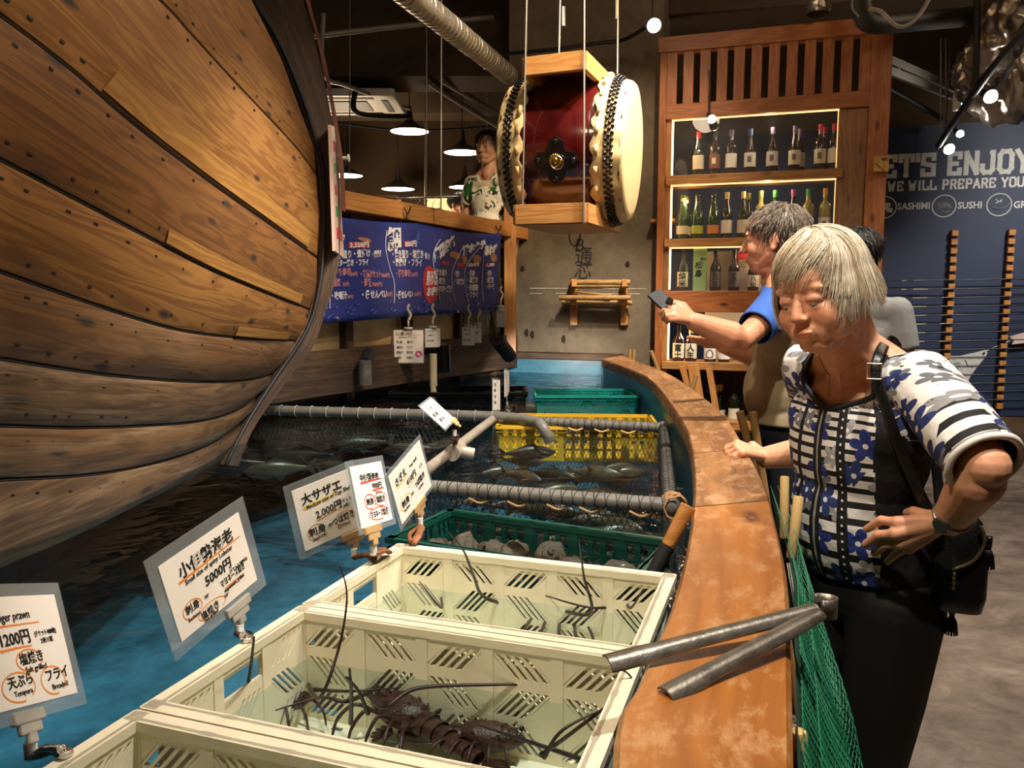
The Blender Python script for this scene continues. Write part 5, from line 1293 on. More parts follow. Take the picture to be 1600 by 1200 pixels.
for k, px in enumerate((652, 664, 676, 686)):
    o = hg if k == 0 else dup(hg); o.location = P(px, 308, Y=7.6) - V((0, 0, .11)); o.rotation_euler = (0, 0, .35 + .1 * k); o['label'] = ['leftmost wooden coat hanger on the thin rail', 'second wooden coat hanger from the left', 'third wooden coat hanger from the left', 'rightmost wooden coat hanger on the thin rail'][k]; o['group'] = 'coat hangers on the rail'
c = P(596, 313, Y=7.8); o = MB().box(c, (.34, .3, .05)).build('wooden_box_shelf', M_BEAM, None, bevel=.005); tag(o, 'small wooden shelf top seen over the beam, left of the hangers', 'shelf')
g = MB(); c = P(712, 350, Y=8.9); g.box(c + V((0, 0, -.1)), (.62, .05, .75)); o = g.build('pale_partition', plain('pale_partition_paint', hexc('c8b088'), .6), None); tag(o, 'pale partition behind the seated guest', 'partition')
# poster seen edge-on on the stem
q0, q1, q2, q3 = P(517, 195, Y=3.30), P(526, 200, Y=3.62), P(538, 404, Y=3.60), P(524, 392, Y=3.28)
t = thing('edge_on_poster', 'pale plastic menu board fixed edge-on to the boat stem', 'poster', q0)
g = MB(); g.slab(q0, q3, q2, q1, .012); g.build('board', plain('poster_pale', hexc('d9b8a8'), .35, var=.08), t)
for k in range(5): MB().slab(*[q0.lerp(q3, .12 + .17 * k).lerp(q1.lerp(q2, .12 + .17 * k), a) + V((.003, -.004, 0)) for a in (.2,)] , q0.lerp(q3, .2 + .17 * k).lerp(q1.lerp(q2, .2 + .17 * k), .2) + V((.003, -.004, 0)), q0.lerp(q3, .2 + .17 * k).lerp(q1.lerp(q2, .2 + .17 * k), .8) + V((.003, -.004, 0)), q0.lerp(q3, .12 + .17 * k).lerp(q1.lerp(q2, .12 + .17 * k), .8) + V((.003, -.004, 0)), .002).build('printed_patch', [M_TXR, plain('print_green', hexc('3c8a50'), .5)][k % 2], t)
c = P(533, 247, Y=3.6); g = MB(); g.cyl(c - V((.02, 0, 0)), c + V((.03, 0, 0)), .008, 10); g.cyl(c + V((.03, 0, 0)), c + V((.036, 0, 0)), .016, 10); g.build('fixing_knob', M_WHITE, t, smooth=True, autos=40)
# ================================================================= WINE CABINET
CA = V((P(1024, 460, Y=5.35).x, 5.35, 0)); CBp = V((P(1376, 460, Y=4.93).x, 4.93, 0)); CU = (CBp - CA).normalized(); CW = (CBp - CA).length; CN = V((CU.y, -CU.x, 0))
def cab(px, py, off=0.):
    d = P(px, py, Y=1.) - CAM; a = CA + CN * off; return CAM + d * ((a - CAM).dot(CN) / d.dot(CN))
def cuz(px, py, off=0.): q = cab(px, py, off); return (q - CA).dot(CU), q.z
def CP(u, z, off=0.): return CA + CU * u + CN * off + V((0, 0, z))
cabt = thing('bottle_cabinet', 'tall reddish pine bottle cabinet with slatted top and lit glass shelves', 'cabinet', CP(CW / 2, 0))
CD = .34; ztop = cuz(1200, 48)[1]
def cbar(u0, z0, u1, z1, off0, off1, mat, name, bev=.003):
    c = CP((u0 + u1) / 2, (z0 + z1) / 2, (off0 + off1) / 2); Rm = Matrix((CU, CN, V((0, 0, 1)))).transposed()
    return MB().box(c, (abs(u1 - u0), abs(off1 - off0), abs(z1 - z0)), rot=Rm).build(name, mat, cabt, bevel=bev)
uL1 = cuz(1046, 300)[0] * .0 + .075; uR0 = CW - .17
zt = ztop; z_sl1 = cuz(1200, 66)[1]; z_sl0 = cuz(1200, 152)[1]; z_g = cuz(1200, 176)[1]
cbar(0, 0, .045, zt, -.0, -.05, M_CAB, 'front_post'); cbar(CW - .115, 0, CW, zt, 0, -.06, M_CAB, 'front_post'); 
cbar(CW - .02, 0, CW, zt, -.06, -CD, M_CAB, 'side_panel'); cbar(0, 0, .02, zt, -.06, -CD, M_CAB, 'side_panel')
cbar(-.01, zt - .075, CW + .01, zt + .02, .012, -.05, M_CAB, 'top_rail'); cbar(0, zt, CW, zt + .02, 0, -CD, M_CAB, 'top_board')
cbar(.045, z_g, CW - .115, z_sl0, .0, -.05, M_CAB, 'header_rail')
nS = 12; w0 = .045; w1 = CW - .115
for k in range(nS):
    pw = (w1 - w0) / (nS - .38); u0 = w0 + k * pw + (0 if k else 0); u1 = min(u0 + pw * .62, w1); cbar(u0, z_sl0 - .004, u1, z_sl1 + .0, -.006, -.03, M_CAB, 'slat', .002)
cbar(.045, z_sl1 - .0, CW - .115, zt - .07, -.012, -.04, M_CAB, 'top_rail')
# inner jambs beside the glass bay
gb0 = cuz(1047, 300)[0]; gb1 = cuz(1308, 260)[0]
cbar(.045, 0, gb0, z_g, -.03, -.045, M_CABL, 'jamb'); cbar(gb1, 0, CW - .115, z_g, -.03, -.045, M_CABL, 'jamb')
zs = [cuz(1180, 274)[1], cuz(1180, 376)[1], cuz(1105, 452)[1] - .03, cuz(1105, 571)[1], cuz(1150, 668)[1]]
sh_t = [.055, .05, .14, .05, .05]
LED = emis('warm_led_strip', (1, .62, .22), 7)
for k, z in enumerate(zs):
    cbar(gb0 - .03, z - sh_t[k] + .02, gb1 + .03, z + .02, .012, -.26, M_CABL if k != 2 else M_CAB, 'shelf')
ztops = [z + .02 for z in zs]
# led tubes: up both sides of the bay and under each shelf
for u in (gb0 + .006, gb1 - .004):
    segs = [(z_g, ztops[0]), (zs[0] - .04, ztops[1]), (zs[1] - .035, ztops[2]), (zs[2] - .13, ztops[3])]
    for za, zb_ in segs: MB().cyl(CP(u, za - .01, -.035), CP(u, zb_ + .01, -.035), .0055 if u < .5 else .003, 8).build('led_tube', LED if u < .5 else emis('warm_led_dim', (1, .62, .25), 1.0), cabt)
for z in (z_g - .004, zs[0] - .040, zs[1] - .036): MB().cyl(CP(gb0, z, -.035), CP(gb1, z, -.035), .0045, 6).build('led_tube', emis('warm_led_line', (1, .62, .22), 2.2), cabt)
for z in (z_g - .12, zs[0] - .14, zs[1] - .14, zs[2] - .28): lamp('cabinet_strip_light', 'POINT', CP(gb0 + .10, z, -.09), 2.0, (1, .66, .32), size=.03); lamp('cabinet_strip_light', 'POINT', CP((gb0 + gb1) / 2 + .1, z + .06, -.06), 1.2, (1, .78, .5), size=.03)
gl_ = MB(); gl_.slab(CP(.05, ztops[2], -.02), CP(CW - .12, ztops[2], -.02), CP(CW - .12, z_g, -.02), CP(.05, z_g, -.02), .004); gl_.build('glass_pane', clear('shop_glass', (.97, .97, .97), .02, .0, .12), cabt)
MB().slab(CP(.05, .0, -CD + .02), CP(gb1, .0, -CD + .02), CP(gb1, zs[3] - .06, -CD + .02), CP(.05, zs[3] - .06, -CD + .02), .015).build('back_board', M_DARKW, cabt)
# cream cloth with blue-grey wave shapes behind the lower shelves
cl = thing('wave_cloth', 'white cloth with blue-grey wave blobs behind the lower bottle shelves', 'cloth', CP(gb1 * .6, zs[3], -.3))
MB().slab(CP(gb0 + .22, zs[3] + .02, -.30), CP(gb1, zs[3] + .02, -.30), CP(gb1, ztops[2] + .27, -.30), CP(gb0 + .22, ztops[2] + .27, -.30), .006).build('cloth', plain('offwhite_cloth', hexc('cfc9bd'), .8, var=.05), cl)
wb = MB()
for i in range(20):
    u = gb0 + .3 + rng.random() * (gb1 - gb0 - .4); z = zs[3] + .06 + rng.random() * (ztops[2] - zs[3] + .1)
    pts = [CP(u + .03 * math.sin(q * 1.1 + i) + q * .022, z + .03 * math.cos(q * 1.2 + i * 2), -.296) for q in range(6)]; wb.tube(catmull(pts, 4), .017, 8, flat=.15)
wb.build('wave_print', plain('bluegrey_print', hexc('4e586c'), .7), cl, smooth=True)
# bottles
M_BG = plain('green_black_glass', (.008, .014, .006), .08, spec=.8); M_BB = plain('brown_black_glass', (.02, .009, .004), .08, spec=.8); M_BGR = plain('green_glass', (.012, .05, .008), .08, spec=.8)
M_BY = plain('white_wine_glass', (.35, .30, .08), .08, spec=.8)
LBL = plain('label_cream', hexc('e6dcc0'), .6, var=.04); LBW = plain('label_white', hexc('f0ece4'), .6, var=.03); LBR = plain('label_brown', hexc('8a5236'), .6); LBG = plain('label_lime', hexc('b8c840'), .6); LBO = plain('label_orange', hexc('e08a50'), .6); LGR = plain('label_grey', hexc('77726c'), .6)
CAPS = {k: plain('cap_' + k, hexc(v), .35) for k, v in dict(red='c8202a', blue='2c4a8c', mauve='6c5478', black='14110f', cream='e0cf90', gold='d8a83c', green='3c9a34', pink='b8488c', olive='8a8440').items()}
def bottle(kind, glass, cap, label, h=.30, r=.037, lbl=(.06, .15), mark=None, txt=None):
    t = thing('wine_bottle' if kind != 'sake' else 'sake_bottle', '', 'bottle')
    if kind == 'bord': pr = [(0, 0), (r * .9, 0), (r, .006), (r, h * .62), (r * .9, h * .67), (r * .42, h * .745), (r * .38, h * .8), (r * .38, h * .97), (r * .4, h), (0, h)]
    elif kind == 'burg': pr = [(0, 0), (r * .9, 0), (r, .006), (r, h * .45), (r * .88, h * .55), (r * .6, h * .66), (r * .42, h * .77), (r * .37, h * .84), (r * .37, h * .97), (r * .4, h), (0, h)]
    elif kind == 'champ': pr = [(0, 0), (r * .9, 0), (r, .008), (r, h * .42), (r * .93, h * .52), (r * .65, h * .66), (r * .42, h * .8), (r * .38, h * .92), (r * .46, h * .96), (r * .46, h), (0, h)]
    else: pr = [(0, 0), (r * .9, 0), (r, .006), (r, h * .55), (r * .85, h * .62), (r * .45, h * .72), (r * .34, h * .80), (r * .33, h * .97), (r * .36, h), (0, h)]
    MB().lathe(pr, 20).build('glass_body', glass, t, smooth=True, autos=50)
    cr = r * .40; MB().lathe([(0, h * .86), (cr + .0005, h * .86), (cr + .001, h + .002), (0, h + .002)], 14).build('capsule', cap, t, smooth=True, autos=50)
    if label:
        MB().lathe([(r + .0006, h * .02 + lbl[0]), (r + .0006, lbl[1])], 18, None, R(-172), R(-8)).build('label_paper', label, t, smooth=True)
        if mark: MB().lathe([(r + .0012, lbl[0] + (lbl[1] - lbl[0]) * .35), (r + .0012, lbl[0] + (lbl[1] - lbl[0]) * .75)], 8, None, R(-115), R(-75)).build('label_print', mark, t, smooth=True)
        if txt:
            tb = MB(); sz = (lbl[1] - lbl[0]) / len(txt) * .95
            for i, ch in enumerate(txt):
                M_ = Matrix(((1, 0, 0, -sz * .5), (0, 0, -1, -r - .003), (0, 1, 0, lbl[1] - sz * (i + .95)), (0, 0, 0, 1))); tb.text(ch, sz, M_, bold=.006)
            tb.build('label_lettering', M_INK, t)
    return t
def place(t, px, shelf, off, label, group, first):
    u = (cab(px, 460, off) - CA).dot(CU); p = CP(u, ztops[shelf] + .001, off); t.location = p; t.rotation_euler = (0, 0, math.atan2(CU.y, CU.x)); t['label'] = label; t['group'] = group
G1, G2, G3, G4, G5 = 'red wine bottles on the top shelf', 'bottles on the second shelf', 'sake bottles on the third shelf', 'sake bottles on the fourth shelf', 'bottles in the bottom bay'
row1 = [(1086, 'burg', M_BG, 'red', LBL, None, 'red-capped bottle at the far left of the top shelf'), (1111, 'bord', M_BB, 'black', LBR, LBL, 'top shelf bottle with a brown label'), (1136, 'bord', M_BB, 'mauve', LBW, None, 'top shelf bottle glaring in the light, third from left'),
        (1165, 'burg', M_BB, 'blue', LBW, LGR, 'blue-capped bottle on the top shelf'), (1199, 'burg', M_BB, 'mauve', LBW, LGR, 'mauve-capped bottle at the middle of the top shelf'), (1233, 'burg', M_BB, 'mauve', LBL, LGR, 'mauve-capped bottle in front of its twin on the top shelf'),
        (1240, 'burg', M_BB, 'mauve', LBL, None, 'half-hidden twin behind the mauve-capped bottle on the top shelf'), (1272, 'bord', M_BB, 'red', LBL, LGR, 'left of the three red-capped bottles at the right end of the top shelf'), (1278, 'bord', M_BB, 'red', LBW, None, 'middle of the three red-capped bottles at the right end of the top shelf'), (1293, 'bord', M_BB, 'red', LBW, None, 'rightmost red-capped bottle of the top shelf')]
for k, (px, kd, gm, cp, lb, mk, lab) in enumerate(row1):
    b_ = bottle(kd, gm, CAPS[cp], lb, .285, .036, (.04, .135), mk); place(b_, px, 0, -.20 if k in (6, 8) else -.10, lab, G1, 1)
row2 = [(1064, 'champ', M_BGR, 'gold', LBL, 'gold-topped bottle glowing beside the light strip, second shelf'), (1069, 'champ', M_BG, 'cream', LBL, 'cream-topped bottle behind the leftmost one, second shelf'), (1087, 'champ', M_BGR, 'black', LBG, 'green bottle with lime label, second shelf'), (1111, 'champ', M_BGR, 'black', LBO, 'green bottle with orange label, second shelf'),
        (1132, 'burg', M_BG, 'cream', LBW, 'dark bottle with cream cap and white label, second shelf'), (1157, 'burg', M_BG, 'cream', LBL, 'dark bottle touching the man\'s hair, cream cap, second shelf'), (1165, 'burg', M_BB, 'olive', LBL, 'cream-capped bottle mostly hidden behind its neighbour, second shelf'), (1184, 'bord', M_BY, 'olive', LBL, 'olive-capped bottle above the man\'s hair'),
        (1206, 'bord', M_BGR, 'green', LBL, 'green-capped bottle above the man\'s crown'), (1234, 'burg', M_BB, 'pink', LBL, 'pink-capped bottle right of the man\'s crown'), (1257, 'bord', M_BY, 'green', LBW, 'pale wine bottle with green cap, second shelf'), (1283, 'bord', M_BY, 'gold', LBW, 'pale wine bottle with gold cap at the right end, second shelf')]
for k, (px, kd, gm, cp, lb, lab) in enumerate(row2):
    b_ = bottle(kd, gm, CAPS[cp], lb, .30 if kd != 'champ' else .29, .040 if kd == 'champ' else .036, (.03, .09) if kd == 'champ' else (.03, .12), LGR if px > 1250 else None); place(b_, px, 1, -.20 if k in (1, 6) else -.10, lab, G2, 1)
row3 = [(1066, 'sake', M_BG, 'black', LBL, '純米', 'slim dark bottle with cream label at the left of the third shelf', .285), (1077 + 0, None, None, None, None, None, None, 0), (1117, 'sake', M_BB, 'black', LGR, '久保田', 'brown bottle with grey three-character label, third shelf', .27), (1146, 'sake', M_BB, 'black', LGR, '〆張鶴', 'brown bottle with patterned grey label, third shelf', .27), (1176, 'sake', M_BB, 'gold', LBW, '八仙', 'round-shouldered bottle beside the man\'s chin, third shelf', .22)]
for k, (px, kd, gm, cp, lb, tx, lab, h) in enumerate(row3):
    if kd: b_ = bottle(kd, gm, CAPS[cp], lb, h, .036, (.02, .125 if h > .25 else .10), None, tx); place(b_, px, 2, -.10, lab, G3, 1)
row4 = [(1062, 'sake', M_BB, 'black', LBL, '富士', 'gold-lit sake bottle at the left of the fourth shelf', .24), (1082, 'sake', M_BB, 'gold', LBL, '人生', 'gold-topped sake bottle under the man\'s hand, fourth shelf', .22), (1112, 'sake', M_BG, 'green', LBW, None, 'sake bottle with a round drop emblem, fourth shelf', .20), (1134, 'sake', M_BG, 'black', LBW, None, 'dark sake bottle half hidden by the man\'s elbow, fourth shelf', .20)]
for k, (px, kd, gm, cp, lb, tx, lab, h) in enumerate(row4):
    b_ = bottle(kd, gm, CAPS[cp], lb, h, .038, (.015, .12 if k < 2 else .09), None, tx); place(b_, px, 3, -.08, lab, G4, 1)
    if k == 2: g = MB(); g.tube([V((.022 * math.sin(a) * (1 - .3 * math.cos(a)), -.0405 + .0 , .055 + .026 * math.cos(a))) for a in [q * math.pi / 8 for q in range(16)]], .003, 5, closed=True); o = g.build('drop_emblem', LGR, None); o.parent = b_
# foreshortened bottles standing on the floor rack at the bottom bay
row5 = [(1097, 606, 'blue', 'blue-black bottle neck showing behind the rim, bottom bay'), (1105, 604, 'blue', 'second blue-black bottle neck, bottom bay'), (1119, 602, 'gold', 'left gold-capped bottle above the rim, bottom bay'), (1126, 601, 'gold', 'right gold-capped bottle above the rim, bottom bay'), (1148, 598, 'black', 'tall dark bottle near the man\'s back hem, bottom bay')]
for k, (px, py, cp, lab) in enumerate(row5):
    b_ = bottle('bord', M_BG, CAPS[cp], LBL, .30, .036, (.04, .13)); q = cab(px, py, -.12 - .08 * (k % 2)); b_.location = (q.x, q.y, q.z - .30); b_.rotation_euler = (0, 0, math.atan2(CU.y, CU.x)); b_['label'] = lab; b_['group'] = G5
cbar(gb0 - .02, zs[3] - .36 - .045, gb1 + .02, zs[3] - .36, .0, -.28, M_CABL, 'shelf')
# green gift box and small stacked boxes
q = cab(1093, 448, -.08); t = thing('gift_box', 'pale green tall gift box with brushed characters, third shelf', 'box', (q.x, q.y, ztops[2]))
Rm = Matrix((CU, CN, V((0, 0, 1)))).transposed(); MB().box(V((q.x, q.y, ztops[2] + .147)), (.082, .08, .292), rot=Rm).build('carton', plain('pale_green_card', hexc('a8cf84'), .5, var=.04), t, bevel=.002)
g = MB()
for i, ch in enumerate('松島'):
    M_ = Matrix((CU, V((0, 0, 1)), CN)).transposed().to_4x4(); M_.translation = V((q.x, q.y, ztops[2] + .15 - .055 * i)) + CN * .0415 - CU * .033; g.text(ch, .05, M_, bold=.006, shear=.1)
M_.translation = V((q.x, q.y, ztops[2] + .20)) + CN * .0415 + CU * .004; g.text('雪の', .022, M_, bold=.004); g.build('brush_lettering', M_INK, t)
bx = [(.0, .06, 'd8d2c4', 'small white carton at the bottom of the stacked boxes'), (.06, .05, 'cfc8ba', 'second white carton in the stack of boxes'), (.11, .045, 'e0dcd0', 'third white carton in the stack of boxes'), (.155, .05, 'c8c0b2', 'fourth carton in the stack of boxes'), (.205, .05, 'c22a2c', 'red-ended carton on top of the stacked boxes')]
for k, (z, h, c_, lab) in enumerate(bx):
    q = cab(1166 + (k % 2) * 2, 440, -.20); o = MB().box(V((q.x, q.y, ztops[2] + z + h / 2 + .0005)), (.12, .1, h - .001), rot=Rm).build('carton', plain('carton_%d' % k, hexc(c_), .6), None, bevel=.002); tag(o, lab, 'box', 'cartons stacked on the third shelf')
# crossed timber legs and shelves under the cabinet front
es = thing('timber_easel', 'pale slanted timber legs crossing in front of the lower cabinet', 'easel', cab(1110, 600, .06))
for x0, y0, x1, y1, o0 in ((1083, 570, 1112, 760, .05), (1108, 575, 1122, 660, .02), (1066, 572, 1090, 655, .04)): MB().bar(cab(x0, y0, o0), cab(x1, y1, o0), .07 if x0 == 1083 else .04, .03, up=CN).build('slanted_leg', M_BEAM, es, bevel=.002)
MB().bar(cab(1060, 664, .05), cab(1290, 667, .05), .06, .05).build('cross_rail', M_BEAM, es, bevel=.002)
# pale tube standing inside the left of the cabinet
o = MB().lathe([(0, 0), (.045, 0), (.045, .60), (.03, .63), (0, .64)], 18).build('paper_tube', plain('tube_cream', hexc('d8c4a0'), .5), None, smooth=True, autos=40); q = cab(1038, 300, -.12); o.location = (q.x, q.y, cuz(1038, 340)[1]); tag(o, 'pale rolled tube standing inside the left edge of the cabinet', 'tube')
st = MB().box(V((q.x, q.y, cuz(1038, 340)[1] - .012)), (.16, .16, .02), rot=Rm).build('shelf', M_CABL, cabt)

# ================================================================= MURAL
MU = V((1, -.30, 0)).normalized(); MN = V((-.30, -1, 0)).normalized()
def mur(px, py, off=0.):
    a = V((0, ML(0), 0)) + MN * off; d = P(px, py, Y=1.) - CAM; return CAM + d * ((a - CAM).dot(MN) / d.dot(MN))
M_NAVY = plain('navy_mural', hexc('1f2d4c'), .55, var=.08, scale=1.2); M_MWH = plain('mural_white', hexc('c9c9c6'), .6, var=.12, scale=30)
c0 = mur(1360, 200); zt_ = mur(1450, 196).z; zb_ = mur(1590, 650).z
mpl = thing('mural_panel', 'dark navy wall mural with white LET\'S ENJOY lettering and dish icons', 'mural', (4.2, ML(4.2), 2))
x0_, x1_ = .95, 7.3
g = MB(); A_ = V((x0_, ML(x0_), zb_)) + MN * .02; B_ = V((x1_, ML(x1_), zb_)) + MN * .02; up = V((0, 0, zt_ - zb_)); g.slab(A_, B_, B_ + up, A_ + up, .02); g.build('panel', M_NAVY, mpl)
# slab-serif lettering drawn from strokes on a 4x6 grid
GL = {'L': ([[(0, 6), (0, 0), (4, 0), (4, 1.6)]], [(0, 6, 1)]), 'E': ([[(4, 4.9), (4, 6), (.4, 6), (.4, 0), (4, 0), (4, 1.1)], [(.4, 3), (2.8, 3)]], []), 'T': ([[(0, 4.6), (0, 6), (4.4, 6), (4.4, 4.6)], [(2.2, 6), (2.2, 0)]], [(2.2, 0, 1)]),
      "'": ([[(.3, 6), (.3, 4.6)]], []), 'S': ([[(4, 4.8), (4, 6), (.3, 6), (.1, 3.4), (4, 2.7), (4, 0), (.1, 0), (0, 1.3)]], []), 'N': ([[(.3, 0), (.3, 6), (4, 0), (4, 6)]], [(.3, 0, .8), (4, 6, .8), (.1, 6, .5)]), 'J': ([[(3.6, 6), (3.6, .8), (2.8, 0), (.8, 0), (0, .8), (0, 2)]], [(3.4, 6, 1.1)]),
      'O': ([[(.9, 0), (0, 1), (0, 5), (.9, 6), (3.2, 6), (4.1, 5), (4.1, 1), (3.2, 0), (.9, 0)]], []), 'Y': ([[(0, 6), (2.1, 3), (4.2, 6)], [(2.1, 3), (2.1, 0)]], [(2.1, 0, 1), (0, 6, .7), (4.2, 6, .7)]), 'W': ([[(0, 6), (1.1, 0), (2.4, 4), (3.7, 0), (4.8, 6)]], [(0, 6, .7), (4.8, 6, .7)]),
      'I': ([[(.9, 6), (.9, 0)]], [(.9, 6, .9), (.9, 0, .9)]), 'P': ([[(.5, 0), (.5, 6), (3.3, 6), (4, 5.2), (4, 3.8), (3.3, 3), (.5, 3)]], [(.5, 0, .9)]), 'R': ([[(.5, 0), (.5, 6), (3.3, 6), (4, 5.2), (4, 3.8), (3.3, 3), (.5, 3)], [(2.4, 3), (4.2, 0)]], [(.5, 0, .8), (4.2, 0, .5)]), 'A': ([[(0, 0), (2.2, 6), (4.4, 0)], [(.8, 2), (3.6, 2)]], [(0, 0, .8), (4.4, 0, .8)]),
      'U': ([[(0, 6), (0, 1), (.9, 0), (3.2, 0), (4.1, 1), (4.1, 6)]], [(0, 6, .8), (4.1, 6, .8)])}
def slabword(s_, pxa, pya, pxb, pyb, hpx, wid, th, name):
    """word from photo baseline start to end, capital height hpx"""
    adv = {' ': 3.4, "'": 2.2, 'I': 3.9, 'W': 7.4}; tot = sum(adv.get(c, 6.1) for c in s_) - 1.8
    a = mur(pxa, pya, .022); b_ = mur(pxb, pyb, .022); e = (b_ - a); ul = e.length / tot; e.normalize(); e = V((MU.x, MU.y, 0)) if False else e
    up = V((0, 0, 1)); hz = (mur(pxa, pya - hpx, .022) - a).z / 6; g = MB(); x = 0
    Rm_ = Matrix((MU, MN, V((0, 0, 1)))).transposed()
    def q(p): return a + e * (x + p[0]) * ul + up * p[1] * hz
    k_ = 0
    for c in s_:
        if c in GL:
            for pl in GL[c][0]:
                for i in range(len(pl) - 1):
                    p0, p1 = q(pl[i]), q(pl[i + 1]); d = (p1 - p0).normalized(); k_ += 1
                    g.bar(p0 - d * th * .5, p1 + d * th * .5, th, .0006 + .00003 * (k_ % 40), up=MN)
            for sx, sy, hw_ in GL[c][1]:
                k_ += 1; yy = sy * hz + (th * .1 if sy == 0 else -th * .1); g.bar(a + e * (x + sx - hw_) * ul + up * yy, a + e * (x + sx + hw_) * ul + up * yy, th * .75, .0006 + .00003 * (k_ % 40), up=MN)
        x += adv.get(c, 6.1)
    return g.build(name, M_MWH, mpl)
slabword("LET'S ENJOY", 1356, 276.5, 1608, 266.5, 30, 1, .040, 'headline_lettering')
slabword("WE WILL PREPARE YOUR", 1388, 298, 1612, 290, 13, 1, .0165, 'second_line_lettering')
Mm = Matrix((MU, V((0, 0, 1)), MN)).transposed().to_4x4()
g = MB()
for s_, px, py in (('SASHIMI', 1402, 327.5), ('SUSHI', 1496, 326), ('GRILL', 1583, 325)): M_ = Mm.copy(); M_.translation = mur(px, py, .0215); g.text(s_, .085, M_, bold=.006, sx=.90)
g.build('dish_lettering', M_MWH, mpl)
for px, py, nm in ((1382.5, 324, 's'), (1475, 322, 'u'), (1561, 320, 'g')):
    c = mur(px, py, .022); g = MB(); r = .098; g.tube([c + MU * r * math.cos(a) + V((0, 0, 1)) * r * math.sin(a) for a in [k * math.pi / 24 for k in range(48)]], .006, 6, closed=True); g.build('icon_ring', M_MWH, mpl, smooth=True)
    g = MB()
    def ic(x, y): return c + MU * x + V((0, 0, 1)) * y
    if nm == 's':
        for i, (x, y, w) in enumerate(((-.06, -.02, .06), (-.02, .0, .06), (.02, -.02, .055), (-.03, .025, .05), (.01, .03, .045))): g.prism([(0, 0), (w, -.01), (w * 1.05, .028), (.01, .035)], Matrix.Translation(ic(x - .01, y - .02) + MN * .002 * i) @ Matrix((MU, V((0, 0, 1)), MN)).transposed().to_4x4(), .001)
    elif nm == 'u':
        for i in range(8):
            x = -.055 + .014 * i; g.tube([ic(x, .005 + .035 * math.cos((x + .01) * 22)), ic(x + .02, -.035 + .02 * math.cos(x * 20))], .0055, 6, flat=.4)
        g.tube([ic(-.02, -.045), ic(.02, -.058), ic(.05, -.035)], .010, 6, flat=.3)
    else:
        g.tube(catmull([ic(-.085, .01), ic(-.05, -.025), ic(0, -.035), ic(.05, -.02), ic(.085, .01)], 5), [.004 + .012 * math.sin(math.pi * i / 20) for i in range(21)], 8, flat=.2); g.tube(catmull([ic(-.03, .05), ic(-.01, .03), ic(-.03, .015), ic(.0, .03), ic(.02, .045), ic(.01, .02)], 4), .004, 5)
    g.build('icon_drawing', M_MWH, mpl)
# white fish painting with lure and line
g = MB(); fpx = [(1352, 640), (1400, 628), (1445, 620), (1478, 600), (1487, 575), (1478, 552), (1500, 557), (1525, 553), (1541, 547), (1543, 553), (1535, 566), (1527, 578), (1518, 596), (1506, 601), (1480, 604), (1440, 640)]
fish = [(1478, 548), (1482, 556), (1500, 556), (1522, 551), (1540, 546.5), (1543, 551), (1541, 556), (1534, 565), (1524, 577), (1515, 590), (1512, 600), (1500, 600), (1494, 588), (1482, 590), (1479, 575)]
pts3 = [mur(x, y, .022) for x, y in fish]; ctr = mur(1500, 572, .022); b0 = len(g.v); g.v += [ctr] + pts3
for i in range(len(pts3)): g.face((b0, b0 + 1 + (i + 1) % len(pts3), b0 + 1 + i))
g.build('fish_painting', M_MWH, mpl)
g = MB(); g.tube([mur(x, y, .024) for x, y in ((1508, 563), (1512, 571), (1520, 574))], .004, 5); g.tube([mur(1536, 551, .024), mur(1538, 553, .024)], .012, 6)
for k in range(5): g.tube([mur(1482 + k, 571 + k * 4, .024), mur(1500 - k, 567 + k * 4, .024)], .004, 4)
g.build('fish_line_marks', plain('mural_dark', hexc('26304a'), .6), mpl)
g = MB(); g.tube(catmull([mur(1540, 549, .024), mur(1552, 543, .024), mur(1564, 539, .024), mur(1578, 532, .024)], 4), .005, 5); g.build('painted_line', M_MWH, mpl)
t = thing('paper_tag', 'pinkish paper tag at the right edge beside the rods', 'tag', mur(1590, 530, .1)); pts = [(1577, 526), (1601, 519), (1620, 518), (1620, 534), (1581, 538), (1584, 532)]; g = MB(); b0 = 0; g.v += [mur(x, y, .12) for x, y in pts]; g.face(range(len(pts))); o = g.build('sheet', plain('tag_pink', hexc('c8b0a8'), .6), t); sm_ = o.modifiers.new('s', 'SOLIDIFY'); sm_.thickness = .004
# WC plaque on the cabinet edge
t = thing('wooden_plaque', 'small wooden WC plaque sticking out at the cabinet\'s right edge', 'sign', CP(CW + .06, 2.4)); pc = P(1377, 256, Y=4.905)
g = MB(); g.box(pc, (.088, .012, .092)); g.build('board', wood('plaque_wood', hexc('c8984e'), hexc('a87a38'), kind='UV', knots=0), t, bevel=.002)
g = MB(); M_ = Matrix(((1, 0, 0, pc.x - .006), (0, 0, -1, pc.y - .0075), (0, 1, 0, pc.z + .018), (0, 0, 0, 1))); g.text('WC', .025, M_, bold=.008); 
for k in range(4): g.box(pc + V((-.034 + .014 * k, -.0075, .0 - .012 * k)), (.012, .001, .003)); g.box(pc + V((-.028 + .014 * k, -.0075, -.006 - .012 * k)), (.003, .001, .012))
g.build('burnt_lettering', M_INK, t)
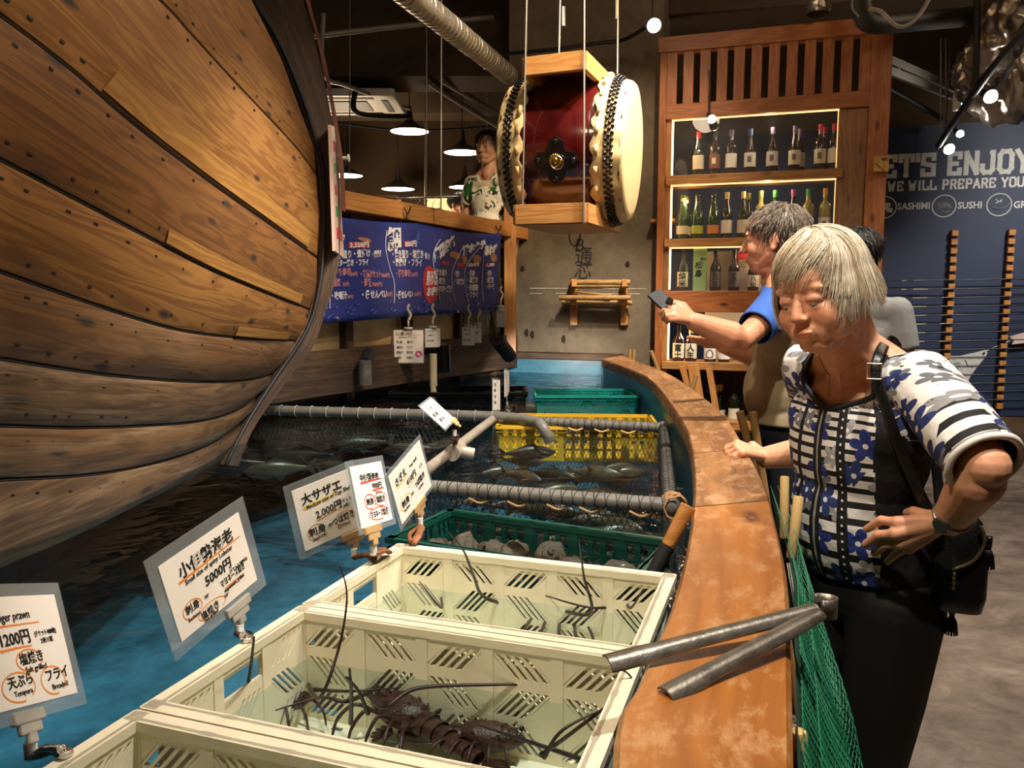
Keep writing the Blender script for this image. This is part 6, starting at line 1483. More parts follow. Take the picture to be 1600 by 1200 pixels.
# rod racks and fishing rods
M_RK = wood('rack_bamboo', hexc('d79a4c'), hexc('a86a2c'), kind='UV', knots=0, scale=2.)
RKs = []
for k, (x0, y0, x1, y1, lab) in enumerate(((1491, 358, 1473, 642, 'left notched wooden rod rack on the navy mural'), (1580, 357, 1559, 640, 'right notched wooden rod rack on the navy mural'))):
    a = mur(x0, y0, .06); b_ = mur(x1, y1, .06); t = thing('rod_rack', lab, 'rack', b_, 'rod racks on the mural'); MB().bar(b_, a, .045, .025, up=MN).build('backing', plain('rack_dark', hexc('5a2e14'), .6), t)
    nn = 21
    for i in range(nn):
        p = b_.lerp(a, (i + .5) / nn); d = (a - b_).normalized(); Rk = Matrix((MU, MN, V((0, 0, 1)))).transposed(); MB().box(p + MN * .03, (.052, .05, (a - b_).length / nn * .62), rot=Rk).build('peg_block', M_RK, t, bevel=.003)
    RKs.append((a, b_))
M_ROD = plain('rod_black', (.008, .008, .01), .3); M_RODW = plain('rod_silver', hexc('c8b89a'), .4, .3)
for i in range(15):
    f_ = .275 + i * .0475 if i < 15 else 0; f_ = 1 - f_
    pa = RKs[0][1].lerp(RKs[0][0], f_) + MN * .06; pb = RKs[1][1].lerp(RKs[1][0], f_ ) + MN * .06; e = (pb - pa).normalized()
    L0 = .78 if i % 2 else 1.0; sgn = 1 if i % 2 == 0 else -1
    t = thing('fishing_rod', ('%s black fishing rod on the racks, ' % ('topmost' if i == 0 else 'lowest' if i == 14 else 'horizontal')) + ['first from the top', 'second from the top', 'third from the top', 'fourth from the top', 'fifth from the top', 'sixth from the top', 'seventh from the top', 'eighth, in the middle', 'eighth from the bottom', 'sixth from the bottom', 'fifth from the bottom', 'fourth from the bottom', 'third from the bottom', 'second from the bottom', 'first from the bottom'][i] if i not in (8,) else 'horizontal black fishing rod on the racks, just below the middle one', 'fishing rod', pa, 'fishing rods on the mural racks')
    a = pa - e * (L0 * .95) + V((0, 0, .02 * math.sin(i * 2))); b_ = pb + e * (1.0)
    pts = resample([a, pa, pb, b_], 12); r = [.003 + .006 * k / 11 for k in range(12)]; MB().tube(pts, r, 8).build('blank', M_ROD, t, smooth=True)
    MB().tube([b_ - e * .45, b_ - e * .1], .016, 8).build('grip', M_BLACK, t, smooth=True)
    g = MB()
    for s0, w_ in ((-.32, .12), (-.08, .10), (.16, .10), (.34, .08), (-.42, .04)): g.tube([pa + e * s0, pa + e * (s0 + w_)], .0048, 6)
    g.build('silver_bands', M_RODW, t)

# ================================================================= CEILING CLUTTER ON THE RIGHT
M_BULB = emis('spot_bulb', (1, .93, .82), 60)
def track_spot(px, py, Y, label, r=.045, tgt=V((0, 0, -1)), dirl=V((0, .9, .5))):
    p = P(px, py, Y=Y); t = thing('track_spotlight', label, 'spotlight', p, 'spotlights on the ceiling tracks'); d = dirl.normalized()
    MB().lathe([(r * .45, .10), (r * .6, .06), (r, 0.), (r * .92, 0), (r * .5, .05), (0, .055)], 16, Matrix.Translation(p) @ d.to_track_quat('Z', 'Y').to_matrix().to_4x4()).build('lamp_housing', M_BLACK, t, smooth=True)
    MB().ell(p - d * .004, r * .8, 14).build('bulb', M_BULB, t, smooth=True); MB().cyl(p + d * .08, V((p.x + d.x * .08, p.y + d.y * .08, max(p.z + .14, 3.4 if py < 180 or py > 230 else p.z + .3))), .006, 8).build('stem', M_BLACK, t)
    return t
track_spot(1022, 40, 4.9, 'glowing spotlight at the top beside the cabinet\'s left corner')
track_spot(1548, 151, 5.0, 'brightest glowing spotlight near the right edge under the foil duct')
track_spot(1483, 233, 6.2, 'glowing spotlight just above the LET\'S ENJOY lettering')
track_spot(1500, 209, 6.9, 'small spotlight higher behind the one above the lettering', .035)
track_spot(1112, 186, 5.15, 'small bright spotlight behind the glass at the top of the cabinet', .03)
ceil_tube('lighting_track', 'black lighting track slanting down from the right edge to the mural', 'track', [(1640, 10, 3.6), (1540, 120, 4.7), (1466, 228, 6.2)], .022, M_BLACK)
ceil_tube('track_drop', 'black drop bar from the ceiling to the lighting track', 'bar', [(1527, -20, 4.75), (1526, 70, 4.75), (1524, 140, 4.8)], .018, M_BLACK)
ceil_tube('large_black_pipe', 'fat black pipe bending above the cabinet\'s right corner', 'pipe', [(1345, -30, 4.7), (1347, 15, 4.7), (1362, 36, 4.7), (1420, 34, 4.8), (1560, 22, 5.0), (1640, 18, 5.0)], .055, M_BLACK, None, 14)
ceil_tube('white_cable', 'loose white cable sagging in a V above the cabinet', 'cable', [(1358, 14, 4.5), (1376, 18, 4.5), (1400, 40, 4.5), (1420, 38, 4.5), (1440, 18, 4.5), (1458, -15, 4.5)], .011, plain('offwhite_cable', hexc('9a9284'), .6))
ceil_tube('thin_white_cable', 'thin white cable curling beside the fat black pipe', 'cable', [(1338, -20, 4.5), (1331, 10, 4.5), (1342, 26, 4.5)], .005, M_GREYP)
def foil(label, pts, r, amp, nm='foil_duct'):
    c = catmull([P(x, y, Y=Y) for x, y, Y in pts], 16); g = MB(); rows = []; xx = None
    for i, p in enumerate(c):
        d = (c[min(i + 1, len(c) - 1)] - c[max(i - 1, 0)]).normalized(); x, y = frame_from(d); row = []
        for j in range(36):
            a = 2 * math.pi * j / 36; v_ = V((p.x * 9 + math.cos(a), p.y * 9 + math.sin(a), p.z * 9)); rr = r * (1 + amp * noise.noise(v_ * 2.3) + amp * .6 * noise.noise(v_ * 6)); row.append(p + (x * math.cos(a) + y * math.sin(a)) * rr)
        rows.append(row)
    g.grid(rows, closed_u=True); g.face(list(range(36))); o = g.build(nm, plain('crinkled_foil', hexc('b0a494'), .28, .9, bumpy=.6, scale=14), None, smooth=True); tag(o, label, 'duct', 'foil wrapped ducts'); return o
foil('crinkled foil duct end hanging down at the top right, beside the lighting track', [(1600, -60, 4.6), (1585, 0, 4.7), (1560, 60, 4.9), (1535, 105, 5.2), (1520, 112, 5.5)], .13, .35)
foil('large crinkled foil duct filling the right edge behind the lighting track', [(1700, 40, 5.4), (1640, 90, 5.6), (1580, 130, 5.9), (1555, 125, 6.2)], .26, .25)
foil('short foil wrapped pipe end above the cabinet top', [(1284, -70, 4.8), (1282, -20, 4.8), (1279, 22, 4.8)], .065, .12)
tr = thing('cable_tray', 'grey steel cable tray slanting behind the cabinet\'s upper right corner', 'tray', P(1380, 110, Y=6.5))
for a, b_ in (((1372, 86, 6.0), (1500, 142, 6.8)), ((1372, 104, 6.0), (1488, 150, 6.8))): MB().bar(P(a[0], a[1], Y=a[2]), P(b_[0], b_[1], Y=b_[2]), .03, .06).build('side_rail', M_GREYP, tr)
for k in range(5): f_ = k / 4; MB().bar(P(1372 + 128 * f_, 86 + 56 * f_, Y=6 + .8 * f_), P(1372 + 116 * f_, 104 + 46 * f_, Y=6 + .8 * f_), .03, .02).build('rung', M_GREYP, tr)
ceil_tube('dark_conduit', 'dark conduit slanting behind the cabinet toward the mural', 'conduit', [(1372, 130, 6.2), (1420, 155, 6.8), (1470, 185, 7.2)], .022, M_BLACK, 'thin ceiling conduits')
c = P(1500, 158, Y=6.5); t = thing('lit_sign_box', 'tiny bright blue-white lit sign under the ceiling at the right', 'sign', c); MB().box(c, (.05, .12, .13)).build('casing', M_WHITE, t); MB().box(c - V((.0, .062, 0)), (.04, .004, .11)).build('lit_face', emis('cyan_face', (.35, .85, 1), 6), t)
for k, (px, lab) in enumerate(((1470, 'left thin hanging rod beside the small lit sign'), (1478, 'right thin hanging rod beside the small lit sign'))):
    o = MB().cyl(P(px, 60, Y=6.4), P(px, 200, Y=6.4), .006, 6).build('hanging_rod', M_GREYP, None); tag(o, lab, 'rod', 'thin rods by the lit sign')
# ================================================================= PEOPLE
def skinmat(name, c, rough=.5):
    m, nt, b = newmat(name); at = N(nt, 'ShaderNodeAttribute', attribute_name='tint')
    n = noise_n(nt, coord(nt), 60, 4); base = ramp(nt, n, [(.3, tuple(x * .88 for x in c)), (.7, tuple(min(1, x * 1.08) for x in c))])
    nt.links.new(mix(nt, 1., base, at.outputs['Color'], 'MULTIPLY'), b.inputs['Base Color']); b.inputs['Roughness'].default_value = rough
    b.inputs['Subsurface Weight'].default_value = .12; b.inputs['Subsurface Radius'].default_value = (.01, .004, .002); b.inputs['Subsurface Scale'].default_value = 1
    bump(nt, b, noise_n(nt, coord(nt), 140, 3), .12, .002); return m
def headM(c, rz, pitch, roll=0): return Matrix.Translation(c) @ (Matrix.Rotation(rz, 4, 'Z') @ Matrix.Rotation(roll, 4, 'Y') @ Matrix.Rotation(pitch, 4, 'X'))
def head_prims(mb, M, s=1., old=True, ears=True, soft=False):
    Rm = M.to_3x3()
    def E(c, r, n=20): mb.ell(M @ (V(c) * s), V(r) * s, n, Rm)
    def Cp(a, b_, r1, r2): mb.tube([M @ (V(a) * s), M @ (V(b_) * s)], [r1 * s, r2 * s], 12); mb.ell(M @ (V(a) * s), r1 * s, 12); mb.ell(M @ (V(b_) * s), r2 * s, 12)
    E((0, .018, .036), (.073, .092, .076)); E((0, -.018, -.022), (.063, .066, .082)); E((0, -.058, -.088), (.027, .027, .021)); E((0, -.03, .04), (.062, .058, .05))
    for sd in (1, -1):
        Cp((sd * .054, .0, -.052), (sd * .02, -.055, -.092), .019, .018); E((sd * .036, -.060, -.030), (.024, .023, .027))
        if soft: E((sd * .027, -.070, .0235), (.030, .010, .011)); E((sd * .031, -.0715, .0040), (.0185, .0145, .0125)); E((sd * .031, -.0705, -.0135), (.018, .0125, .008)); E((sd * .038, -.056, -.036), (.030, .027, .034)); E((sd * .044, -.035, -.062), (.026, .03, .030))
        else: E((sd * .028, -.0785, .0215), (.026, .010, .008)); E((sd * .031, -.0735, .0065), (.0165, .013, .0095)); E((sd * .031, -.0725, -.0115), (.0165, .0125, .007))
        E((sd * .0115, -.0905 if soft else -.0965, -.0315), (.0085, .010, .0075)); E((sd * .030, -.068, -.062), (.014, .014, .022))
        if ears:
            E((sd * .074, .012, -.012), (.006, .017, .030)); Cp((sd * .078, .022, .010), (sd * .080, .027, -.016), .005, .005); E((sd * .077, .008, -.034), (.006, .008, .010))
    if soft: Cp((0, -.080, .010), (0, -.0975, -.024), .0085, .0115); E((0, -.1000, -.027), (.0125, .0105, .0095))
    else: Cp((0, -.084, .012), (0, -.1065, -.030), .0085, .0105); E((0, -.108, -.031), (.0105, .010, .009))
    E((0, -.074, -.062), (.030, .020, .020)); E((0, -.0925, -.0585), (.021, .0065, .0042)); E((0, -.0905, -.0665), (.019, .0070, .0052))
    if old: E((0, -.028, -.100), (.038, .040, .020)); E((.0, -.05, -.075), (.045, .028, .02))
def face_tint(M, s=1., lips=(.92, .72, .68), brow=(.5, .38, .3)):
    Mi = M.inverted(); lipc = []
    def f(me):
        col = me.color_attributes.new('tint', 'FLOAT_COLOR', 'POINT'); n = len(me.vertices); co = np.empty(n * 3); me.vertices.foreach_get('co', co); co = co.reshape(-1, 3)
        A = np.array(Mi); q = (co @ A[:3, :3].T + A[:3, 3]) / s; c = np.ones((n, 4))
        def blend(mask, tgt): 
            for k in range(3): c[:, k] = c[:, k] * (1 - mask) + c[:, k] * tgt[k] * mask
        x, y, z = q.T; front = y < -.05
        blend(np.clip(1.6 - 1.6 * ((x / .023) ** 2 + ((z + .0625) / .0085) ** 2), 0, 1) * (front & (y < -.080)), lips)
        blend(np.clip(1.4 - 1.4 * ((x / .022) ** 2 + ((z + .0625 - .0012) / .0014) ** 2), 0, 1) * (front & (y < -.080)), (.45, .3, .3))
        for sd in (1, -1):
            blend(.75 * np.clip(1.5 - 1.5 * (((x - sd * .031) / .021) ** 2 + ((z - .0255 + .25 * abs(abs(x) - .031)) / .0040) ** 2), 0, 1) * front, brow)
            blend(.40 * np.clip(1.2 - ((x - sd * .040) / .022) ** 2 - ((z + .030) / .022) ** 2, 0, 1) * front, (1.02, .74, .68))
            blend(.7 * np.clip(1.5 - 1.5 * (((x - sd * .031) / .0155) ** 2 + ((z - .0015) / .0022) ** 2), 0, 1) * front, (.35, .28, .25))   # lash line
        blend(.30 * np.clip(1.2 - (x / .014) ** 2 - ((z + .032) / .014) ** 2, 0, 1) * front, (1.02, .72, .66))
        col.data.foreach_set('color', c.ravel())
    return f
def eyes(parent, M, s, iris, low=False):
    for sd in (1, -1):
        c = M @ (V((sd * .031, -.0715 if low else -.0755, -.0045 if low else -.0025)) * s); Rm = M.to_3x3()
        MB().ell(c, .0118 * s, 20).build('eye', plain('eye_white', (.40, .34, .29), .15, var=.03), parent, smooth=True)
        d = Rm @ V((.0, -1, -.75 if low else -.1)).normalized(); o = MB().ell(c + d * .0066 * s, .0062 * s, 14); o.build('iris', iris, parent, smooth=True)
def limb(mb, pts, rs, n=16):
    mb.tube(pts, rs, n)
    for p, r in zip(pts, rs): mb.ell(p, r, 14)
def hand(mb, wrist, knuckles, mids, tips, thumb, s=1., rw=.022):
    """five fingers; every chain runs wrist > knuckle > middle joint > tip"""
    for k, (kn, mi, tp) in enumerate(zip(knuckles, mids, tips)):
        r = (.0092, .0095, .009, .0078)[k] * s
        mb.tube([wrist.lerp(kn, .12), wrist.lerp(kn, .55), kn], [rw * .62, .0135 * s, .0118 * s], 10); mb.ell(kn, .0122 * s, 10)
        mb.tube([kn, kn.lerp(mi, .5), mi, mi.lerp(tp, .55), tp], [r * 1.12, r, r * 1.05, r * .93, r * .84], 10); mb.ell(mi, r * 1.08, 10); mb.ell(tp, r * .85, 10)
    a, b_, c = thumb; mb.tube([wrist.lerp(a, .2), a, b_, c], [.016 * s, .0145 * s, .0112 * s, .0095 * s], 10); mb.ell(a, .0145 * s, 10); mb.ell(b_, .0115 * s, 10); mb.ell(c, .0096 * s, 10)
def autohand(mb, wrist, d, side, nrm, curl=.35, s=1.):
    """relaxed hand: d along the fingers, side towards the thumb, nrm out of the back"""
    d = d.normalized(); side = side.normalized(); nrm = nrm.normalized(); kn = []; mi = []; tp = []
    for k in range(4):
        o = (.030 - .020 * k) * s; K = wrist + d * (.088 - .004 * abs(k - 1)) * s + side * o; L = (.043, .048, .045, .036)[k] * s; a1 = curl * (1 + .12 * k); dd = (d * math.cos(a1) - nrm * math.sin(a1)); M1 = K + dd * L
        a2 = curl * 2.4; d2 = (d * math.cos(a2) - nrm * math.sin(a2)); kn.append(K); mi.append(M1); tp.append(M1 + d2 * L * .85)
    th = (wrist + d * .03 * s + side * .032 * s - nrm * .01 * s, wrist + d * .065 * s + side * .048 * s - nrm * .022 * s, wrist + d * .09 * s + side * .046 * s - nrm * .034 * s); hand(mb, wrist, kn, mi, tp, th, s)
def strand_mesh(paths, r0, mats, parent, name='hair'):
    v = []; f = []; mi = []
    for k, (pts, m_) in enumerate(paths):
        n = len(pts); b0 = len(v)
        for i, p in enumerate(pts):
            d = (pts[min(i + 1, n - 1)] - pts[max(i - 1, 0)]); x, y = frame_from(d) if d.length > 1e-7 else (V((1, 0, 0)), V((0, 1, 0))); r = r0 * (1 - .75 * (i / (n - 1)) ** 2)
            for a in (0, 2.09, 4.19): v.append(p + x * math.cos(a) * r + y * math.sin(a) * r)
        for i in range(n - 1):
            for j in range(3): f.append((b0 + i * 3 + j, b0 + i * 3 + (j + 1) % 3, b0 + i * 3 + 3 + (j + 1) % 3, b0 + i * 3 + 3 + j)); mi.append(m_)
    me = bpy.data.meshes.new(name); off = V((0, 0, 0)); p = parent
    while p is not None: off += p.location; p = p.parent
    me.from_pydata([q - off for q in v], [], f)
    for m_ in mats: me.materials.append(m_)
    me.polygons.foreach_set('material_index', mi); me.polygons.foreach_set('use_smooth', [True] * len(f)); o = bpy.data.objects.new(name, me); COL.objects.link(o); o.parent = parent; return o
def hairmat(name, c): 
    m = plain(name, c, .42, var=.2, scale=50, spec=.6); return m
def short_hair(M, s, parent, cols, n=2600, seed=3, length=.03, vol=.007, front=-.055, r0=.0011):
    """cap of short strands over the skull, down to the nape and around the ears"""
    rr = random.Random(seed); paths = []; Rm = M.to_3x3(); c0 = V((0, .018, .036)); R3 = V((.073, .092, .076))
    cap = MB(); rows = []
    def covered(p):      # local point on the skull
        x, y, z = p
        if y < -.045: return z > .046 + .3 * max(0, -(y + .075))
        if y < .0: return z > .0 + (-(y)) * .9 if abs(x) > .05 else z > .05
        if y < .03: return z > -.005
        return z > -.062
    while len(paths) < n:
        u = rr.uniform(-1, 1); a = rr.uniform(0, 2 * math.pi); q = math.sqrt(1 - u * u); nv = V((q * math.cos(a), q * math.sin(a), u)); p = V((c0.x + R3.x * nv.x, c0.y + R3.y * nv.y, c0.z + R3.z * nv.z))
        if p.z < -.01 and p.y > .03: p.y = max(p.y, .055)
        if not covered(p): continue
        crown = V((0, .05, .11)); t = (p - crown); t -= nv * t.dot(nv); t = t.normalized() if t.length > 1e-4 else V((0, -1, 0)); t = (t + V((rr.gauss(0, .25), rr.gauss(0, .25), rr.gauss(-.15, .15)))).normalized(); L = length * rr.uniform(.7, 1.2)
        pts = []
        for i in range(4): f_ = i / 3; w = p + t * L * f_ + nv * (vol * (.35 + .9 * math.sin(f_ * 2.2)) - .25 * L * f_ * f_ * .6); pts.append(M @ (w * s))
        paths.append((pts, rr.choices(range(len(cols)), k=1)[0]))
    g = MB()
    for i in range(25):
        th = math.pi * i / 24; rows.append([])
        for j in range(40):
            a = 2 * math.pi * j / 40; nv = V((math.sin(th) * math.cos(a), math.sin(th) * math.sin(a), math.cos(th))); rows[-1].append(V((R3.x * nv.x * 1.045, R3.y * nv.y * 1.04, R3.z * nv.z * 1.045)) + c0)
    vs = [p for r in rows for p in r]
    for p in vs: g.v.append(M @ (p * s))
    for i in range(24):
        for j in range(40):
            j2 = (j + 1) % 40; idx = (i * 40 + j, i * 40 + j2, (i + 1) * 40 + j2, (i + 1) * 40 + j)
            if all(covered(vs[q]) for q in idx): g.face(idx)
    h = g.build('hair', cols[0], parent, smooth=True); strand_mesh(paths, r0 * s, cols, h, 'hair_strands'); return h

# ---------------------------------------------------------------- generic dressed figure
def relax_border(me):
    bm_ = bmesh.new(); bm_.from_mesh(me); bm_.verts.ensure_lookup_table()
    for _ in range(14):
        new = {}
        for v in bm_.verts:
            nb_ = [e.other_vert(v) for e in v.link_edges if e.is_boundary]
            if len(nb_) == 2: new[v] = (v.co + nb_[0].co * .75 + nb_[1].co * .75) / 2.5
        for v, c in new.items(): v.co = c
    loops = []; seen = set()
    for v in bm_.verts:
        if v in seen or not v.is_boundary: continue
        lp = [v]; seen.add(v); cur = v
        while True:
            nx = [e.other_vert(cur) for e in cur.link_edges if e.is_boundary and e.other_vert(cur) not in seen]
            if not nx: break
            cur = nx[0]; seen.add(cur); lp.append(cur)
        if len(lp) > 20: loops.append([p.co.copy() for p in lp])
    bm_.to_mesh(me); bm_.free(); return loops
def figure(name, label, base, J, hM, hs, skin, shirt, trousers, shirt_post=None, group=None, vox=.008, neckcut=None, sleeve=.6, shoes=None, hands='auto', fat=1., shirt_mats=None, extra_body=None, tint=None, ears=True, old=False, forearm=(.034, .024)):
    t = thing(name, label, 'person', base, group)
    L, F = J['L'], J['F']; Z = V((0, 0, 1)); Rb = Matrix((L, -F, Z)).transposed()
    b = MB(); head_prims(b, hM, hs, old, ears, J.get('soft', False))
    b.tube([hM @ (V((0, .035, -.05)) * hs), J['neck']], [.052 * fat, .058 * fat], 16); b.ell(J['neck'], .06 * fat, 14)
    b.ell(J['chest'] + Z * .05, (.13, .085, .13), 20, Rb)
    limb(b, [J['SL'], J['SR']], [.04, .04])
    for q_ in (J['SL'], J['SR']): b.tube([J['neck'] + (hM @ (V((0, .035, -.05)) * hs) - J['neck']) * .35, J['neck'].lerp(q_, .45) + Z * .012, J['neck'].lerp(q_, .85)], [.048, .043, .036], 14)
    for sd in 'LR':
        S, E, W = J['S' + sd], J['E' + sd], J['W' + sd]
        limb(b, [S, S.lerp(E, .35), E, E.lerp(W, .25), W], [.046, .043, .036, forearm[0] + .004, forearm[1]])
        if 'hand' + sd in J: J['hand' + sd](b)
        else: d = (W - E).normalized(); autohand(b, W, d, F, L if sd == 'L' else -L, .35)
    if extra_body: extra_body(b)
    body = remeshed(b, 'body', J.get('bvox', .004), 6 if J.get('soft') else 3, skin, t, tint or face_tint(hM, hs), .45)
    # shirt
    s_ = MB(); C = J['chest']; P_ = J['pelvis']; w = J.get('width', 1.)
    s_.ell(C, (.165 * w, .115 * fat * w, .17), 24, Rb); s_.ell(C.lerp(P_, .55) + F * .02 * fat, (.150 * w, .118 * fat * w, .17), 24, Rb); s_.ell(P_ + Z * .03, (.165 * w, .125 * fat * w, .13), 24, Rb)
    limb(s_, [J['SL'] - Z * .005, J['neck'] - Z * .045, J['SR'] - Z * .005], [.058, .066, .058]); 
    for sg in (1, -1): s_.tube([J['neck'] - Z * .02, (J['SL'] if sg > 0 else J['SR']) + Z * .004], [.05, .045], 14)
    for sd in 'LR':
        S, E = J['S' + sd], J['E' + sd]; e = S.lerp(E, sleeve + .12); limb(s_, [S, S.lerp(e, .5), e], [.064 * w, .062, .058])
        s_.ell(S.lerp(C, .35) - Z * .05, (.07, .08, .08), 16, Rb)
    nb = J['neck']
    def post(me):
        bm_ = bmesh.new(); bm_.from_mesh(me); kill = []
        hemz = J.get('hem', P_.z - .03)
        for f in bm_.faces:
            c = f.calc_center_median(); k = c.z < hemz
            if not k:
                q = c - nb; df, dl = q.dot(F), q.dot(L)
                if neckcut: k = neckcut(df, dl, q.z)
                else: k = (dl * dl + (df - .01) ** 2 < .068 ** 2 and q.z > -.055)
            if not k:
                for sd in 'LR':
                    S, E = J['S' + sd], J['E' + sd]; ax = (E - S); t_ = (c - S).dot(ax) / ax.length_squared; rad = (c - S - ax * t_).length
                    if t_ > sleeve and rad < .085: k = True
            if k: kill.append(f)
        bmesh.ops.delete(bm_, geom=kill, context='FACES'); bm_.to_mesh(me); bm_.free(); J['loops'] = relax_border(me)
        if shirt_post: shirt_post(me)
    top = remeshed(s_, 'shirt', vox * .75, 6, shirt, t, post, .5); md = top.modifiers.new('s', 'SOLIDIFY'); md.thickness = .003; md.offset = 0
    tr = MB(); tr.ell(P_ - Z * .02, (.150 * w, .112 * fat * w, .13), 24, Rb)
    for sd in 'LR':
        H = P_ + L * (.082 if sd == 'L' else -.082) - Z * .06; K, A = J['K' + sd], J['A' + sd]; limb(tr, [H, H.lerp(K, .5), K, K.lerp(A, .5), A], [.095, .082, .062, .055, .048])
    remeshed(tr, 'trousers', vox, 5, trousers, t)
    for sd in 'LR':
        A = J['A' + sd]; g = MB(); q = V((A.x, A.y, .04)); rows = []
        for u, wd, ht in ((-.075, .028, .06), (-.04, .036, .075), (.02, .040, .070), (.09, .045, .050), (.15, .040, .035), (.185, .02, .02)):
            c = q + F * u; ln_ = [V((0, 0, 0))]
            rows.append([V((c.x, c.y, .002)) + L * wd * math.cos(a_) + Z * (ht * max(0, math.sin(a_))) for a_ in [k * math.pi / 6 for k in range(12)]])
        g.grid(rows, closed_u=True); g.face(list(range(12))[::-1]); g.face([5 * 12 + i for i in range(12)]); g.build('shoe', shoes or M_BLACK, t, smooth=True)
    return t, body, top

# ---------------------------------------------------------------- THE WOMAN AT THE RIM
Z = V((0, 0, 1)); FA = R(205); F_ = V((math.cos(FA), math.sin(FA), 0)); L_w = Z.cross(F_)
C_ = V((.712, 1.62, 1.195)); SLw = P(1440, 597, Y=1.475); SRw = V((.655, 1.745, 1.345))
J = dict(L=L_w, F=F_, neck=P(1336, 566, Y=1.60), chest=C_, pelvis=V((.752, 1.645, .93)), SL=SLw, SR=SRw,
         EL=P(1543, 728, Y=1.27), WL=P(1484, 812, Y=1.375), ER=P(1300, 700, Y=1.98), WR=P(1198, 715, Y=2.02),
         KL=V((.755, 1.58, .48)), KR=V((.735, 1.73, .48)), AL=V((.77, 1.585, .09)), AR=V((.745, 1.75, .09)), hem=.925, width=.93, bvox=.0028, soft=True)
def handL(b):
    k = [P(1402, 816, Y=1.405), P(1398, 834, Y=1.40), P(1406, 849, Y=1.405), P(1420, 856, Y=1.41)]
    m_ = [P(1377, 813, Y=1.432), P(1373, 836, Y=1.428), P(1383, 851, Y=1.43), P(1401, 865, Y=1.43)]
    tp = [P(1354, 827, Y=1.462), P(1352, 851, Y=1.458), P(1366, 864, Y=1.458), P(1386, 878, Y=1.455)]
    hand(b, J['WL'], k, m_, tp, (P(1446, 808, Y=1.405), P(1428, 800, Y=1.43), P(1418, 802, Y=1.46)), 1.0)
def handR(b):
    w = J['WR']; k = [P(1152, 693, Y=2.03), P(1150, 697, Y=2.0), P(1153, 702, Y=1.975), P(1160, 708, Y=1.955)]
    m_ = [P(1137, 699, Y=2.05), P(1136, 703, Y=2.02), P(1138, 708, Y=1.99), P(1147, 713, Y=1.965)]
    tp = [P(1141, 711, Y=2.03), P(1142, 714, Y=2.0), P(1146, 717, Y=1.975), P(1155, 720, Y=1.955)]
    hand(b, w, k, m_, tp, (P(1176, 697, Y=2.05), P(1156, 706, Y=2.07), P(1144, 712, Y=2.06)), 1.0)
J['handL'] = handL; J['handR'] = handR
SK = skinmat('tanned_skin', hexc('dfa07c'))
HC = P(1284, 456, Y=1.53); HRZ = R(-56); hM = headM(HC, HRZ, R(16), R(-7)); HS = .94
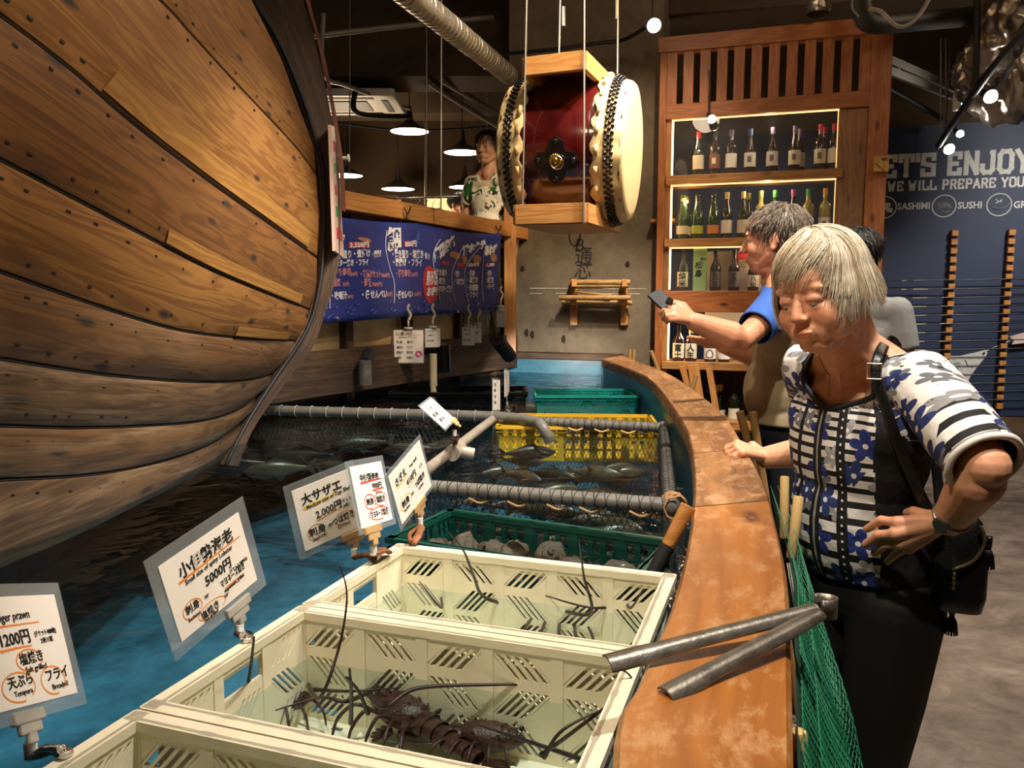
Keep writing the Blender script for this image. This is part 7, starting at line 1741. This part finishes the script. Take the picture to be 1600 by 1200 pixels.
def blouse_mat():
    m, nt, b = newmat('floral_stripe_blouse'); at = N(nt, 'ShaderNodeAttribute', attribute_name='pat'); sep = N(nt, 'ShaderNodeSeparateXYZ'); nt.links.new(at.outputs['Vector'], sep.inputs[0])
    x, y, rg = sep.outputs
    W_, K_ = hexc('ece8e2'), (.006, .006, .008)
    def gt(a, v_): return mth(nt, 'GREATER_THAN', a, v_)
    # stripes widening downwards
    g = mth(nt, 'MULTIPLY', mth(nt, 'LOGARITHM', mth(nt, 'ADD', mth(nt, 'MULTIPLY', mth(nt, 'SUBTRACT', 1.33, y), 8.), 1.), math.e), 11.5)
    st = mth(nt, 'LESS_THAN', mth(nt, 'FRACT', g), .40)
    front = mix(nt, st, W_, K_)
    def flowers(scale, thr, pr, seed):
        cb = N(nt, 'ShaderNodeCombineXYZ'); nt.links.new(mth(nt, 'ADD', x, seed), cb.inputs[0]); nt.links.new(y, cb.inputs[1])
        vo = N(nt, 'ShaderNodeTexVoronoi', voronoi_dimensions='2D'); vo.inputs['Scale'].default_value = scale; nt.links.new(cb.outputs[0], vo.inputs['Vector'])
        sb = N(nt, 'ShaderNodeVectorMath', operation='SUBTRACT'); nt.links.new(cb.outputs[0], sb.inputs[0])
        sc_ = vo.outputs['Position']; nt.links.new(sc_, sb.inputs[1]); s2_ = N(nt, 'ShaderNodeSeparateXYZ'); nt.links.new(sb.outputs[0], s2_.inputs[0])
        ang = mth(nt, 'ARCTAN2', s2_.outputs[1], s2_.outputs[0]); ln_ = N(nt, 'ShaderNodeVectorMath', operation='LENGTH'); nt.links.new(sb.outputs[0], ln_.inputs[0])
        sc2 = N(nt, 'ShaderNodeSeparateColor'); nt.links.new(vo.outputs['Color'], sc2.inputs[0])
        pet = mth(nt, 'ADD', mth(nt, 'MULTIPLY', mth(nt, 'ABSOLUTE', mth(nt, 'SINE', mth(nt, 'ADD', mth(nt, 'MULTIPLY', ang, 2.5), mth(nt, 'MULTIPLY', sc2.outputs[0], 6.)))), .55), .45)
        r_ = mth(nt, 'MULTIPLY', pet, thr / scale); inside = mth(nt, 'LESS_THAN', ln_.outputs['Value'], r_); on = mth(nt, 'LESS_THAN', sc2.outputs[1], pr); cen = mth(nt, 'LESS_THAN', ln_.outputs['Value'], thr * .16 / scale)
        return mth(nt, 'MULTIPLY', inside, on), sc2.outputs[2], cen
    def paint(basec, fl, cola, colb):
        m_, rnd, cen = fl; cc = mix(nt, gt(rnd, .5), cola, colb); nz = noise_n(nt, at.outputs['Vector'], 90, 3); cc = mix(nt, mth(nt, 'MULTIPLY', nz, .5), cc, (.02, .03, .10)); cc = mix(nt, cen, cc, W_)
        return mix(nt, m_, basec, cc)
    f1 = flowers(14., .46, .5, 0.); f2 = flowers(17., .44, .5, 3.3)
    front = paint(front, f2, hexc('8a8a8c'), hexc('b9b6b2')); front = paint(front, f1, hexc('24388a'), hexc('2d3f7c'))
    def band(c, w, col, inp):
        return mix(nt, mth(nt, 'LESS_THAN', mth(nt, 'ABSOLUTE', mth(nt, 'SUBTRACT', x, c)), w), inp, col)
    front = band(-.001, .013, K_, front); front = band(-.001, .0028, hexc('9a9890'), front)
    front = band(.062, .011, K_, front); front = band(-.068, .008, K_, front)
    dots = mth(nt, 'MULTIPLY', mth(nt, 'LESS_THAN', mth(nt, 'ABSOLUTE', mth(nt, 'SUBTRACT', x, .062)), .0022), mth(nt, 'LESS_THAN', mth(nt, 'FRACT', mth(nt, 'MULTIPLY', y, 62.)), .28)); front = mix(nt, dots, front, W_)
    # sleeves and yoke: diagonal stripes in places, large flowers
    dg = mth(nt, 'FRACT', mth(nt, 'MULTIPLY', mth(nt, 'ADD', y, mth(nt, 'MULTIPLY', x, .2)), 26.)); patch = gt(noise_n(nt, at.outputs['Vector'], 8, 2), .49)
    sl = mix(nt, mth(nt, 'MULTIPLY', mth(nt, 'LESS_THAN', dg, .42), patch), W_, K_)
    f3 = flowers(17., .5, .5, 7.); f4 = flowers(21., .5, .7, 11.); sl = paint(sl, f4, hexc('77777a'), hexc('a5a29e')); sl = paint(sl, f3, hexc('26366e'), hexc('3a4a80'))
    blob = gt(noise_n(nt, at.outputs['Vector'], 34, 3), .64); sl = mix(nt, blob, sl, K_)
    c = mix(nt, gt(rg, .5), front, K_); c = mix(nt, gt(rg, 1.5), c, sl); c = mix(nt, gt(rg, 2.5), c, W_); c = mix(nt, gt(rg, 3.5), c, K_)
    nt.links.new(c, b.inputs['Base Color']); b.inputs['Roughness'].default_value = .75; bump(nt, b, noise_n(nt, coord(nt), 14, 3), .5, .02); return m
def necky(df, dl, z):     # scoop neck open at the front
    if df > .02: return abs(dl) < .094 and z > -.092 + .55 * abs(dl) ** 1.15
    return dl * dl + (df - .015) ** 2 < .086 ** 2 and z > -.06
def blouse_pat(me):
    n = len(me.vertices); at = me.attributes.new('pat', 'FLOAT_VECTOR', 'POINT'); out = []
    for v in me.vertices:
        c = v.co; ctr = V((C_.x, C_.y, 0)).lerp(V((.752, 1.645, 0)), max(0, min(1, (1.195 - c.z) / .265))); q = c - ctr; dl, df = q.dot(L_w), q.dot(F_); phi = math.degrees(math.atan2(dl, df)); ang = phi
        S, E = J['SL'], J['EL']; ax = E - S; t_ = (c - S).dot(ax) / ax.length_squared; rad = (c - S - ax * max(0, t_)).length
        sx_ = math.radians(phi) * .135
        qn = c - J['neck']; nf, nl = qn.dot(F_), qn.dot(L_w)
        if (t_ > -.25 and rad < .088 and dl > .08): 
            rg = 2.; 
            a = math.atan2((c - S).dot(F_), (c - S).dot(Z)); px_, py_ = a * .075, t_ * ax.length
            out.append((px_, py_, rg)); continue
        rg = 0.
        if phi > 54 and c.z < 1.31: rg = 1.
        elif phi > 120 or phi < -110: rg = 1.
        elif c.z > 1.285: rg = 2.
        out.append((sx_, c.z, rg))
    at.data.foreach_set('vector', np.array(out, dtype=np.float32).ravel())
def bust(b): pass
lady, lbody, ltop = figure('person', 'person in a black, white and blue floral blouse, hand on hip, leaning over the rim', V((.75, 1.66, 0)), J, hM, HS, SK, blouse_mat(), plain('black_trousers', (.006, .006, .007), .7), blouse_pat, None, .006, necky, .96, None, 'auto', 1.02, tint=face_tint(hM, HS, (.92, .62, .58), (.62, .5, .42)), ears=False, old=True, forearm=(.040, .029))
for lp_ in J['loops']:
    c = sum(lp_, V((0, 0, 0))) / len(lp_); pts = resample(lp_ + [lp_[0]], 90)[:-1]
    if (c - J['neck']).length < .13: MB().tube(pts, .0062, 6, closed=True).build('neck_binding', plain('black_binding', (.006, .006, .007), .7), lady, smooth=True)
    elif (c - J['EL']).length < .10 or (c - J['ER']).length < .10: MB().tube(pts, .0065, 6, closed=True).build('cuff_trim', plain('white_trim', hexc('e8e2d8'), .7), lady, smooth=True)
# bust and waist fullness come from the same volumes; eyes, hair, jewellery, watch, bag
eyes(lady, hM, HS, plain('iris_brown', (.05, .035, .025), .1), True)
def bob(M, s, parent, mats, n=4200, seed=9):
    """chin-length layered bob, parted on her left, fringe swept across the brow"""
    rr = random.Random(seed); paths = []; c0 = V((0, .016, .040))
    def adf(a): return (a - 270 + 180) % 360 - 180            # 0 straight ahead, + towards her left
    def surf(phi, th, k):
        rx, ry, rz = .086 * k, .105 * k, .088 * k
        if th <= math.pi / 2: return c0 + V((rx * math.sin(th) * math.cos(phi), ry * math.sin(th) * math.sin(phi), rz * math.cos(th)))
        d = (th - math.pi / 2); cur = 1 + .13 * math.sin(min(1, d / 1.35) * math.pi) - .10 * max(0, d - .95)
        return c0 + V((rx * math.cos(phi) * cur, ry * math.sin(phi) * cur, -d * .098))
    def tip(phi):
        a = adf(math.degrees(phi) % 360)
        if -44 < a < 30: return 1.50 + .20 * max(0, -a) / 44 - .24 * max(0, a) / 30
        if a >= 30: return 1.20 + min(1, (a - 30) / 22) * 1.28
        if a <= -44: return 1.66 + min(1, (-44 - a) / 14) * .85
        return 2.5
    for i in range(n):
        phi = rr.uniform(0, 2 * math.pi); lay = rr.random(); a = adf(math.degrees(phi) % 360); front = max(0, 1 - abs(a) / 75)
        k = 1.0 - .08 * lay ** 1.5 + rr.gauss(0, .016) + .03 * math.sin(phi * 7); te = tip(phi) * (1 - .30 * rr.random() ** 2.2) + rr.gauss(0, .09)
        th0 = .02 + .7 * rr.random() ** 2; wav = rr.gauss(0, .10); flick = rr.uniform(.0, .05) * (1 - front); ph_w = rr.random() * 6; pts = []
        for j in range(13):
            f_ = j / 12; th = th0 + (te - th0) * f_; sweep = 1.05 * front * (1 - f_) ** 1.1 + .20 * (1 - f_)
            ph = phi + wav * f_ + sweep + .035 * math.sin(f_ * 5 + phi * 3 + ph_w * .15)
            q = surf(ph, th, k + .018 * math.sin(f_ * 4 + phi * 5) + flick * max(0, f_ - .75) * 4)
            pts.append(M @ (q * s))
        cl_ = math.sin(phi * 9 + lay * 4) + rr.gauss(0, .6); col = 0 if cl_ > .5 else 1 if cl_ > -.35 else 2
        if lay > .72 and rr.random() < .45: col = 3
        paths.append((pts, col))
    cap = MB(); rows = []
    for i in range(15):
        r = []
        for j in range(72):
            phi = 2 * math.pi * j / 72; r.append(M @ (surf(phi, .001 + (tip(phi) * .90) * i / 14, .93) * s))
        rows.append(r)
    cap.grid(rows, closed_u=True); h = cap.build('hair', mats[2], parent, smooth=True); strand_mesh(paths, .00095 * s, mats, h, 'hair_strands'); return h
HM = [hairmat('hair_blonde', hexc('e9dcc6')), hairmat('hair_ash', hexc('d6c6ac')), hairmat('hair_beige', hexc('bda88a')), hairmat('hair_brown', hexc('856a50'))]
bob(hM, HS, lady, HM)
# pendant necklace
mpts = [J['neck'] + L_w * .06 + F_ * .045 + Z * .012, J['neck'] + L_w * .035 + F_ * .085 - Z * .035, J['neck'] + F_ * .108 - Z * .072, J['neck'] - L_w * .035 + F_ * .085 - Z * .035, J['neck'] - L_w * .06 + F_ * .045 + Z * .012]
def snap(pts, body, off=.002):
    dg = bpy.context.evaluated_depsgraph_get(); dg.update(); out = []; inv = V((0, 0, 0)); p = body.parent
    for q in pts:
        ok, loc, nrm, _ = body.closest_point_on_mesh(q - body.matrix_world.translation); out.append(loc + body.matrix_world.translation + nrm * off)
    return out
bpy.context.view_layer.update()
nl = snap(catmull(mpts, 8), lbody, .0018); MB().tube(nl, .0011, 5).build('necklace', plain('gold_chain', hexc('c8a070'), .3, .9), lady, smooth=True)
g = MB(); mid_ = nl[len(nl) // 2]; g.ell(mid_ - Z * .008 + F_ * .003, (.006, .006, .005), 10); g.ell(mid_ - Z * .022 + F_ * .005, (.008, .008, .007), 10); g.build('pendant', plain('pendant_rose_gold', hexc('b88060'), .25, .8), lady, smooth=True)
# watch
wv_ = (J['WL'] - J['EL']).normalized(); wc = J['WL'] - wv_ * .012; x, y = frame_from(wv_)
g = MB(); g.tube([wc + (x * math.cos(a) + y * math.sin(a)) * .030 for a in [k * math.pi / 14 for k in range(28)]], .0048, 6, closed=True, flat=.5); g.build('watch_band', M_STEEL, lady, smooth=True)
wd = (CAM - wc); wd -= wv_ * wd.dot(wv_); wd = (wd.normalized() + Z * .35); wd -= wv_ * wd.dot(wv_); wd.normalize(); g = MB(); g.cyl(wc + wd * .027, wc + wd * .036, .0145, 22); g.build('watch_case', M_STEEL, lady, smooth=True, autos=40); MB().cyl(wc + wd * .036, wc + wd * .0366, .0115, 20).build('watch_dial', plain('grey_dial', hexc('4a4a4a'), .2), lady)
rg_ = P(1140, 709, Y=1.99); MB().tube([rg_ + V((.0, .010 * math.cos(a), .010 * math.sin(a))) for a in [k * math.pi / 8 for k in range(16)]], .0014, 5, closed=True).build('ring', M_STEEL, lady, smooth=True)
# shoulder bag
bc = P(1497, 880, Y=1.50); bag = thing('shoulder_bag', 'black leather bucket bag with gold zip and tassels hanging at the woman\'s hip', 'bag', bc)
M_LEA = plain('black_leather', (.010, .009, .009), .32, bumpy=.3, scale=30); M_GLD = plain('pale_gold_metal', hexc('cdbb8a'), .3, .9)
g = MB(); rows = []; bx_d = V((.86, -.35, 0)).normalized(); by_d = Z.cross(bx_d)
for z, w, d in ((-.092, .036, .025), (-.089, .044, .032), (-.06, .050, .038), (0, .050, .038), (.05, .044, .032), (.085, .036, .022), (.098, .026, .010)): rows.append([bc + Z * z + bx_d * w * math.copysign(abs(math.cos(a)) ** .6, math.cos(a)) + by_d * d * math.copysign(abs(math.sin(a)) ** .6, math.sin(a)) for a in [k * math.pi / 16 for k in range(32)]])
g.grid(rows, closed_u=True); g.face(list(range(32))[::-1]); g.face([6 * 32 + i for i in range(32)]); g.build('pouch', M_LEA, bag, smooth=True)
g = MB(); zp = catmull([bc + bx_d * .03 - by_d * .030 + Z * .085, bc + bx_d * .036 - by_d * .037 + Z * .06, bc + bx_d * .020 - by_d * .041 + Z * .022, bc - bx_d * .012 - by_d * .042 + Z * .0], 8); g.tube(zp, .0026, 6)
for i, p in enumerate(zp): g.box(p - by_d * .002, (.006, .003, .0015))
g.build('zip', M_GLD, bag); g = MB(); e = zp[-1]
for i in range(4): g.ell(e - by_d * .004 - Z * (.008 + .009 * i), .0042, 8)
g.build('zip_pull', M_GLD, bag, smooth=True)
for c_ in (bc + bx_d * .046 - by_d * .02 + Z * .055, bc - bx_d * .005 - Z * .092):
    g = MB(); g.cyl(c_ + Z * .01, c_ - Z * .012, .006, 8)
    for i in range(12): a = i * .52; g.tube([c_ - Z * .01, c_ - Z * .028 + (bx_d * math.cos(a) + by_d * math.sin(a)) * .008, c_ - Z * .052 + (bx_d * math.cos(a) + by_d * math.sin(a)) * .011], .0022, 4)
    g.build('tassel', M_LEA, bag, smooth=True)
for lp_ in ([P(1404, 545, Y=1.66), P(1391, 531, Y=1.58), P(1375, 550, Y=1.478), P(1369, 585, Y=1.455), P(1385, 640, Y=1.445), P(1410, 710, Y=1.44), P(1447, 790, Y=1.43), bc + Z * .07 - bx_d * .03], [P(1400, 545, Y=1.66), P(1425, 570, Y=1.68), P(1444, 620, Y=1.66), P(1457, 680, Y=1.58), P(1466, 760, Y=1.55), P(1472, 800, Y=1.53), bc + Z * .08]):
    c = catmull(lp_, 8); n_ = len(c); strap(c, [.019] * n_, .0025, (CAM - c[n_ // 2]).normalized(), .05).build('strap', M_LEA, bag, smooth=True)
g = MB(); bcx = P(1366, 580, Y=1.448); vd = (CAM - bcx).normalized(); ex_ = vd.cross(Z).normalized() * -1
g.tube([bcx + ex_ * a + Z * b_ for a, b_ in ((-.012, -.014), (.012, -.014), (.012, .014), (-.012, .014))], .0016, 6, closed=True); g.build('buckle', plain('rose_metal', hexc('d8c0a0'), .25, .9), bag)

# ---------------------------------------------------------------- THE MAN WITH THE PHONE
FA = R(172); Fm = V((math.cos(FA), math.sin(FA), 0)); Lm = Z.cross(Fm)
mc = V((1.0, 2.85, 0)); hMm = headM(P(1209, 374, Y=2.83), FA + R(90) + R(-20), R(4)); SKM = skinmat('ruddy_skin', hexc('cf8f6c'))
Jm = dict(L=Lm, F=Fm, neck=P(1218, 436, Y=2.86), chest=mc + Z * 1.33, pelvis=V((1.01, 2.86, 1.02)), SL=P(1212, 482, Y=2.66), SR=P(1222, 478, Y=3.02), EL=P(1160, 532, Y=2.52), WL=P(1085, 503, Y=2.50), ER=P(1195, 560, Y=3.12), WR=P(1130, 540, Y=3.0),
          KL=V((.99, 2.76, .52)), KR=V((1.02, 2.96, .52)), AL=V((1.0, 2.76, .09)), AR=V((1.03, 2.97, .09)), hem=1.05, width=1.08, bvox=.0045)
def handLm(b):
    Y = 2.50; k = [P(1056, 482, Y=Y), P(1054, 488, Y=Y - .02), P(1056, 494, Y=Y - .03), P(1060, 499, Y=Y - .035)]
    m_ = [P(1040, 478, Y=Y), P(1038, 486, Y=Y - .03), P(1040, 494, Y=Y - .04), P(1046, 500, Y=Y - .04)]; tp = [P(1028, 477, Y=Y + .01), P(1032, 490, Y=Y - .01), P(1036, 498, Y=Y - .02), P(1042, 504, Y=Y - .02)]
    hand(b, Jm['WL'], k, m_, tp, (P(1066, 478, Y=Y + .02), P(1050, 473, Y=Y + .03), P(1036, 474, Y=Y + .03)), 1.1, .026)
Jm['handL'] = handLm
def man_shirt(me):
    me.materials.append(plain('beige_vest_cloth', hexc('9c8c6c'), .8, bumpy=.15, scale=10)); off_ = man.location
    for p in me.polygons:
        c = p.center + off_; S = Jm['SL']; E = Jm['EL']; ax = E - S; t_ = (c - S).dot(ax) / ax.length_squared; rad = (c - S - ax * max(0, t_)).length
        if rad < .08 and t_ > -.1: continue
        if c.z < 1.395 and (c - mc).dot(Lm) > -.3: p.material_index = 1
man, mbody, mtop = figure('person', 'grey-haired person in blue t-shirt and beige vest pointing a phone at the bottles', mc, Jm, hMm, 1.04, SKM, plain('blue_tshirt', hexc('2f5cae'), .8, bumpy=.1), plain('navy_trousers', hexc('0d1422'), .8), None, None, .009, None, .62, None, 'auto', 1.12, tint=face_tint(hMm, 1.04), old=True, forearm=(.044, .030))
man_shirt(mtop.data)
short_hair(hMm, 1.04, man, [hairmat('hair_grey', hexc('7a6854')), hairmat('hair_greydark', hexc('54463a')), hairmat('hair_greylight', hexc('a09080'))], 3200, 3, .034, .010)
eyes(man, hMm, 1.04, MATS['iris_brown'])
ph = thing('phone', 'black phone held up in the grey-haired person\'s left hand', 'phone', P(1034, 468, Y=2.5)); g = MB(); q = [P(1012, 461, Y=2.50), P(1031, 450, Y=2.52), P(1052, 470, Y=2.50), P(1036, 484, Y=2.48)]; g.slab(q[3], q[2], q[1], q[0], .009); g.build('phone_case', M_BLACK, ph, bevel=.002); g = MB(); g.slab(P(1040, 472, Y=2.49), P(1050, 478, Y=2.49), P(1053, 468, Y=2.49), P(1045, 463, Y=2.49), .012); g.build('case_flap', M_BLACK, ph, bevel=.002)
rr_ = P(1037, 490, Y=2.46); MB().tube([rr_ + V((.001, .012 * math.cos(a), .012 * math.sin(a))) for a in [k * math.pi / 8 for k in range(16)]], .002, 5, closed=True).build('ring', M_GOLD, man, smooth=True)

# ---------------------------------------------------------------- PERSON BEHIND, STAFF ON THE DECK, SEATED GUEST
def stand(label, cx, cy, z0, ztop, FAd, shirt, trousers, haircols, skin, post=None, w=.95, seed=1, pitch=0, arms=None, hz=None, group=None):
    Fz = V((math.cos(R(FAd)), math.sin(R(FAd)), 0)); Lz = Z.cross(Fz); k = (ztop - z0) / 1.72; c = V((cx, cy, z0)); hs = .98 * (k if .9 < k < 1.1 else 1.)
    Hc = V((cx, cy, ztop - .115 * hs)) + Fz * .02; M_ = headM(Hc, R(FAd + 90), pitch)
    J_ = dict(L=Lz, F=Fz, neck=c + Z * (1.44 * k), chest=c + Z * (1.24 * k), pelvis=c + Z * (.94 * k), SL=c + Z * (1.39 * k) + Lz * .165 * w, SR=c + Z * (1.39 * k) - Lz * .165 * w, EL=c + Z * (1.12 * k) + Lz * .225 * w, ER=c + Z * (1.12 * k) - Lz * .225 * w, WL=c + Z * (.90 * k) + Lz * .24 * w + Fz * .05, WR=c + Z * (.90 * k) - Lz * .24 * w + Fz * .05,
              KL=c + Z * (.49 * k) + Lz * .09, KR=c + Z * (.49 * k) - Lz * .09, AL=c + Z * .09 + Lz * .09, AR=c + Z * .09 - Lz * .09, width=w, bvox=.006, hem=z0 + .92 * k)
    if arms: arms(J_, c, Lz, Fz, k)
    t, b_, s_ = figure('person', label, c, J_, M_, hs, skin, shirt, trousers, post, group, .010, None, .55, tint=face_tint(M_, hs, (.9, .6, .56), (.3, .25, .22)))
    short_hair(M_, hs, t, haircols, 2200, seed, .045, .014); eyes(t, M_, hs, MATS['iris_brown']); return t
BLK = [hairmat('hair_black', (.012, .009, .008)), hairmat('hair_black_soft', (.03, .022, .018))]
SKY = skinmat('light_skin', hexc('d9a684'))
q = P(1338, 460, Y=3.35); zt2 = P(1335, 357, Y=3.35).z
stand('person with black hair and grey t-shirt, mostly hidden behind the woman\'s head', q.x, 3.35, 0, zt2, 60, plain('grey_tshirt', hexc('8a8a8a'), .8), plain('dark_jeans', hexc('151a26'), .8), BLK, SKY, seed=5)
def leaf_mat():
    m, nt, b = newmat('leaf_print_shirt'); v = coord(nt, 'Object', (1, 1, .8)); vo = N(nt, 'ShaderNodeTexVoronoi'); vo.inputs['Scale'].default_value = 11; vo.inputs['Randomness'].default_value = .9; nt.links.new(v, vo.inputs['Vector'])
    n1 = noise_n(nt, v, 10, 3, .6, 1.8); f_ = ramp(nt, n1, [(.53, (0, 0, 0)), (.57, (1, 1, 1))]); g2 = ramp(nt, noise_n(nt, v, 6, 2), [(.48, hexc('1c5c24')), (.52, hexc('22261c'))])
    nt.links.new(mix(nt, f_, hexc('e6e0cc'), g2), b.inputs['Base Color']); b.inputs['Roughness'].default_value = .8; return m
def staff_arms(J_, c, Lz, Fz, k):
    J_['EL'] = c + Z * 1.10 * k + Lz * .17 - Fz * .08; J_['WL'] = c + Z * .88 * k + Lz * .12 - Fz * .13; J_['WR'] = c + Z * .86 * k - Lz * .22 + Fz * .06
zt3 = P(762, 204, Y=5.72).z; q = P(762, 240, Y=5.72)
stand('black-haired staff member in a white leaf print shirt, standing above the banner beam', q.x + .01, 5.75, .84, zt3, 243, leaf_mat(), plain('dark_apron', hexc('15130f'), .8), BLK, SKY, w=.86, seed=7, arms=staff_arms)
def guest_arms(J_, c, Lz, Fz, k):
    J_['EL'] = c + Z * 1.28 * k + Lz * .22 + Fz * .16; J_['WL'] = c + Z * 1.50 * k + Lz * .15 + Fz * .13
q = P(713, 330, Y=8.2); zt4 = P(716, 302, Y=8.2).z
stand('distant dark-haired guest in a black shirt raising a hand to the forehead', q.x, 8.2, .84, zt4, 335, plain('black_shirt', (.02, .018, .018), .8), plain('dark_trousers', (.02, .02, .02), .8), BLK, SKY, seed=11, pitch=R(14), arms=guest_arms)
